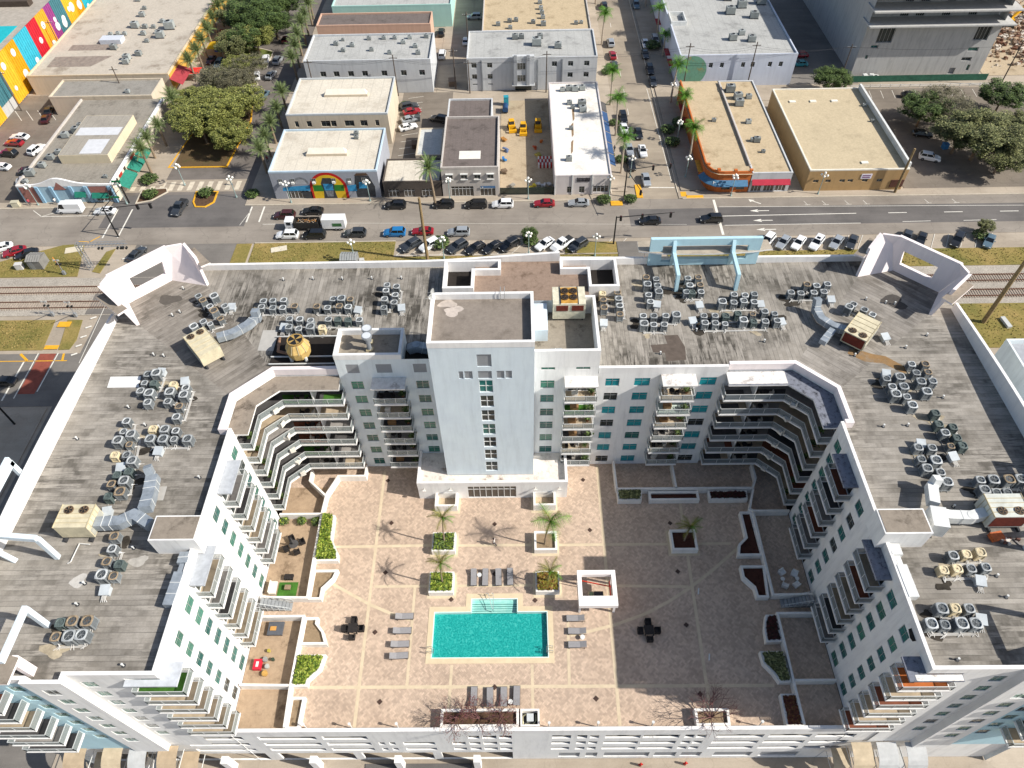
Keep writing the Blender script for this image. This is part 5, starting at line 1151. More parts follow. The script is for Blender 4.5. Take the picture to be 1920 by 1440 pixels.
# pergola: white slab frame on posts, open middle, grill counter inside
t = thing('pergola', 'white square pergola frame with open roof at the right of the pool', 'pergola', (8.8, 35.6, 12))
PW = M('F0EAE6', .7, .03)
MB().box(6.5, 11.1, 33.3, 34.5, 14.6, 15.3).build('roof_beam', PW, t); MB().box(6.5, 11.1, 37.2, 37.75, 14.6, 15.3).build('roof_beam', PW, t)
MB().box(6.5, 7.0, 34.5, 37.2, 14.62, 15.28).build('roof_beam', PW, t); MB().box(10.6, 11.1, 34.5, 37.2, 14.62, 15.28).build('roof_beam', PW, t)
for x in (6.75, 10.85):
    for y in (33.9, 37.45): MB().box(x - .12, x + .12, y - .12, y + .12, 12, 14.6).build('post', PW, t)
RED = M('C03A28', .6, .08)
MB().beam((7.0, 37.0, 14.0), (10.6, 36.2, 14.0), .1, .14).build('red_bar', RED, t); MB().beam((10.45, 36.9, 13.9), (10.45, 34.7, 13.9), .1, .4).build('red_bar', RED, t)
tg = thing('grill_counter', 'low counter with a steel grill inside the white pergola', 'grill', (8.9, 35.5, 12)); MB().box(7.9, 9.9, 35.2, 36.1, 12, 12.9).build('counter', M('B9A88C', .7, .08), tg); MB().box(8.6, 9.7, 35.3, 36.0, 12.9, 13.15).build('grill_lid', DKMETAL, tg); MB().box(8.0, 8.5, 35.3, 36.0, 12.9, 12.96).build('grill_shelf', M('7E8A6A', .6), tg)
# stairs at the patio gates
for (x0, x1, y0, y1, lab, sg) in ((-31.9, -28.3, 34.3, 35.3, 'grey metal stair down to the deck between the left patios', 1), (31.2, 34.8, 34.2, 35.2, 'grey metal stair between the right patios', -1)):
    t = thing('stair', lab, 'stair', ((x0 + x1) / 2, (y0 + y1) / 2, 12)); b = MB(); n = 9
    for i in range(n):
        xa = x0 + (x1 - x0) * (i if sg > 0 else n - 1 - i) / n; b.box(xa, xa + (x1 - x0) / n - .05, y0, y1, 12, 12.15 + (n - 1 - i) * .17)
    b.build('step', M('8E9193', .6, .1), t)
    b = MB()
    for y in (y0 - .05, y1 + .05):
        A = (x0 if sg > 0 else x1, y, 12 + 1.5 + .95); B = (x1 if sg > 0 else x0, y, 12 + .95); b.tube(A, B, .035, 6); b.tube((A[0], y, 13.0), (B[0], y, 12.3), .03, 5)
        for k in range(6): f = k / 5; b.tube((A[0] + (B[0] - A[0]) * f, y, 12.1), (A[0] + (B[0] - A[0]) * f, y, A[2] + (B[2] - A[2]) * f), .025, 5)
    b.build('handrail', RAILM, t)
# bollard lights along the front rim, bench sticks
for i, (x, lab) in enumerate(((-24.0, 'short white bollard light at the far left of the front wall'), (-19.0, 'white bollard light left of the bare planter, second from the left'), (-13.9, 'white bollard light just left of the long planter'), (2.6, 'white bollard light right of the pump enclosure'), (7.9, 'white bollard light in the middle of the front wall'), (13.8, 'white bollard light left of the bare tree planter'), (25.5, 'white bollard light near the front right patio'))):
    t = thing('bollard_light', lab, 'bollard light', (x, 20.95, 12), 'bollard lights along the front wall'); MB().cyl(x, 20.95, 12, 13.6, .06, 8).build('post', DUCTW, t); MB().cyl(x, 20.95, 13.6, 13.85, .13, 10, 0, .16).build('lamp_head', DUCTW, t)
for (x, y, lab) in ((21.5, 36.4, 'white slim bollard lying in the shade near the crossing bands'), (21.4, 28.4, 'white slim bollard in the shade near the front right')):
    tag(MB().beam((x - .05, y - .4, 12.08), (x + .12, y + .35, 12.08), .14, .14).build('fallen_bollard', DUCTW), lab, 'bollard')
# patio things
tag(MB().box(-30.6, -28.2, 36.2, 38.0, 12.012, 12.03).build('turf_rug', TURF), 'bright green turf rug on the left patio', 'rug')
for nm, mt, (x0, x1, y0, y1, z), lab, cat in (('outdoor_sofa', M('D8D2C6', .8), (-31.4, -30.7, 36.3, 37.9, 12.6), 'pale outdoor sofa at the edge of the turf rug', 'sofa'), ('coffee_table', M('8A7760', .7), (-29.7, -29.0, 36.9, 37.5, 12.45), 'square brown coffee table on the turf rug', 'table'), ('wicker_box', WICK, (-30.0, -28.9, 38.2, 38.9, 12.5), 'dark wicker box beside the turf rug', 'storage box'), ('daybed', M('55585E', .8), (-30.6, -28.8, 31.2, 32.8, 12.5), 'dark daybed with a tan cushion on the second left patio', 'daybed')):
    t = thing(nm, lab, cat, ((x0 + x1) / 2, (y0 + y1) / 2, 12.01)); MB().box(x0, x1, y0, y1, 12.2, z).build('top', mt, t)
    for px in (x0 + .08, x1 - .08):
        for py in (y0 + .08, y1 - .08): MB().box(px - .05, px + .05, py - .05, py + .05, 12.012, 12.2).build('leg', LFRAME, t)
    if nm == 'outdoor_sofa': MB().box(x0 - .12, x0, y0, y1, 12.2, z + .4).build('backrest', mt, t)
    if nm == 'daybed': MB().box(x0 + .3, x0 + 1.0, y0 + .5, y0 + 1.0, z, z + .1).build('cushion', M('B98A4A', .8), t)
tag(MB().box(-31.4, -30.5, 27.2, 28.4, 12.25, 12.7).build('cooler_box', M('C3263A', .6, .06)), 'red and white cooler on the front left patio', 'cooler')
MB().box(-31.1, -30.8, 27.5, 28.1, 12.7, 12.72).build('lid_label', DUCTW, bpy.data.objects['cooler_box'])
bpy.data.objects['cooler_box'].location.z = 12.02
for (x, y, r, c_, lab) in ((-30.2, 28.4, .3, '8A8A86', 'grey round table among pots on the front left patio'), (-29.8, 27.6, .28, 'A9A9A4', 'pale round stool on the front left patio'), (-29.3, 28.4, .2, '3C4A3A', 'dark plant pot right of the round table on the front left patio'), (-29.9, 26.8, .35, 'B08A4A', 'tan wicker seat at the front of the left patio'), (-30.0, 29.4, .2, 'B7A84A', 'yellow pot behind the round table on the front left patio')):
    t = thing('patio_pot' if r < .25 else 'patio_stool', lab, 'pot' if r < .25 else 'stool', (x, y, 12.01)); MB().cyl(x, y, 12.012, 12.4, r * .8, 12, 0, r).build('body', M(c_, .7), t); MB().cyl(x, y, 12.4, 12.42, r * .9, 12).build('rim', M(c_, .6, .2), t)
t = thing('patio_umbrella', 'closed dark patio umbrella over a round table on the left patio', 'umbrella', (-29.6, 42.9, 12)); MB().cyl(-29.6, 42.9, 12, 14.3, .03, 6).build('pole', LFRAME, t); MB().cyl(-29.6, 42.9, 13.0, 14.4, .16, 8, 0, .03).build('canopy', DGREY, t); MB().cyl(-29.6, 42.9, 12.7, 12.74, .6, 16).build('table_top', DGREY, t)
for k in range(4): wicker_chair(None, -29.6 + 1.05 * math.cos(k * HP + .5), 42.9 + 1.05 * math.sin(k * HP + .5), k * HP + .5 - HP, WICK, 'dining_chair', 'dark chair at the %s of the umbrella table' % ('right', 'rear', 'left', 'front')[k])

# furniture on the balconies of the centre block and corner stacks
FLN = ['first', 'second', 'third', 'fourth', 'fifth', 'sixth', 'seventh']
q_ = random.Random(21)
def bal_set(x, y, k, where, kind):
    z = ZK[k] + .012; rot = q_.uniform(0, 3)
    lab = {'set': 'dark table with two chairs', 'plant': 'leafy potted plant', 'lounge': 'pale lounge chair', 'box': 'wooden storage box'}[kind] + ' on the %s-storey balcony %s' % (FLN[k], where)
    t = thing({'set': 'balcony_table_set', 'plant': 'potted_plant', 'lounge': 'lounge_chair', 'box': 'storage_box'}[kind], lab, {'set': 'table set', 'plant': 'plant', 'lounge': 'chair', 'box': 'box'}[kind], (x, y, z), 'furniture on the balconies')
    if kind == 'set':
        MB().cyl(x, y, z + .68, z + .72, .36, 12).build('table_top', WICK, t); MB().cyl(x, y, z, z + .68, .05, 6).build('pedestal', WICK, t)
        for s_ in (-1, 1): MB().box(x + s_ * .7 - .22, x + s_ * .7 + .22, y - .22, y + .22, z, z + .45).box(x + s_ * .88 - .05, x + s_ * .88 + .05, y - .22, y + .22, z + .45, z + .85).build('chair', WICK if q_.random() < .6 else M('C9C2B6', .7), t)
    elif kind == 'plant':
        MB().cyl(x, y, z, z + .4, .18, 10, 0, .24).build('pot', M('8A5A42', .8), t)
        leaf_mesh('foliage', lambda r: (x + r.gauss(0, .22), y + r.gauss(0, .2), z + .45 + abs(r.gauss(0, .3))), 70, .16, GREEN, int(k * 7 + x)).build('foliage', GREEN, t)
    elif kind == 'lounge':
        MB().obox((x, y), .65, .7, z, z + .4, rot, 0).build('seat', M('D5D0C6', .8), t); MB().obox((x + .3 * math.sin(rot), y - .3 * math.cos(rot)), .65, .12, z + .4, z + .8, rot).build('backrest', M('D5D0C6', .8), t)
    else:
        MB().box(x - .5, x + .5, y - .25, y + .25, z, z + .55).build('body', WOODF, t); MB().box(x - .53, x + .53, y - .28, y + .28, z + .55, z + .6).build('lid', WOODF, t)
for x0, where in ((-16.6, 'left of the tower'), (6.4, 'just right of the tower'), (18.0, 'in the right centre stack')):
    for k in range(1, 7): bal_set(x0 + q_.uniform(-.1, .3), 54.4, k, where, q_.choice(['set', 'set', 'lounge', 'box'])); bal_set(x0 + 2.2 + q_.uniform(-.2, .1), 54.5 - .5 * (k % 2), k, where, 'plant')
for mir, where in ((False, 'of the left corner'), (True, 'of the right corner')):
    for k in range(1, 7):
        for (x, y, kd) in ((-26.6, 54.0, 'set'), (-29.6, 52.3, 'lounge'), (-31.6, 48.4, 'plant')): bal_set(MX - x if mir else x, y, k, where, kd)
CARS = [
 (-27.4, 131.5, 'suv', 'black', 180, 'at the north kerb, just left of the tall palm'),
 (-16.7, 131.5, 'suv', 'black', 180, 'at the north kerb, just right of the tall palm'),
 (-9.5, 131.3, 'van', 'black', 180, 'at the north kerb behind a white SUV'),
 (-3.6, 131.3, 'suv', 'white', 180, 'at the north kerb between black minivan and red sedan'),
 (5.6, 131.4, 'sedan', 'red', 180, 'at the north kerb in front of the building-site fence'),
 (13.2, 131.4, 'sedan', 'silver', 180, 'at the north kerb below the white store'),
 (-45.5, 129.9, 'sedan', 'black', 180, 'in the north lane below the mural'),
 (-51.5, 128.5, 'suv', 'darkred', 180, 'beside the truck cab'),
 (-49.5, 121.6, 'suv', 'white', 180, 'in the south lane below the truck'),
 (-43.7, 121.5, 'van', 'black', 180, 'in the south lane behind a white SUV'),
 (-35.0, 121.9, 'suv', 'darkgrey', 180, 'in the south lane left of the bright blue car'),
 (-26.6, 121.9, 'suv', 'blue', 180, 'in the south lane'),
 (-20.6, 122.2, 'sedan', 'red', 180, 'behind the wooden pole in the south lane'),
 (-12.9, 121.7, 'suv', 'silver', 180, 'last in the queue of the south lane'),
 (28.1, 124.7, 'sedan', 'black', 180, 'passing under the traffic signal arm'),
 (41.3, 125.0, 'suv', 'black', 180, 'at the stop bar on the dark asphalt'),
 (-22.7, 117.6, 'suv', 'darkgrey', -138, 'first in the angled bays beside the dry grass'),
 (-18.8, 117.6, 'suv', 'white', -138, 'second in the angled bays beside the hedge patch'),
 (-12.9, 116.9, 'suv', 'darkgrey', -138, 'in the angled bays right of the hedge patch'),
 (-9.2, 116.4, 'sedan', 'black', -138, 'in the angled bays, second right of the hedge patch'),
 (-5.6, 116.6, 'sedan', 'black', -138, 'with teal windscreen in the angled bays'),
 (-2.1, 117.2, 'suv', 'black', -138, 'left of the small street tree in the angled bays'),
 (5.3, 117.4, 'sedan', 'white', -138, 'right of the small street tree in the angled bays'),
 (8.9, 117.3, 'pickup', 'white', -138, 'in the angled bays with an open bed'),
 (12.2, 116.8, 'suv', 'darkgrey', -138, 'last in the angled bays before the traffic signal'),
 (51.6, 117.5, 'suv', 'white', -128, 'beside the aqua roof frame'),
 (54.7, 116.9, 'sedan', 'silver', -128, 'second right of the aqua frame'),
 (57.8, 116.6, 'sedan', 'white', -128, 'third right of the aqua frame'),
 (61.5, 116.5, 'suv', 'white', -128, 'fourth right of the aqua frame, with sunroof'),
 (65.6, 116.6, 'sedan', 'silver', -128, 'beside a dark coupe right of the white cars'),
 (68.8, 116.6, 'sedan', 'darkgrey', -122, 'last before the northeast crown'),
 (80.5, 118.0, 'sedan', 'darkgrey', -122, 'half hidden behind the northeast crown'),
 (83.2, 117.2, 'sedan', 'black', -122, 'just right of the northeast crown'),
 (90.4, 116.7, 'suv', 'black', -128, 'under the small tree near the right edge'),
 (96.8, 116.3, 'sedan', 'greyblue', -126, 'right of the small tree near the right edge'),
 (-100.2, 131.8, 'cargovan', 'white', 180, 'in the bay before the pale blue shop'),
 (-92.2, 131.0, 'sedan', 'white', 180, 'behind the white van by the pale blue shop'),
 (-75.7, 131.8, 'pickup', 'darkgrey', -98, 'crossing the intersection beside the green traffic island'),
 (-79.9, 116.1, 'sedan', 'darkgrey', 72, 'driving away under the signal gantry'),
 (-106.4, 117.4, 'sedan', 'red', -155, 'at the left edge by the railway grass'),
 (-103.4, 116.6, 'sedan', 'black', -155, 'by the railway grass, behind the red car'),
 (-109.9, 118.7, 'sedan', 'white', -155, 'cut by the left picture edge near the railway'),
 (-92.2, 81.4, 'sedan', 'black', 180, 'in the dark street at the far left'),
 (27.1, 207.7, 'suv', 'silver', 92, 'parked on the left of the palm street beside planters'),
 (27.0, 200.1, 'sedan', 'red', 92, 'parked on the left of the palm street'),
 (26.8, 193.9, 'suv', 'darkgrey', 92, 'parked below the red car on the palm street'),
 (37.0, 206.7, 'sedan', 'white', -90, 'parked in shade on the right of the palm street'),
 (36.2, 200.2, 'sedan', 'darkgrey', -90, 'in shade behind the parked white car'),
 (36.4, 191.2, 'suv', 'black', -90, 'in shade on the palm street, beside the globe mural'),
 (36.4, 184.6, 'sedan', 'darkgrey', -90, 'in shade at the end of the shaded kerb'),
 (27.3, 232.8, 'suv', 'black', 92, 'far up the palm street on the left'),
 (37.3, 232.8, 'suv', 'greyblue', -90, 'far up the palm street on the right'),
 (40.1, 208.7, 'suv', 'silver', -90, 'in the shaded lot mouth beside the palm street'),
 (26.6, 166.6, 'suv', 'black', -88, 'parked by the blue awnings of the white store'),
 (26.3, 161.3, 'sedan', 'white', -88, 'parked behind a palm on the store side'),
 (29.6, 159.1, 'sedan', 'black', -88, 'driving on the palm street beside a parked white car'),
 (26.6, 152.1, 'sedan', 'silver', -88, 'parked under a palm near the store corner'),
 (29.7, 151.4, 'sedan', 'white', -88, 'with black sunroof driving down the palm street'),
 (26.4, 145.9, 'sedan', 'black', -88, 'parked nearest the store corner'),
 (29.1, 139.7, 'sedan', 'silver', -88, 'waiting at the signal on the palm street'),
 (-28.2, 173.9, 'suv', 'darkgrey', 20, 'rearmost in the small lot behind the mural building'),
 (-27.3, 171.3, 'sedan', 'red', 20, 'in the small lot behind the mural building'),
 (-27.4, 167.5, 'sedan', 'silver', 22, 'between red and white cars in the small lot'),
 (-27.6, 163.9, 'sedan', 'white', 24, 'frontmost in the small lot behind the mural building'),
 (-20.0, 167.4, 'suv', 'black', 160, 'parked in the shade opposite the small lot'),
 (-13.1, 226.4, 'suv', 'silver', 180, 'parked beside the tan roof in the alley'),
 (-22.5, 216.3, 'suv', 'black', 90, 'backed up in the alley'),
 (-21.4, 202.3, 'van', 'white', 88, 'beside the long grey building in the alley'),
 (-15.0, 210.4, 'sedan', 'white', 88, 'beside the white three-storey building in the alley'),
 (-68.5, 213.8, 'sedan', 'darkred', 85, 'with red tail lights on the tree-lined street'),
 (-68.1, 200.6, 'suv', 'silver', 82, 'upper one on the tree-lined street'),
 (-68.3, 192.0, 'sedan', 'silver', 80, 'middle one on the tree-lined street'),
 (-67.9, 181.0, 'suv', 'greyblue', 80, 'lowest on the tree-lined street'),
 (-71.8, 201.4, 'suv', 'white', 100, 'at the island tip on the tree-lined street'),
 (-72.2, 191.7, 'sedan', 'white', 105, 'at the kerb under olive trees'),
 (-84.5, 198.9, 'suv', 'greyblue', -95, 'between trees on the median lane'),
 (-87.5, 201.2, 'sedan', 'darkred', -95, 'beside the red umbrellas'),
 (-125.3, 162.2, 'sedan', 'white', 172, 'in the left lot beside a red one'),
 (-125.4, 159.4, 'sedan', 'red', 172, 'in the left lot beside a white one'),
 (-124.8, 154.7, 'suv', 'black', 172, 'in the left lot at the picture edge'),
 (-118.5, 156.4, 'suv', 'white', 74, 'alone in the middle of the left lot'),
 (-116.4, 147.2, 'sedan', 'black', 18, 'against the flat roofed shop in the left lot'),
 (-115.2, 143.4, 'sedan', 'silver', 18, 'against the flat roofed shop, nearest the street'),
 (-123.9, 149.0, 'sedan', 'white', 172, 'cut by the picture edge in the left lot'),
 (-122.2, 170.9, 'sedan', 'darkred', 100, 'in the shade behind the grey shop'),
 (-123.1, 174.9, 'sedan', 'black', 100, 'in the deep shade behind the grey shop'),
 (96.1, 146.9, 'suv', 'white', -22, 'in the right lot under big trees'),
 (98.2, 157.0, 'sedan', 'black', -15, 'in the shade of the right lot'),
 (101.8, 175.2, 'sedan', 'black', -10, 'by the rail fence in the right lot'),
 (79.2, 198.3, 'sedan', 'red', 180, 'in the shaded yard beside the concrete tower'),
 (77.7, 193.2, 'sedan', 'teal', 180, 'in the yard beside the concrete tower'),
]
ROYAL = [(24.5, 207.4, 8.6), (24.0, 173.8, 8.9), (24.0, 159.2, 9.7), (23.8, 143.3, 9.2), (39.7, 174.6, 9.9), (39.5, 159.9, 9.4), (39.5, 145.0, 9.9), (41.2, 212.7, 7.9), (41.2, 200.3, 5.2), (24.9, 235.6, 3.6), (40.3, 232.9, 4.3)]
DATE = [(-86.9, 146.3, 6.0), (-88.0, 152.5, 6.0), (-87.0, 169.7, 6.0), (-86.9, 157.8, 6.0), (-59.8, 158.2, 6.0), (-59.2, 145.5, 6.0), (-59.8, 152.3, 6.0), (-59.7, 165.0, 6.0), (-59.8, 172.2, 6.0), (-60.6, 189.9, 6.0), (-61.3, 196.9, 6.0), (-62.0, 204.2, 6.0), (-62.1, 211.0, 6.0), (-62.5, 217.2, 6.0), (-62.5, 223.6, 6.0), (-88.6, 197.0, 6.0), (-88.9, 203.0, 6.0), (-88.9, 208.8, 6.0), (-89.6, 217.0, 6.0), (-89.7, 223.9, 6.0), (-89.4, 227.4, 6.0), (-88.7, 190.2, 6.0), (-63.0, 228.4, 6.0)]
TREE = [(-77.1, 158.9, 5.2), (-73.8, 163.7, 5.2), (-81.7, 163.3, 5.2), (-77.4, 169.6, 5.2), (-68.5, 154.5, 5.2), (-78.9, 180.5, 5.2), (-73.2, 180.3, 5.2), (-72.4, 188.9, 5.2), (-75.5, 190.5, 5.2), (-79.3, 201.4, 5.2), (-74.7, 205.8, 5.2), (-73.9, 213.8, 5.2), (-78.2, 216.7, 5.2), (-75.4, 226.4, 5.2), (-83.2, 219.8, 5.2), (-70.7, 229.2, 5.2), (-73.3, 164.9, 5.2), (-79.8, 165.1, 5.2), (-69.3, 170.4, 5.2), (-84.4, 171.3, 5.2), (-80.3, 183.3, 5.2), (-77.1, 204.9, 5.2), (-71.2, 214.8, 5.2), (-78.3, 227.7, 5.2), (-83.7, 229.1, 5.2), (105.6, 146.4, 5.2), (102.3, 149.3, 5.2), (98.5, 161.3, 5.2), (120.1, 167.0, 5.2), (117.2, 154.7, 5.2), (81.1, 177.7, 5.2), (103.5, 161.8, 5.2), (108.6, 140.9, 5.2), (113.8, 144.5, 5.2)]
LAMPS = [(-51.2, 133.8), (-33.4, 133.9), (-15.5, 134.2), (2.1, 133.8), (20.2, 134.1), (47.3, 133.8), (-33.9, 113.4), (-15.6, 113.9), (1.9, 115.0), (15.5, 114.1), (38.4, 141.3), (38.7, 156.4), (25.7, 141.6), (39.8, 174.6)]
# ------------------------------------------------------------------ plants
BARK = M('7A6A58', .9, .2, 4.0); PBARK = M('A89C8C', .85, .15, 3.0); DBARK = M('8A7A66', .9, .25, 5.0)
FR1 = [LEAFM('5E8A2C'), LEAFM('45701F')]; FR2 = [LEAFM('7D8B5A'), LEAFM('5E6E42')]; FR3 = [LEAFM('7E7A32'), LEAFM('5E6A28')]
def frond_mesh(L, droop, n, wid, mats, seed, name='frond'):
    q = random.Random(seed); mb = MB(); pts = []
    for i in range(n + 1):
        t = i / n; pts.append(Vector((L * t * (1 - .25 * droop * t), 0, L * (.55 * t - droop * t * t))))
    for i in range(n):
        a, b = pts[i], pts[i + 1]; mb.beam(a, b, .05, .03, 0)
        t = (i + .5) / n; lw = wid * (math.sin(math.pi * min(1, t * .9 + .12)) ** .6)
        for sg in (-1, 1):
            for h_ in (0, .5):
                p = a.lerp(b, h_); u = (b - a) * .42
                tip = p + Vector((u.x * 2.0 + .12, sg * lw * q.uniform(.8, 1.1), u.z * 1.4 - lw * q.uniform(.25, .6)))
                mb.add([p - u * .25, p + u * .45, tip], [(0, 1, 2)], q.randrange(len(mats)))
    return mb.mesh(name, mats)
def palm(label, h, trunk_mat, fm, nf, r0, r1, lean=(0, 0), seed=0, cat='palm tree', joined=False, elev=(.9, -.5), green=None):
    q = random.Random(seed); t = thing('palm_tree', label, cat)
    b = MB(); N = 8; prev = Vector((0, 0, 0))
    for i in range(1, N + 1):
        f = i / N; p = Vector((lean[0] * f * f, lean[1] * f * f, h * f)); b.tube(prev, p, r0 + (r1 - r0) * ((i - 1) / N), 8, 0, r0 + (r1 - r0) * f, cap=(i == N)); prev = p
    b.build('trunk', trunk_mat, t, world=False)
    if green: MB().cyl(prev.x, prev.y, prev.z - .2, prev.z + .9, r1 * 1.1, 8, 0, r1 * .7).build('crownshaft', green, t, world=False); prev = prev + Vector((0, 0, .8))
    if joined:
        mb = MB()
        me = fm[0]; vs0 = [v.co.copy() for v in me.vertices]; fs0 = [tuple(p.vertices) for p in me.polygons]; mi0 = [p.material_index for p in me.polygons]
        for k in range(nf):
            az = k * 2.399 + q.uniform(-.2, .2); el = elev[0] + (elev[1] - elev[0]) * (k / nf) + q.uniform(-.1, .1)
            R_ = Matrix.Rotation(az, 3, 'Z') @ Matrix.Rotation(-el, 3, 'Y'); s_ = q.uniform(.85, 1.1); o_ = len(mb.v)
            mb.v += [tuple(R_ @ (v * s_) + prev) for v in vs0]; mb.f += [[i + o_ for i in f] for f in fs0]; mb.mi += mi0
        mb.build('crown', list(me.materials), t, world=False)
    else:
        for k in range(nf):
            az = k * 2.399 + q.uniform(-.3, .3); el = elev[0] + (elev[1] - elev[0]) * (k / nf) + q.uniform(-.12, .12)
            o = link('frond', fm[k % len(fm)], t, prev); o.rotation_euler = (0, -el, az); s_ = q.uniform(.8, 1.12); o.scale = (s_,) * 3
    return t
FM_R = [frond_mesh(3.3, .62, 12, 1.3, FR1, 1), frond_mesh(3.0, .85, 12, 1.2, FR1, 2)]
FM_C = [frond_mesh(2.5, .7, 11, .55, FR3, 3), frond_mesh(2.3, .95, 11, .5, FR3, 4), frond_mesh(2.4, .6, 11, .55, FR1, 5)]
FM_D = [frond_mesh(3.1, .42, 10, .62, FR2, 6)]
FM_DB = [frond_mesh(4.0, .45, 13, .55, FR2 + FR1, 7), frond_mesh(3.6, .6, 13, .5, FR2, 8)]
def broadleaf(label, mats, R, H, seed, n=17000, size=.14, squash=.62, trunk=.22, clumps=120):
    q = random.Random(seed); t = thing('broadleaf_tree', label, 'tree'); b = MB()
    b.tube((0, 0, 0), (0, 0, H * .45), trunk, 8, 0, trunk * .75)
    cl = []
    for i in range(clumps):
        a = q.uniform(0, 6.283); rr_ = R * math.sqrt(q.random()) * .85; z = H + R * squash * (q.uniform(-.55, .8)) * math.sqrt(max(.05, 1 - (rr_ / R) ** 2))
        cl.append((Vector((rr_ * math.cos(a), rr_ * math.sin(a), z)), R * q.uniform(.09, .25)))
    for i in range(7):
        c = cl[i][0]; mid = Vector((c.x * .4, c.y * .4, H * .45 + (c.z - H * .45) * .5)); b.tube((0, 0, H * .4), mid, trunk * .55, 6, 0, trunk * .35); b.tube(mid, c, trunk * .35, 5, 0, trunk * .12)
    b.build('trunk', BARK, t, world=False)
    def pt(q_):
        c, r = cl[q_.randrange(len(cl))]
        while True:
            v = Vector((q_.uniform(-1, 1), q_.uniform(-1, 1), q_.uniform(-1, 1)))
            if v.length < 1: break
        v = Vector((v.x, v.y, v.z * .72)); return c + v * r
    leaf_mesh('crown', pt, n, size, mats, seed).build('crown', mats, t, world=False); return t
def shrub(label, name, mats, r, h, n, seed, cat='shrub', size=.16):
    q = random.Random(seed); t = thing(name, label, cat)
    b = MB()
    for i in range(5): a = i * 1.256; b.tube((0, 0, 0), (r * .5 * math.cos(a), r * .5 * math.sin(a), h * .6), .03, 4)
    b.build('stem', BARK, t, world=False)
    def pt(q_): a = q_.uniform(0, 6.283); rr_ = r * math.sqrt(q_.random()); return (rr_ * math.cos(a), rr_ * math.sin(a), h * (.25 + .75 * q_.random() * (1 - .5 * (rr_ / r) ** 2)))
    leaf_mesh('foliage', pt, n, size, mats, seed).build('foliage', mats, t, world=False); return t
# deck palms
for i, (x, y, h, ln, lab) in enumerate(((-10.1, 43.0, 6.3, (.3, .3), 'slim palm in the rear left planter of green shrubs'), (2.8, 42.6, 6.0, (.7, .2), 'palm bent by the wind in the rear planter of bare soil'), (20.7, 42.9, 3.6, (.3, .2), 'drooping dry palm standing in the shaded planter'), (-10.0, 37.4, 5.6, (.2, .2), 'palm in the yellow-green shrub planter by the pool steps'), (3.0, 37.4, 3.2, (.3, .1), 'short palm in the reddish shrub planter by the pergola'))):
    o = palm(lab, h, DBARK, FM_C if i != 1 else FM_R[:1] + FM_C[:1], 11, .13, .08, ln, 20 + i, elev=(1.1, -.35)); o.location = (x, y, 12.6); o['group'] = 'palms in the deck planters'
    o.scale = (.92,) * 3
# bare trees at the front wall
TWIG = M('6B4A48', .9, .2, 4.0); TWIGL = [LEAFM('7A4048'), LEAFM('6A5A3A'), LEAFM('8A5A4A')]
def bare(label, x, y, R, seed, n0=9, leaf=400):
    q = random.Random(seed); t = thing('bare_tree', label, 'tree', (x, y, 12.6), 'bare trees in the front planters'); b = MB()
    def grow(p, d, L, r, dep):
        e = p + d * L; b.tube(p, e, r, 4, 0, r * .6, cap=False)
        if dep == 0: ends.append(e); return
        for k in range(3 if dep > 1 else 2):
            nd = (d + Vector((q.uniform(-.8, .8), q.uniform(-.8, .8), q.uniform(-.35, .45)))).normalized(); grow(e, nd, L * q.uniform(.65, .9), r * .62, dep - 1)
    ends = []
    for k in range(n0):
        a = q.uniform(0, 6.28); grow(Vector((x + q.uniform(-.2, .2), y, 12.7)), Vector((math.cos(a) * .9, math.sin(a) * .8, q.uniform(.4, 1.0))).normalized(), R * .46, .06, 3)
    b.build('branches', TWIG, t)
    def pt(q_): e = ends[q_.randrange(len(ends))]; return (e.x + q_.gauss(0, .15), e.y + q_.gauss(0, .15), e.z + q_.gauss(0, .1))
    leaf_mesh('leaves', pt, leaf, .05, TWIGL, seed).build('leaves', TWIGL, t)
bare('bare reddish tree at the left end of the long planter', -7.6, 21.8, 2.1, 1, 9); bare('bare reddish tree in the middle of the long planter', -5.0, 21.7, 2.0, 2, 9); bare('bare reddish tree at the right end of the long planter', -2.6, 21.8, 1.8, 3, 8); bare('leafless spreading tree in the right front planter', 20.3, 21.7, 2.8, 4, 11, 60)
for i, (x, y) in enumerate(((-31.6, 46.4), (-29.3, 46.4), (-27.4, 46.3))):
    o = shrub('green %s shrub against the left patio wall' % ('leftmost', 'middle', 'rightmost')[i], 'patio_shrub', GREEN + HEDGE[:1], .6, 1.0, 160, i); o.location = (x, y, 12.01); o['group'] = 'shrubs along the left patio wall'
# street palms
order = ['at the store corner, nearest the main road', 'second from the main road', 'third from the main road', 'far up by the parked red car']
RP = palm('royal palm', 8.8, PBARK, FM_R, 18, .28, .16, (.3, .2), 40, elev=(1.15, -.45), green=FR1[0])
for i, (x, y, h) in enumerate(ROYAL):
    side = 'left' if x < 32 else 'right'; k = sum(1 for a in ROYAL if (a[0] < 32) == (x < 32) and a[1] < y)
    o = place(RP, (x, y, .1), i * 1.3, 'royal palm on the %s side of the palm street, %s from the main road' % (side, ORD[k]), (1, 1, max(h, 6) / 9.6), 'royal palms along the palm street'); o['category'] = 'palm tree'
DP = palm('date palm', 5.4, DBARK, FM_D, 40, .3, .24, (0, 0), 41, joined=True, elev=(1.4, -.55))
for i, (x, y, h) in enumerate(DATE):
    side = 'left' if x < -75 else 'right'; k = sum(1 for a in DATE if (a[0] < -75) == (x < -75) and a[1] < y)
    o = place(DP, (x, y, .1), i * 2.1, 'date palm on the %s pavement of the tree-lined street, %s from the main road' % (side, ORD[k]), random.uniform(.95, 1.15), 'date palms along the tree-lined street'); o['category'] = 'palm tree'
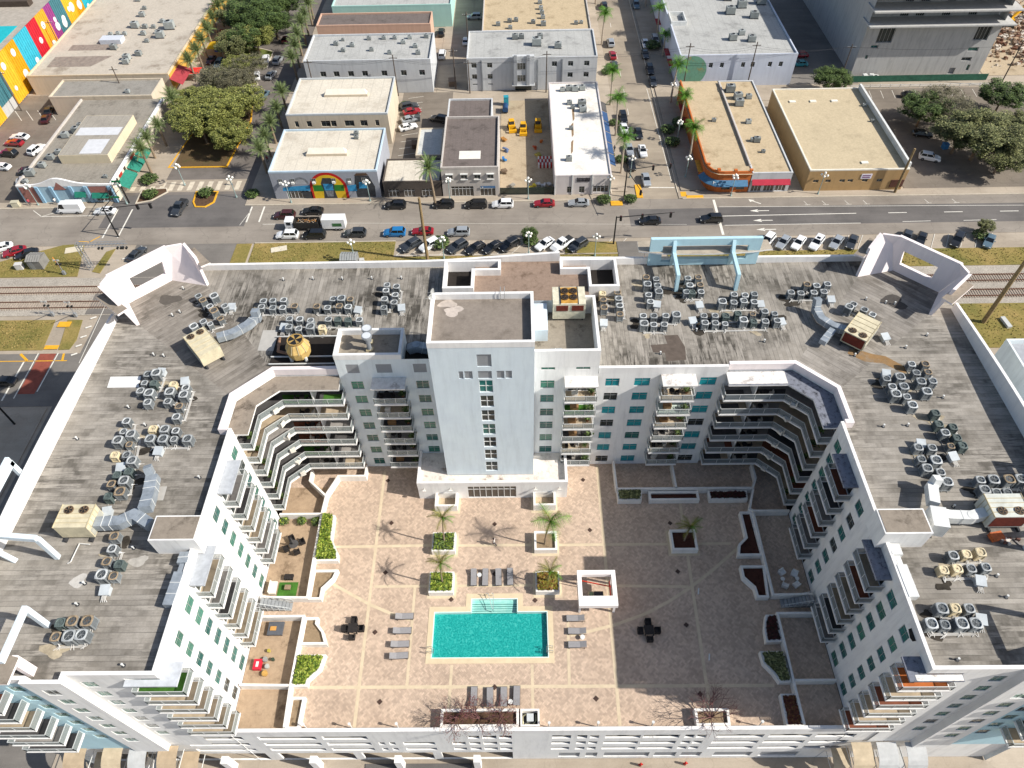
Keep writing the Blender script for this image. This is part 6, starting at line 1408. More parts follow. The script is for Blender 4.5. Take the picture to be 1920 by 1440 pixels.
o = palm('tall date palm beside the wooden pole at the north kerb', 9.2, DBARK, FM_DB, 40, .3, .24, (-.6, .2), 42, elev=(1.35, -.6)); o.location = (-18.6, 131.9, .1)
# trees: three crowns shared between copies
BT = [broadleaf('tree', OLIVE, 4.6, 5.0, 50), broadleaf('tree', GREEN, 4.6, 5.0, 51), broadleaf('tree', [LEAFM('8A8C48'), LEAFM('6E7438'), LEAFM('A0A25E'), LEAFM('52582C')], 4.6, 5.0, 52), broadleaf('tree', [LEAFM('6A6550'), LEAFM('55523E'), LEAFM('7E7A60')], 4.6, 5.0, 53, n=9000, size=.11)]
cw = ['olive-leaved', 'bright green', 'yellow-green', 'thin grey-brown']
for i, (x, y, h) in enumerate(TREE):
    rt = x > 60
    if rt: v = [0, 0, 1, 1, 0, 1, 3, 0, 3][i - 25]; s_ = [1.15, .95, .85, .8, .7, .7, .95, .8, .75][i - 25]
    else: v = [2, 2, 2, 2, 2, 3, 3, 3, 2, 0, 2, 1, 1, 1, 0, 1, 2, 2, 2, 2, 0, 1, 1, 1, 1][i]; s_ = [.95, 1, .8, .85, .8, .9, .8, .8, .7, .9, .85, 1, 1.1, 1, .9, .8, .8, .7, .85, .75, .7, .9, .8, .9, .8][i]
    if i == 0: s_ = 1.0
    where = 'in the right-hand parking lot' if rt else 'on the planted median' if x > -76 else 'over the left lane of the tree-lined street'
    k = sum(1 for j, a in enumerate(TREE) if (a[0] > 60) == rt and a[1] < y)
    o = place(BT[v], (x, y, .05), i * 1.9, '%s tree %s, %s from the main road' % (cw[v], where, ORD[k]), (s_ * (1.65 if rt else 1.5), s_ * (1.65 if rt else 1.5), s_ * 1.2), 'trees in the parking lot' if rt else 'trees of the tree-lined street'); o['category'] = 'tree'
for x, y, s_, v, lab in ((2.1, 119.0, .42, 1, 'small green street tree in a hedge patch beside the angled bays'), (96.9, 119.4, .42, 0, 'small airy tree between two parked cars near the right edge')):
    o = place(BT[v], (x, y, .05), 1.0, lab, s_); o['group'] = 'small trees by the angled bays'; o['category'] = 'tree'
SH = shrub('shrub', 'street_shrub', GREEN, 1.3, 1.2, 420, 60, size=.2)
for x, y, s_, lab in ((18.9, 132.4, 1.2, 'round shrub bed at the corner of the white store'), (24.8, 132.6, 1.1, 'round shrub on the kerb island by the signal pole'), (-16.6, 118.2, 1.5, 'green shrub bed between parked cars, left part'), (2.4, 118.6, 1.2, 'green ground shrubs at the foot of the small street tree'), (95.9, 118.3, 1.2, 'green shrub bed under the small tree near the right edge'), (24.4, 148.2, 1.1, 'low shrub under a royal palm, store side, nearest the road'), (24.2, 164.5, 1.0, 'low shrub under a royal palm, store side, second bed'), (24.3, 190.5, 1.1, 'bushy green bed beside the red parked car'), (37.0, 160.5, 1.4, 'long hedge bed on the shaded kerb'), (37.3, 155.0, 1.4, 'hedge bed on the shaded kerb nearer the road'), (40.5, 163.5, 1.6, 'round bushy shrub by the red awnings'), (39.0, 205.0, 1.7, 'bushy shrub far up on the right of the palm street'), (-84.0, 137.0, 1.3, 'green bed on the left traffic island'), (-71.3, 137.3, 1.3, 'green bed inside the yellow kerbed island'), (-60.5, 136.6, 1.2, 'dark bed at the corner of the mural building'), (-86.0, 142.8, 1.5, 'bright lime shrub by the green awnings'), (-29.2, 174.5, 1.2, 'overgrown shrub at the back of the small lot'), (58.5, 181.0, 1.2, 'yellow-green shrub behind the tan shop'), (-17.4, 119.3, .8, 'green shrub bed between parked cars, upper part'), (-87.5, 182.0, 1.3, 'lime shrub by the red roofed terrace'), (-55.8, 62, 1.0, 'shaded shrub at the west foot of the block, first from the crossing'), (-55.9, 56.5, 1.1, 'shaded shrub at the west foot of the block, second from the crossing'), (-55.8, 51, 1.2, 'shaded shrub at the west foot of the block, third from the crossing'), (-55.9, 46, 1.2, 'shaded shrub at the west foot of the block, fourth from the crossing')):
    o = place(SH, (x, y, .08), x, lab, s_); o['category'] = 'shrub'; o['group'] = 'street shrubs'
# ------------------------------------------------------------------ streets
def asphalt(name, base, dark, crack=.5):
    s = NT(name); p = s.pos(); n = s.noise(p, .09, 6, .65); n2 = s.noise(s.pos((.06, .7, 1)), .6, 5, .7); n3 = s.noise(p, 5.0, 4, .8); b0 = srgb(base)
    cc = s.ramp(n, [(.3, srgb(dark)), (.55, b0), (.75, tuple(min(.9, x * 1.15) for x in b0))])
    cc = s.mix(cc, s.ramp(n2, [(.35, (.84, .84, .84)), (.65, (1.05, 1.05, 1.05))]), .8, 'MULTIPLY')
    cc = s.mix(cc, s.ramp(n3, [(.3, (.88, .88, .88)), (.7, (1.06, 1.06, 1.06))]), .8, 'MULTIPLY')
    v = s.n('ShaderNodeTexVoronoi', feature='DISTANCE_TO_EDGE'); v.inputs['Scale'].default_value = .16
    w = s.n('ShaderNodeVectorMath', operation='ADD'); nz = s.n('ShaderNodeTexNoise'); nz.inputs['Scale'].default_value = .5; s.l(p, nz.inputs['Vector']); s.l(p, w.inputs[0])
    sc_ = s.n('ShaderNodeVectorMath', operation='SCALE'); sc_.inputs['Scale'].default_value = 3.0; s.l(nz.outputs['Color'], sc_.inputs[0]); s.l(sc_.outputs[0], w.inputs[1]); s.l(w.outputs[0], v.inputs['Vector'])
    cc = s.mix(cc, tuple(x * .62 for x in b0), s.math('MULTIPLY', s.math('LESS_THAN', v.outputs['Distance'], .010), crack))
    return s.out(cc, .9, 0, .2)
AS_L = asphalt('asphalt_old', '8F877D', '7E766D'); AS_D = asphalt('asphalt_dark', '6B6764', '5A5755', .2); AS_LOT = asphalt('asphalt_lot', '7E756A', '6A6259'); CONC = asphalt('concrete_pavement', 'A99D8D', '978B7B', .3)
AS_S = asphalt('asphalt_side', '7A756F', '68645F', .3); PALMST = asphalt('palm_street_surface', '9F9382', '8C8172', .2); BRICKST = asphalt('tree_street_surface', '77706A', '645E58', .2)
SANDY = flat_roof('AA9A82', '86765F', 'sandy_ground', .25); KERB = M('C2B8A6', .85, .08); PAINT = M('DAD6CB', .8, .10, 3.0); YPAINT = M('D9A227', .8, .12, 3.0)
GRASSG = None
s = NT('dry_grass'); p = s.pos(); n = s.noise(p, .12, 6, .7); n2 = s.noise(p, 2.4, 5, .75)
cc = s.ramp(n, [(.32, srgb('6B6A3A')), (.5, srgb('867A48')), (.68, srgb('9E8858'))]); cc = s.mix(cc, s.ramp(n2, [(.3, (.62, .65, .55)), (.65, (1.1, 1.08, 1.05))]), .85, 'MULTIPLY')
s.bump(s.noise(p, 7, 3, .8), .08, .6); DRYG = s.out(cc, .95, 0, .1)
s = NT('ballast'); p = s.pos(); n = s.noise(p, 5.5, 4, .85); n2 = s.noise(p, .2, 4)
cc = s.ramp(n, [(.32, srgb('77716B')), (.5, srgb('A39C93')), (.66, srgb('C0B9AE'))]); cc = s.mix(cc, s.ramp(n2, [(.35, (.85, .84, .82)), (.65, (1.05, 1.04, 1.0))]), 1, 'MULTIPLY'); BALL = s.out(cc, .95, 0, .1)
struct('ground', MB().poly([(-1500, -1500), (1500, -1500), (1500, 1500), (-1500, 1500)], -.06), CONC)
def sheet(name, rects, mat, z): 
    mb = MB()
    for r in rects: mb.box(r[0], r[1], r[2], r[3], z - .05, z)
    return struct(name, mb, mat)
sheet('main_road', [(-400, 400, 119.8, 133.2)], AS_L, 0.0)
sheet('road_dark_lanes', [(43.0, 400, 123.5, 129.9), (24, 42.6, 123.6, 129.6)], AS_D, .006)
sheet('road_intersection', [(-92, -60, 125.6, 137.5)], AS_D, .007)
sheet('palm_street', [(20.9, 35.7, 133.2, 420)], PALMST, 0.0)
sheet('tree_lined_street', [(-92.0, -61.5, 137.5, 420)], BRICKST, 0.0)
sheet('side_street', [(-81.5, -58.0, -300, 119.8), (-300, -81.5, 76.2, 88.6), (-300, -81.5, 119.81, 119.84)], AS_S, -.004)
sheet('rear_alley', [(-60, 21, 176, 182), (-21.7, -13.5, 182.01, 420), (42, 300, 175, 183)], CONC, .01)
sheet('small_lot', [(-30.5, -17.2, 150.5, 182)], AS_LOT, .02)
sheet('corner_lot', [(-134, -109.5, 133, 184)], AS_LOT, .02)
sheet('tree_lot', [(86.5, 300, 135.5, 180)], AS_LOT, .02)
sheet('yard', [(72.6, 91, 183, 420)], AS_S, .02)
sheet('building_site', [(-4.3, 8.0, 136.2, 177)], SANDY, .02)
sheet('demolition_site', [(125.5, 300, 186, 420)], SANDY, .03)
sheet('sidewalk', [(-61.5, 20.9, 133.2, 135.3), (35.7, 400, 133.2, 135.6), (-400, -92, 133.2, 135.3), (20.2, 24.6, 136.2, 240), (36.6, 42.2, 136.2, 240), (-61.5, -54.6, 135.3, 240), (-92, -82.5, 141.0, 240), (-26.0, 20.6, 114.6, 114.9)], CONC, .13)
mb = MB()
for x0, x1, y in ((-61.5, 20.9, 133.12), (36.5, 400, 133.12), (-400, -92, 133.12), (-56.2, -26.2, 119.7)): mb.box(x0, x1, y - .09, y + .09, 0, .15)
for x in (20.9, 35.75): mb.box(x - .09, x + .09, 135.4, 240, 0, .15)
struct('kerb', mb, KERB)
def grass(name, rects, z=.05):
    mb = MB()
    for r in rects: mb.box(*r, z - .1, z)
    struct(name, mb, DRYG)
grass('lawn', [(-58.0, -56.25, 109.5, 113.0), (-56.2, -26.2, 109.5, 119.6), (-26.2, 20.3, 109.5, 114.6), (9.5, 20.3, 114.6, 118.6), (37.5, 400, 109.6, 114.9), (-60, -56.8, 113.1, 119.6), (30.5, 37.5, 111, 114.5)])
lw = MB().prism([(-400, 109.4), (-90.4, 109.9), (-92.9, 120.4), (-97.4, 120.0), (-108.7, 114.8), (-400, 112)], -.05, .05).prism([(-87.9, 111.3), (-86.1, 110.8), (-85.6, 118.6), (-87.2, 117.6)], -.05, .05).prism([(-400, 89.5), (-88.9, 89.5), (-89.7, 97.4), (-400, 98)], -.05, .05).prism([(-85.9, 89.5), (-83.9, 89.6), (-83.5, 92), (-84.4, 97.3), (-87.3, 97.4)], -.05, .05).box(-57.8, 400, 87.2, 98.6, -.05, .05)
struct('verge', lw, DRYG)
gs = MB(); q_ = random.Random(3)
for i in range(7000):
    rct = [(-56, -26.4, 109.8, 119.4), (-26, 20, 110, 114.5), (38, 110, 110, 114.7), (60, 110, 88, 98.4), (-108, -91, 110.5, 116), (-100, -90.5, 90, 97)][q_.choice([0, 0, 1, 2, 2, 3, 3, 4, 5])]
    x, y = q_.uniform(*rct[:2]), q_.uniform(*rct[2:]); a = q_.uniform(0, 3.14); h = q_.uniform(.08, .3)
    gs.add([(x - .12 * math.cos(a), y - .12 * math.sin(a), .04), (x + .12 * math.cos(a), y + .12 * math.sin(a), .04), (x + q_.uniform(-.1, .1), y + q_.uniform(-.1, .1), .04 + h)], [(0, 1, 2)], q_.randrange(3))
gs.build('grass_tufts', [M('85794A', .9, .2), M('66693A', .9, .2), M('A08C5C', .9, .2)], kind='stuff')
struct('track_ballast', MB().box(-400, 400, 98.6, 109.4, -.1, .06), BALL)
# railway: two tracks
RAILS = M('6E4A38', .6, .15, 3.0, metal=.5); SLEEP = M('9C8E80', .9, .15, 2.0)
for yc, lab in ((105.75, 'railway track nearest the main road'), (101.45, 'railway track nearest the apartment block')):
    t = thing('railway_track', lab, 'railway track', (0, yc, 0), 'railway tracks behind the block')
    for s_ in (-.85, .85): MB().box(-300, 300, yc + s_ - .06, yc + s_ + .06, .14, .3).build('rail', RAILS, t)
    b = MB()
    for i in range(700):
        x = -175 + i * .5
        if (-118 < x < -48) or (x > 60): b.box(x * 1.0, x + .24, yc - 1.3, yc + 1.3, .05, .15)
    b.build('sleepers', SLEEP, t, kind='stuff')
sheet('level_crossing', [(-84.5, -57.9, 98.8, 109.2), (20.4, 26.5, 98.8, 118.5)], AS_S, .13)
# markings
mk = MB()
def line(x0, y0, x1, y1, w=.14, z=.014, m=0):
    d = Vector((x1 - x0, y1 - y0)); d.normalize(); n = Vector((-d.y, d.x)) * w / 2; mk.add([(x0 - n.x, y0 - n.y, z), (x1 - n.x, y1 - n.y, z), (x1 + n.x, y1 + n.y, z), (x0 + n.x, y0 + n.y, z)], [(0, 1, 2, 3)], m)
line(44, 126.7, 73.1, 127.0, .2); 
for x in range(80, 200, 12): line(x, 127, x + 4, 127, .2)
line(44, 130.0, 110, 129.0, .12); line(44, 123.5, 73, 123.6, .14); line(82, 123.9, 88, 124.0); line(95, 124, 102, 124.1); line(-56, 126.2, -42, 126.2, .12); line(-38, 126.2, 36, 124.0, .06)
line(43.3, 132.6, 43.1, 120.3, .55)
for y in (128.4, 125.0, 121.9):
    line(52.0, y, 54.6, y, .22); mk.add([(52.2, y - .5, .014), (52.2, y + .5, .014), (50.4, y, .014)], [(0, 2, 1)])
line(53.4, 130.9, 51.8, 131.9, .25); mk.add([(52.3, 132.2, .014), (51.2, 131.6, .014), (51.0, 132.6, .014)], [(0, 2, 1)])
for x in (-90.0, -86.7): line(x, 132.3, x + .2, 122.2, .3)
for x in (-59.8, -57.0): line(x, 132.6, x, 127, .35)
line(-59.8, 131, -61, 126, .1)
line(-109.2, 132.4, -106.4, 130.1); line(-106.4, 130.1, -90.5, 130.2); line(-106.4, 130.1, -101.5, 132.8); line(-95.1, 130.2, -91.5, 132.6)
for x in range(-24, 22, 3): line(x - 1.6, 115.2, x + 1.6, 119.6, .1)
for x in range(38, 100, 3): line(x - 1.2, 115.2, x + 1.2, 119.6, .1)
line(-26, 115.1, 20, 115.1, .1)
for x in (63.5, 67.5, 72.5, 76.5, 90, 96): line(x, 130.2, x - .5, 131.6, .1); line(x - .6, 130.25, x + .6, 130.25, .1)
for y in range(139, 240, 10): line(28.3, y, 28.3, y + 3, .12)
line(35.0, 140, 34.5, 182, .12); line(28.2, 137.6, 35.3, 137.4, .3); line(-81.3, 101, -80.6, 86, .12, .16)
for y in (88, 90.2, 92.5, 95, 97.5, 111, 115): line(-82.9, y, -81.9, y + .5, .35, .14)
line(-85.6, 88.7, -85.6, 79.5, .2); line(-89.3, 88.7, -89.1, 78.0, .2); line(-91.1, 86.6, -91, 77.5, .3)
line(-96, 86.8, -83.2, 86.8, .2, .014, 1); line(-92.6, 88.6, -90.6, 86.9, .45, .014, 1); line(-84.5, 88.6, -84.1, 86.9, .4, .014, 1)
for x in range(-133, -121, 3): line(x, 176, x + 4, 171, .12, .034)
for x in range(92, 120, 3): line(x, 175, x + .5, 179, .1, .034)
for y in range(152, 180, 3): line(-29, y, -25, y + 1, .1, .034)
line(-92.5, 120.6, -90.5, 122.8, .25, .014, 1); line(-94.5, 121.2, -91.5, 121.0, .2, .014, 1)
mk.build('road_marking', [PAINT, YPAINT], kind='structure')
cw = MB().box(-88.9, -85.9, 79.0, 88.6, -.02, .012); struct('red_crosswalk', cw, M('8A4A3C', .85, .12))
xw = MB()
for i in range(13): xw.box(-92 + i * 2.2, -90.9 + i * 2.2, 139.2, 142.6, 0, .012)
struct('zebra_crossing', xw, M('C9BEAA', .85, .1)); struct('crossing_slab', MB().box(-92.2, -63, 138.6, 143.4, 0, .007), M('9E9282', .85, .1))
tp = MB()
for r in ((20.4, 23.0, 130.9, 132.6), (26.4, 27.8, 133.6, 138.6), (37.4, 41.2, 133.0, 134.2), (36.3, 37.6, 133.8, 135.6), (-88.6, -86.2, 95.4, 96.8), (-88.7, -86.1, 89.6, 90.6)): tp.box(*r, .1, .145)
struct('tactile_paving', tp, M('D7A02A', .85, .1))
isl = [(-73.6, 134.6), (-74.0, 138.4), (-69.1, 138.4), (-68.9, 134.4), (-70.4, 132.7), (-72.6, 132.8)]
tag(MB().strip(isl, .35, 0, .17, closed=True).build('kerb_edge', YPAINT, tag(thing('traffic_island', 'green traffic island with yellow kerb in the intersection', 'traffic island', (-71.4, 135.5, 0)))))
MB().prism(isl, 0, .1).build('soil', SOIL, bpy.data.objects['traffic_island'])
isl = [(-86.6, 134.4), (-86.9, 139.5), (-81.4, 140.0), (-80.7, 138.6), (-83.4, 135.4)]
t = thing('traffic_island', 'curved green traffic island left of the zebra crossing', 'traffic island', (-84, 137, 0)); MB().strip(isl, .3, 0, .17, closed=True).build('kerb_edge', KERB, t); MB().prism(isl, 0, .12).build('soil', SOIL, t)
t = thing('planted_median', 'long planted median with yellow kerb on the tree-lined street', 'median', (-74, 180, 0))
md = [(-83.5, 148.4), (-69.6, 148.4), (-68.6, 169), (-70.3, 178), (-74, 182), (-79, 180), (-82, 165)]
MB().strip(md, .35, 0, .17, closed=True).build('kerb_edge', YPAINT, t); MB().prism(md, 0, .1).build('soil', flat_roof('5E4E38', '4C5230', 'median_soil', .3), t)
for md in ([(-80, 186), (-71, 187.5), (-72.5, 191), (-80, 195)], [(-80, 197), (-70.7, 197), (-71, 207), (-81, 212)]):
    MB().strip(md, .3, 0, .17, closed=True).build('kerb_edge', KERB, t); MB().prism(md, 0, .1).build('soil', flat_roof('66703A', '7A5A3A', 'median_grass', .3), t)
sheet('front_road', [(-3.0, 36.0, -60, 19.0), (-58, -3.02, -60, 15.5)], AS_S, .02); sheet('driveway_slab', [(-19.5, -6.5, 18.2, 19.9)], AS_D, .06)
sheet('side_pavement', [(-200, -82.2, -200, 75.8), (-58, -53.2, -200, 73)], CONC, .1)
# ------------------------------------------------------------------ buildings
RF_CREAM = flat_roof('CBC3B4', 'AFA595', 'roof_cream', .12, 2.6); RF_GREY = flat_roof('A9A9A6', '8A8A88', 'roof_grey', .2, 2.2); RF_DARK = flat_roof('77716C', '5C5753', 'roof_dark', .25, 1.6); RF_TAN = flat_roof('B7A588', '978569', 'roof_tan', .3); RF_STONE = flat_roof('B9AA8E', 'A3957C', 'roof_beige', .1); RF_BROWN = flat_roof('6E6561', '534C48', 'roof_brown', .3, 1.3); RF_BIG = flat_roof('B5AC9F', '8A7F72', 'roof_big', .12)
W_GREY = stucco('C4C6C6', .14, 'wall_pale_grey'); W_CREAM = stucco('C9BCA6', .14, 'wall_cream'); W_TAN = stucco('AE8F64', .12, 'wall_tan'); W_CONC = stucco('B3B2AE', .25, 'wall_concrete'); W_MUR = stucco('9C9FA6', .1, 'wall_mural_grey'); W_OR = stucco('BE6A36', .12, 'wall_orange'); W_DK = stucco('57504A', .1, 'wall_dark'); W_PINK = stucco('C9A58E', .1, 'wall_salmon')
W_MINT = stucco('A9CFC4', .08, 'wall_mint'); W_WARM = stucco('BDB6AE', .12, 'wall_warm_grey')
def awin(x, y, z0, w, h, parent, kind='w'):
    fm, pm = win_meshes(w, h, kind); o = link('window', fm, parent, Vector((x, y - .02, z0)) - WL[parent.name]); link('pane', pm[min(len(pm) - 1, 2)] if kind == 'w' else pm[0], o)
def bldg(label, x0, x1, y0, y1, h, wm, rm, par=.45, name='shop_building', base=0.0, pt=None, wins=(), cat='building'):
    t = thing(name, label, cat, ((x0 + x1) / 2, (y0 + y1) / 2, base))
    dep = .22; L = x1 - x0
    MB().wall((x0, y0), (x1, y0), base, h - par, [(w[0] - w[2] / 2 - x0, w[0] + w[2] / 2 - x0, w[1], w[1] + w[3]) for w in wins], dep).wall((x1, y0), (x1, y1), base, h - par).wall((x1, y1), (x0, y1), base, h - par).wall((x0, y1), (x0, y0), base, h - par).build('wall', wm, t)
    for w in wins: awin(w[0], y0 + dep - .05, w[1], w[2], w[3], t, w[4] if len(w) > 4 else 'w')
    MB().poly([(x0 + .02, y0 + .02), (x1 - .02, y0 + .02), (x1 - .02, y1 - .02), (x0 + .02, y1 - .02)], h - par).build('roof', rm, t)
    i = .14; MB().strip([(x0 + i, y0 + i), (x1 - i, y0 + i), (x1 - i, y1 - i), (x0 + i, y1 - i)], .32, h - par - .01, h, closed=True).build('parapet', pt or wm, t)
    return t
CRM = M('E0DACB', .7, .05)
MUR = bldg('cream-roofed two-storey building with a colourful mural front', -54.8, -31.0, 135.2, 152.4, 7.2, W_MUR, RF_CREAM, .4, pt=M('B7C9D6', .7, .05), wins=[(-49.6, .1, 5.0, 2.3, 's')])
def skylight(t, x0, x1, y, z): 
    MB().box(x0 - .15, x1 + .15, y - .85, y + .85, z - .02, z + .5).build('skylight_kerb', W_CREAM, t); z += .5
    MB().add([(x0, y - .7, z), (x1, y - .7, z), (x1, y + .7, z), (x0, y + .7, z), (x0 + .6, y, z + 1.1), (x1 - .6, y, z + 1.1)], [(0, 1, 5, 4), (2, 3, 4, 5), (1, 2, 5), (3, 0, 4)]).build('skylight', CRM, t)
skylight(MUR, -47.5, -38.6, 142.4, 6.85)
def fl(pts, z=0): return pts
def mpart(pts, mat, k=1, nm='mural_patch'):   # flat painted shape on the front wall, pts in (x, z)
    y = 135.2 - .008 * k; n = len(pts); MB().add([(x, y, z) for x, z in pts] + [(x, 135.19, z) for x, z in pts], [tuple(range(n))] + [(i, n + i, n + (i + 1) % n, (i + 1) % n) for i in range(n)]).build(nm, mat, MUR)
def arch(cx, cz, r, n=20, lo=0): return [(cx + r * math.cos(math.pi * i / n), cz + r * math.sin(math.pi * i / n)) for i in range(n, -1, -1)] + ([(cx + r, .05), (cx - r, .05)] if lo else [])
PRED = M('B8241E', .7, .06); PYEL = M('D9B42A', .7, .06); PGRN = M('2F7A2E', .7, .06); PBLU = M('3A8FBE', .7, .15, 2.0); PDK = M('3C3E42', .8, .2, 2.0); PGY = M('7A7D82', .8, .2, 2.0)
cx = -42.4
mpart([(p[0], max(.05, p[1])) for p in arch(cx, 2.6, 4.2, lo=1)][::1], PRED, 1); mpart([(p[0], p[1]) for p in arch(cx, 2.6, 3.55, lo=1)], PYEL, 2)
mpart([(cx - 3.4, 2.0), (cx + 3.4, 2.0), (cx + 3.45, 3.6), (cx - 3.45, 3.6)], PGRN, 3)
mpart([(cx - 1.5, .05), (cx + 1.5, .05), (cx + 1.2, 2.4), (cx + 1.5, 4.0), (cx + .9, 5.4), (cx - .9, 5.4), (cx - 1.5, 4.0), (cx - 1.2, 2.4)], PDK, 4); mpart([(cx - 1.0, 2.2), (cx + 1.0, 2.2), (cx + 1.05, 3.9), (cx - 1.05, 3.9)], PBLU, 5); mpart([(cx - .7, .6), (cx + .7, .6), (cx + .9, 2.1), (cx - .9, 2.1)], PGY, 5)
mpart([(-52.8, 2.2), (-46.6, 2.2), (-46.4, 3.6), (-50, 3.4), (-52.6, 3.1)], PBLU, 1); mpart(arch(-48.3, 4.0, 1.7), PGY, 1); mpart(arch(-48.3, 3.9, 1.25), M('A4A6AA', .8, .15), 2); mpart([(-47.8, .05), (-46.4, .05), (-46.4, 2.0), (-49, 2.0)], PDK, 1)
mpart([(-36.4, .3), (-32.2, .3), (-32.0, 3.0), (-33, 5.8), (-36, 6.0), (-36.5, 3.4)], PDK, 1); mpart([(-38.2, 1.9), (-36.2, 1.9), (-36.2, 3.6), (-38.2, 3.4)], PBLU, 2); mpart([(-35.6, 2.6), (-33.6, 2.6), (-33.8, 4.2), (-35.4, 4.2)], PBLU, 2); mpart([(-33, 5.9), (-36.2, 5.9), (-35.6, 6.5), (-33.4, 6.5)], M('5A4638', .8, .1), 2)
for x in (-52.7, -50.0, -45.3, -40.9, -37.4, -34.2): awin(x, 135.17, 4.2, .95, 1.1, MUR); MB().box(x - .35, x + .3, 134.75, 135.15, 4.15, 4.6).build('window_air_conditioner', DUCTW, MUR)
M2 = bldg('cream two-storey building behind the mural block with a row of windows', -55.3, -31.0, 157.6, 175.2, 8.0, W_CREAM, RF_CREAM, .4, pt=M('B9BDBE', .7, .05), wins=[(x, 4.7, w, 1.5) for x, w in ((-53.2, .9), (-50.2, 1.2), (-46.2, 2.2), (-44.3, 1.3), (-40.5, 2.3), (-37.0, 1.7), (-33.8, .9))])
skylight(M2, -47.4, -37.0, 167, 7.65)
GL = bldg('long pale grey two-storey building with dark roof vents', -55.5, -22.5, 182.2, 197.3, 9.0, W_GREY, RF_GREY, .5, wins=[(x, 4.7, 1.5, 1.4) for x in (-51, -47.5, -43.7, -40.0, -34.9, -29.8, -25.0)])
PK = bldg('salmon shop building with a dark roof behind the grey block', -57, -24.5, 207.5, 215.5, 7, W_PINK, RF_BROWN, .4); bldg('mint green building with a grey roof at the top edge', -55, -19.5, 221.5, 245, 6.5, W_MINT, RF_GREY, .4)
W3 = bldg('white three-storey art deco building with a projecting centre bay', -13.1, 20.8, 182.5, 198.2, 8.8, W_GREY, RF_GREY, .4, wins=[(x, z, 1.35, 1.3) for x in (-11.3, -7.2) for z in (6.2, 3.2)] + [(x, z, 1.35, 1.3) for x in (9.7, 13.9, 18.1) for z in (6.3,)] + [(x, 3.3, 1.35, 1.3) for x in (13.9, 18.1)] + [(-11.3, 1.6, 1.3, .35), (-7.2, 1.6, 1.3, .35)])
MB().box(-1.2, 4.4, 181.4, 182.45, 1.9, 9.6).build('projecting_bay', W_GREY, W3)
for x in (-.9, 2.4): MB().box(x, x + .8, 181.1, 181.38, 2.0, 10.0).build('bay_fin', stucco('A5A8AA', .1, 'fin_grey'), W3)
for z in (6.2, 3.0):
    for k in range(3): awin(.35 + .72 * k, 181.36, z, .62, 1.7, W3, 'w')
MB().box(-.6, 3.8, 182.38, 182.46, .05, 1.85).build('entrance', GLASS_DARK, W3)
MB().box(-1.4, 4.6, 181.0, 182.4, 1.86, 2.0).build('entrance_canopy', W_GREY, W3)
for x in (-9.4, 5.2, 11.6): MB().box(x, x + .25, 182.2, 182.46, .1, 8.3).build('drain_pipe', stucco('8D9194', .1, 'pipe_grey'), W3)
TR = bldg('low commercial block with a broad tan gravel roof', -9.6, 20.5, 200.0, 245, 8.0, W_WARM, RF_TAN, .4)
G2 = bldg('grey two-storey office with four framed windows and arcade shops', -17.0, -4.4, 135.2, 156.2, 7.6, W_WARM, RF_BROWN, .5, wins=[(x, 4.6, 1.35, 1.25) for x in (-15.2, -12.0, -9.1, -6.2)] + [(-12.6, .1, 5.0, 2.6, 's'), (-6.9, .1, 3.4, 2.6, 's')])
for x in (-15.2, -12.0, -9.1, -6.2): MB().box(x - .85, x + .85, 134.75, 135.18, 5.9, 6.05).box(x - .8, x + .8, 134.95, 135.19, 4.4, 4.55).build('window_hood', DUCTW, G2)
MB().box(-8.5, -5.2, 134.98, 135.06, 2.3, 2.75).build('shop_sign', M('4A6E96', .5, .1), G2)
MB().box(-8.2, -7.9, 134.96, 134.98, 2.4, 2.65).build('sign_emblem', DUCTW, G2)
bldg('dark-roofed rear wing of the grey office', -17.0, -6.2, 156.6, 167.0, 6.2, W_GREY, RF_BROWN, .4)
MB().box(-13.2, -8.4, 139.0, 142.2, 7.12, 7.16).build('roof_patch', M('DAD6CC', .8, .06), G2)
BS = bldg('low dark-fronted shop with a pale patched roof beside the tall palm', -30.2, -17.3, 135.2, 144.2, 4.2, W_DK, RF_CREAM, .3, wins=[(x, .2, 2.4, 2.0, 's') for x in (-28, -24.5, -20.5)])
bldg('small white flat-roofed outbuilding in the small lot', -24.0, -18.0, 147.2, 159.0, 3.1, W_CREAM, flat_roof('C3C4C0', '9AA0A0', 'roof_small', .2), .2, 'outbuilding')
ST = bldg('long white single-storey store with a white roof along the palm street', 8.0, 20.5, 135.2, 176.5, 5.1, stucco('CBC4C0', .1, 'wall_store'), flat_roof('E0DBD3', 'C9C2B8', 'roof_white_store', .1), .3, wins=[(11.4, .6, 1.2, 1.6), (14.1, .5, 1.2, 1.7), (18.3, .6, 3.4, 1.7, 's')])
for x in (8.1, 11.9, 16.3, 20.4): MB().box(x - .12, x + .12, 135.05, 135.19, 0, 5.3).build('pilaster', DUCTW, ST)
q_ = random.Random(2); b = MB()
for r_, (z0, h_) in enumerate(((4.05, .4), (3.5, .45))):
    x = 12.9
    while x < 15.8: w_ = q_.uniform(.12, .26); b.box(x, x + w_, 135.1, 135.17, z0, z0 + h_ * q_.uniform(.8, 1.1)); x += w_ + .07
b.build('sign_lettering', M('2E2A30', .6, .05), ST, kind='stuff')
for i in range(6):
    y = 142.5 + i * 4.7; MB().add([(20.52, y, 3.4), (20.52, y + 4.3, 3.4), (22.3, y + 4.3, 2.5), (22.3, y, 2.5), (20.52, y, 3.3), (20.52, y + 4.3, 3.3), (22.3, y + 4.3, 2.4), (22.3, y, 2.4)], [(0, 3, 2, 1), (4, 5, 6, 7), (3, 7, 6, 2), (0, 4, 7, 3), (1, 2, 6, 5)]).build('awning', [M('2E4A70', .8, .1) if i < 5 else DGREY], ST)
crk = MB()
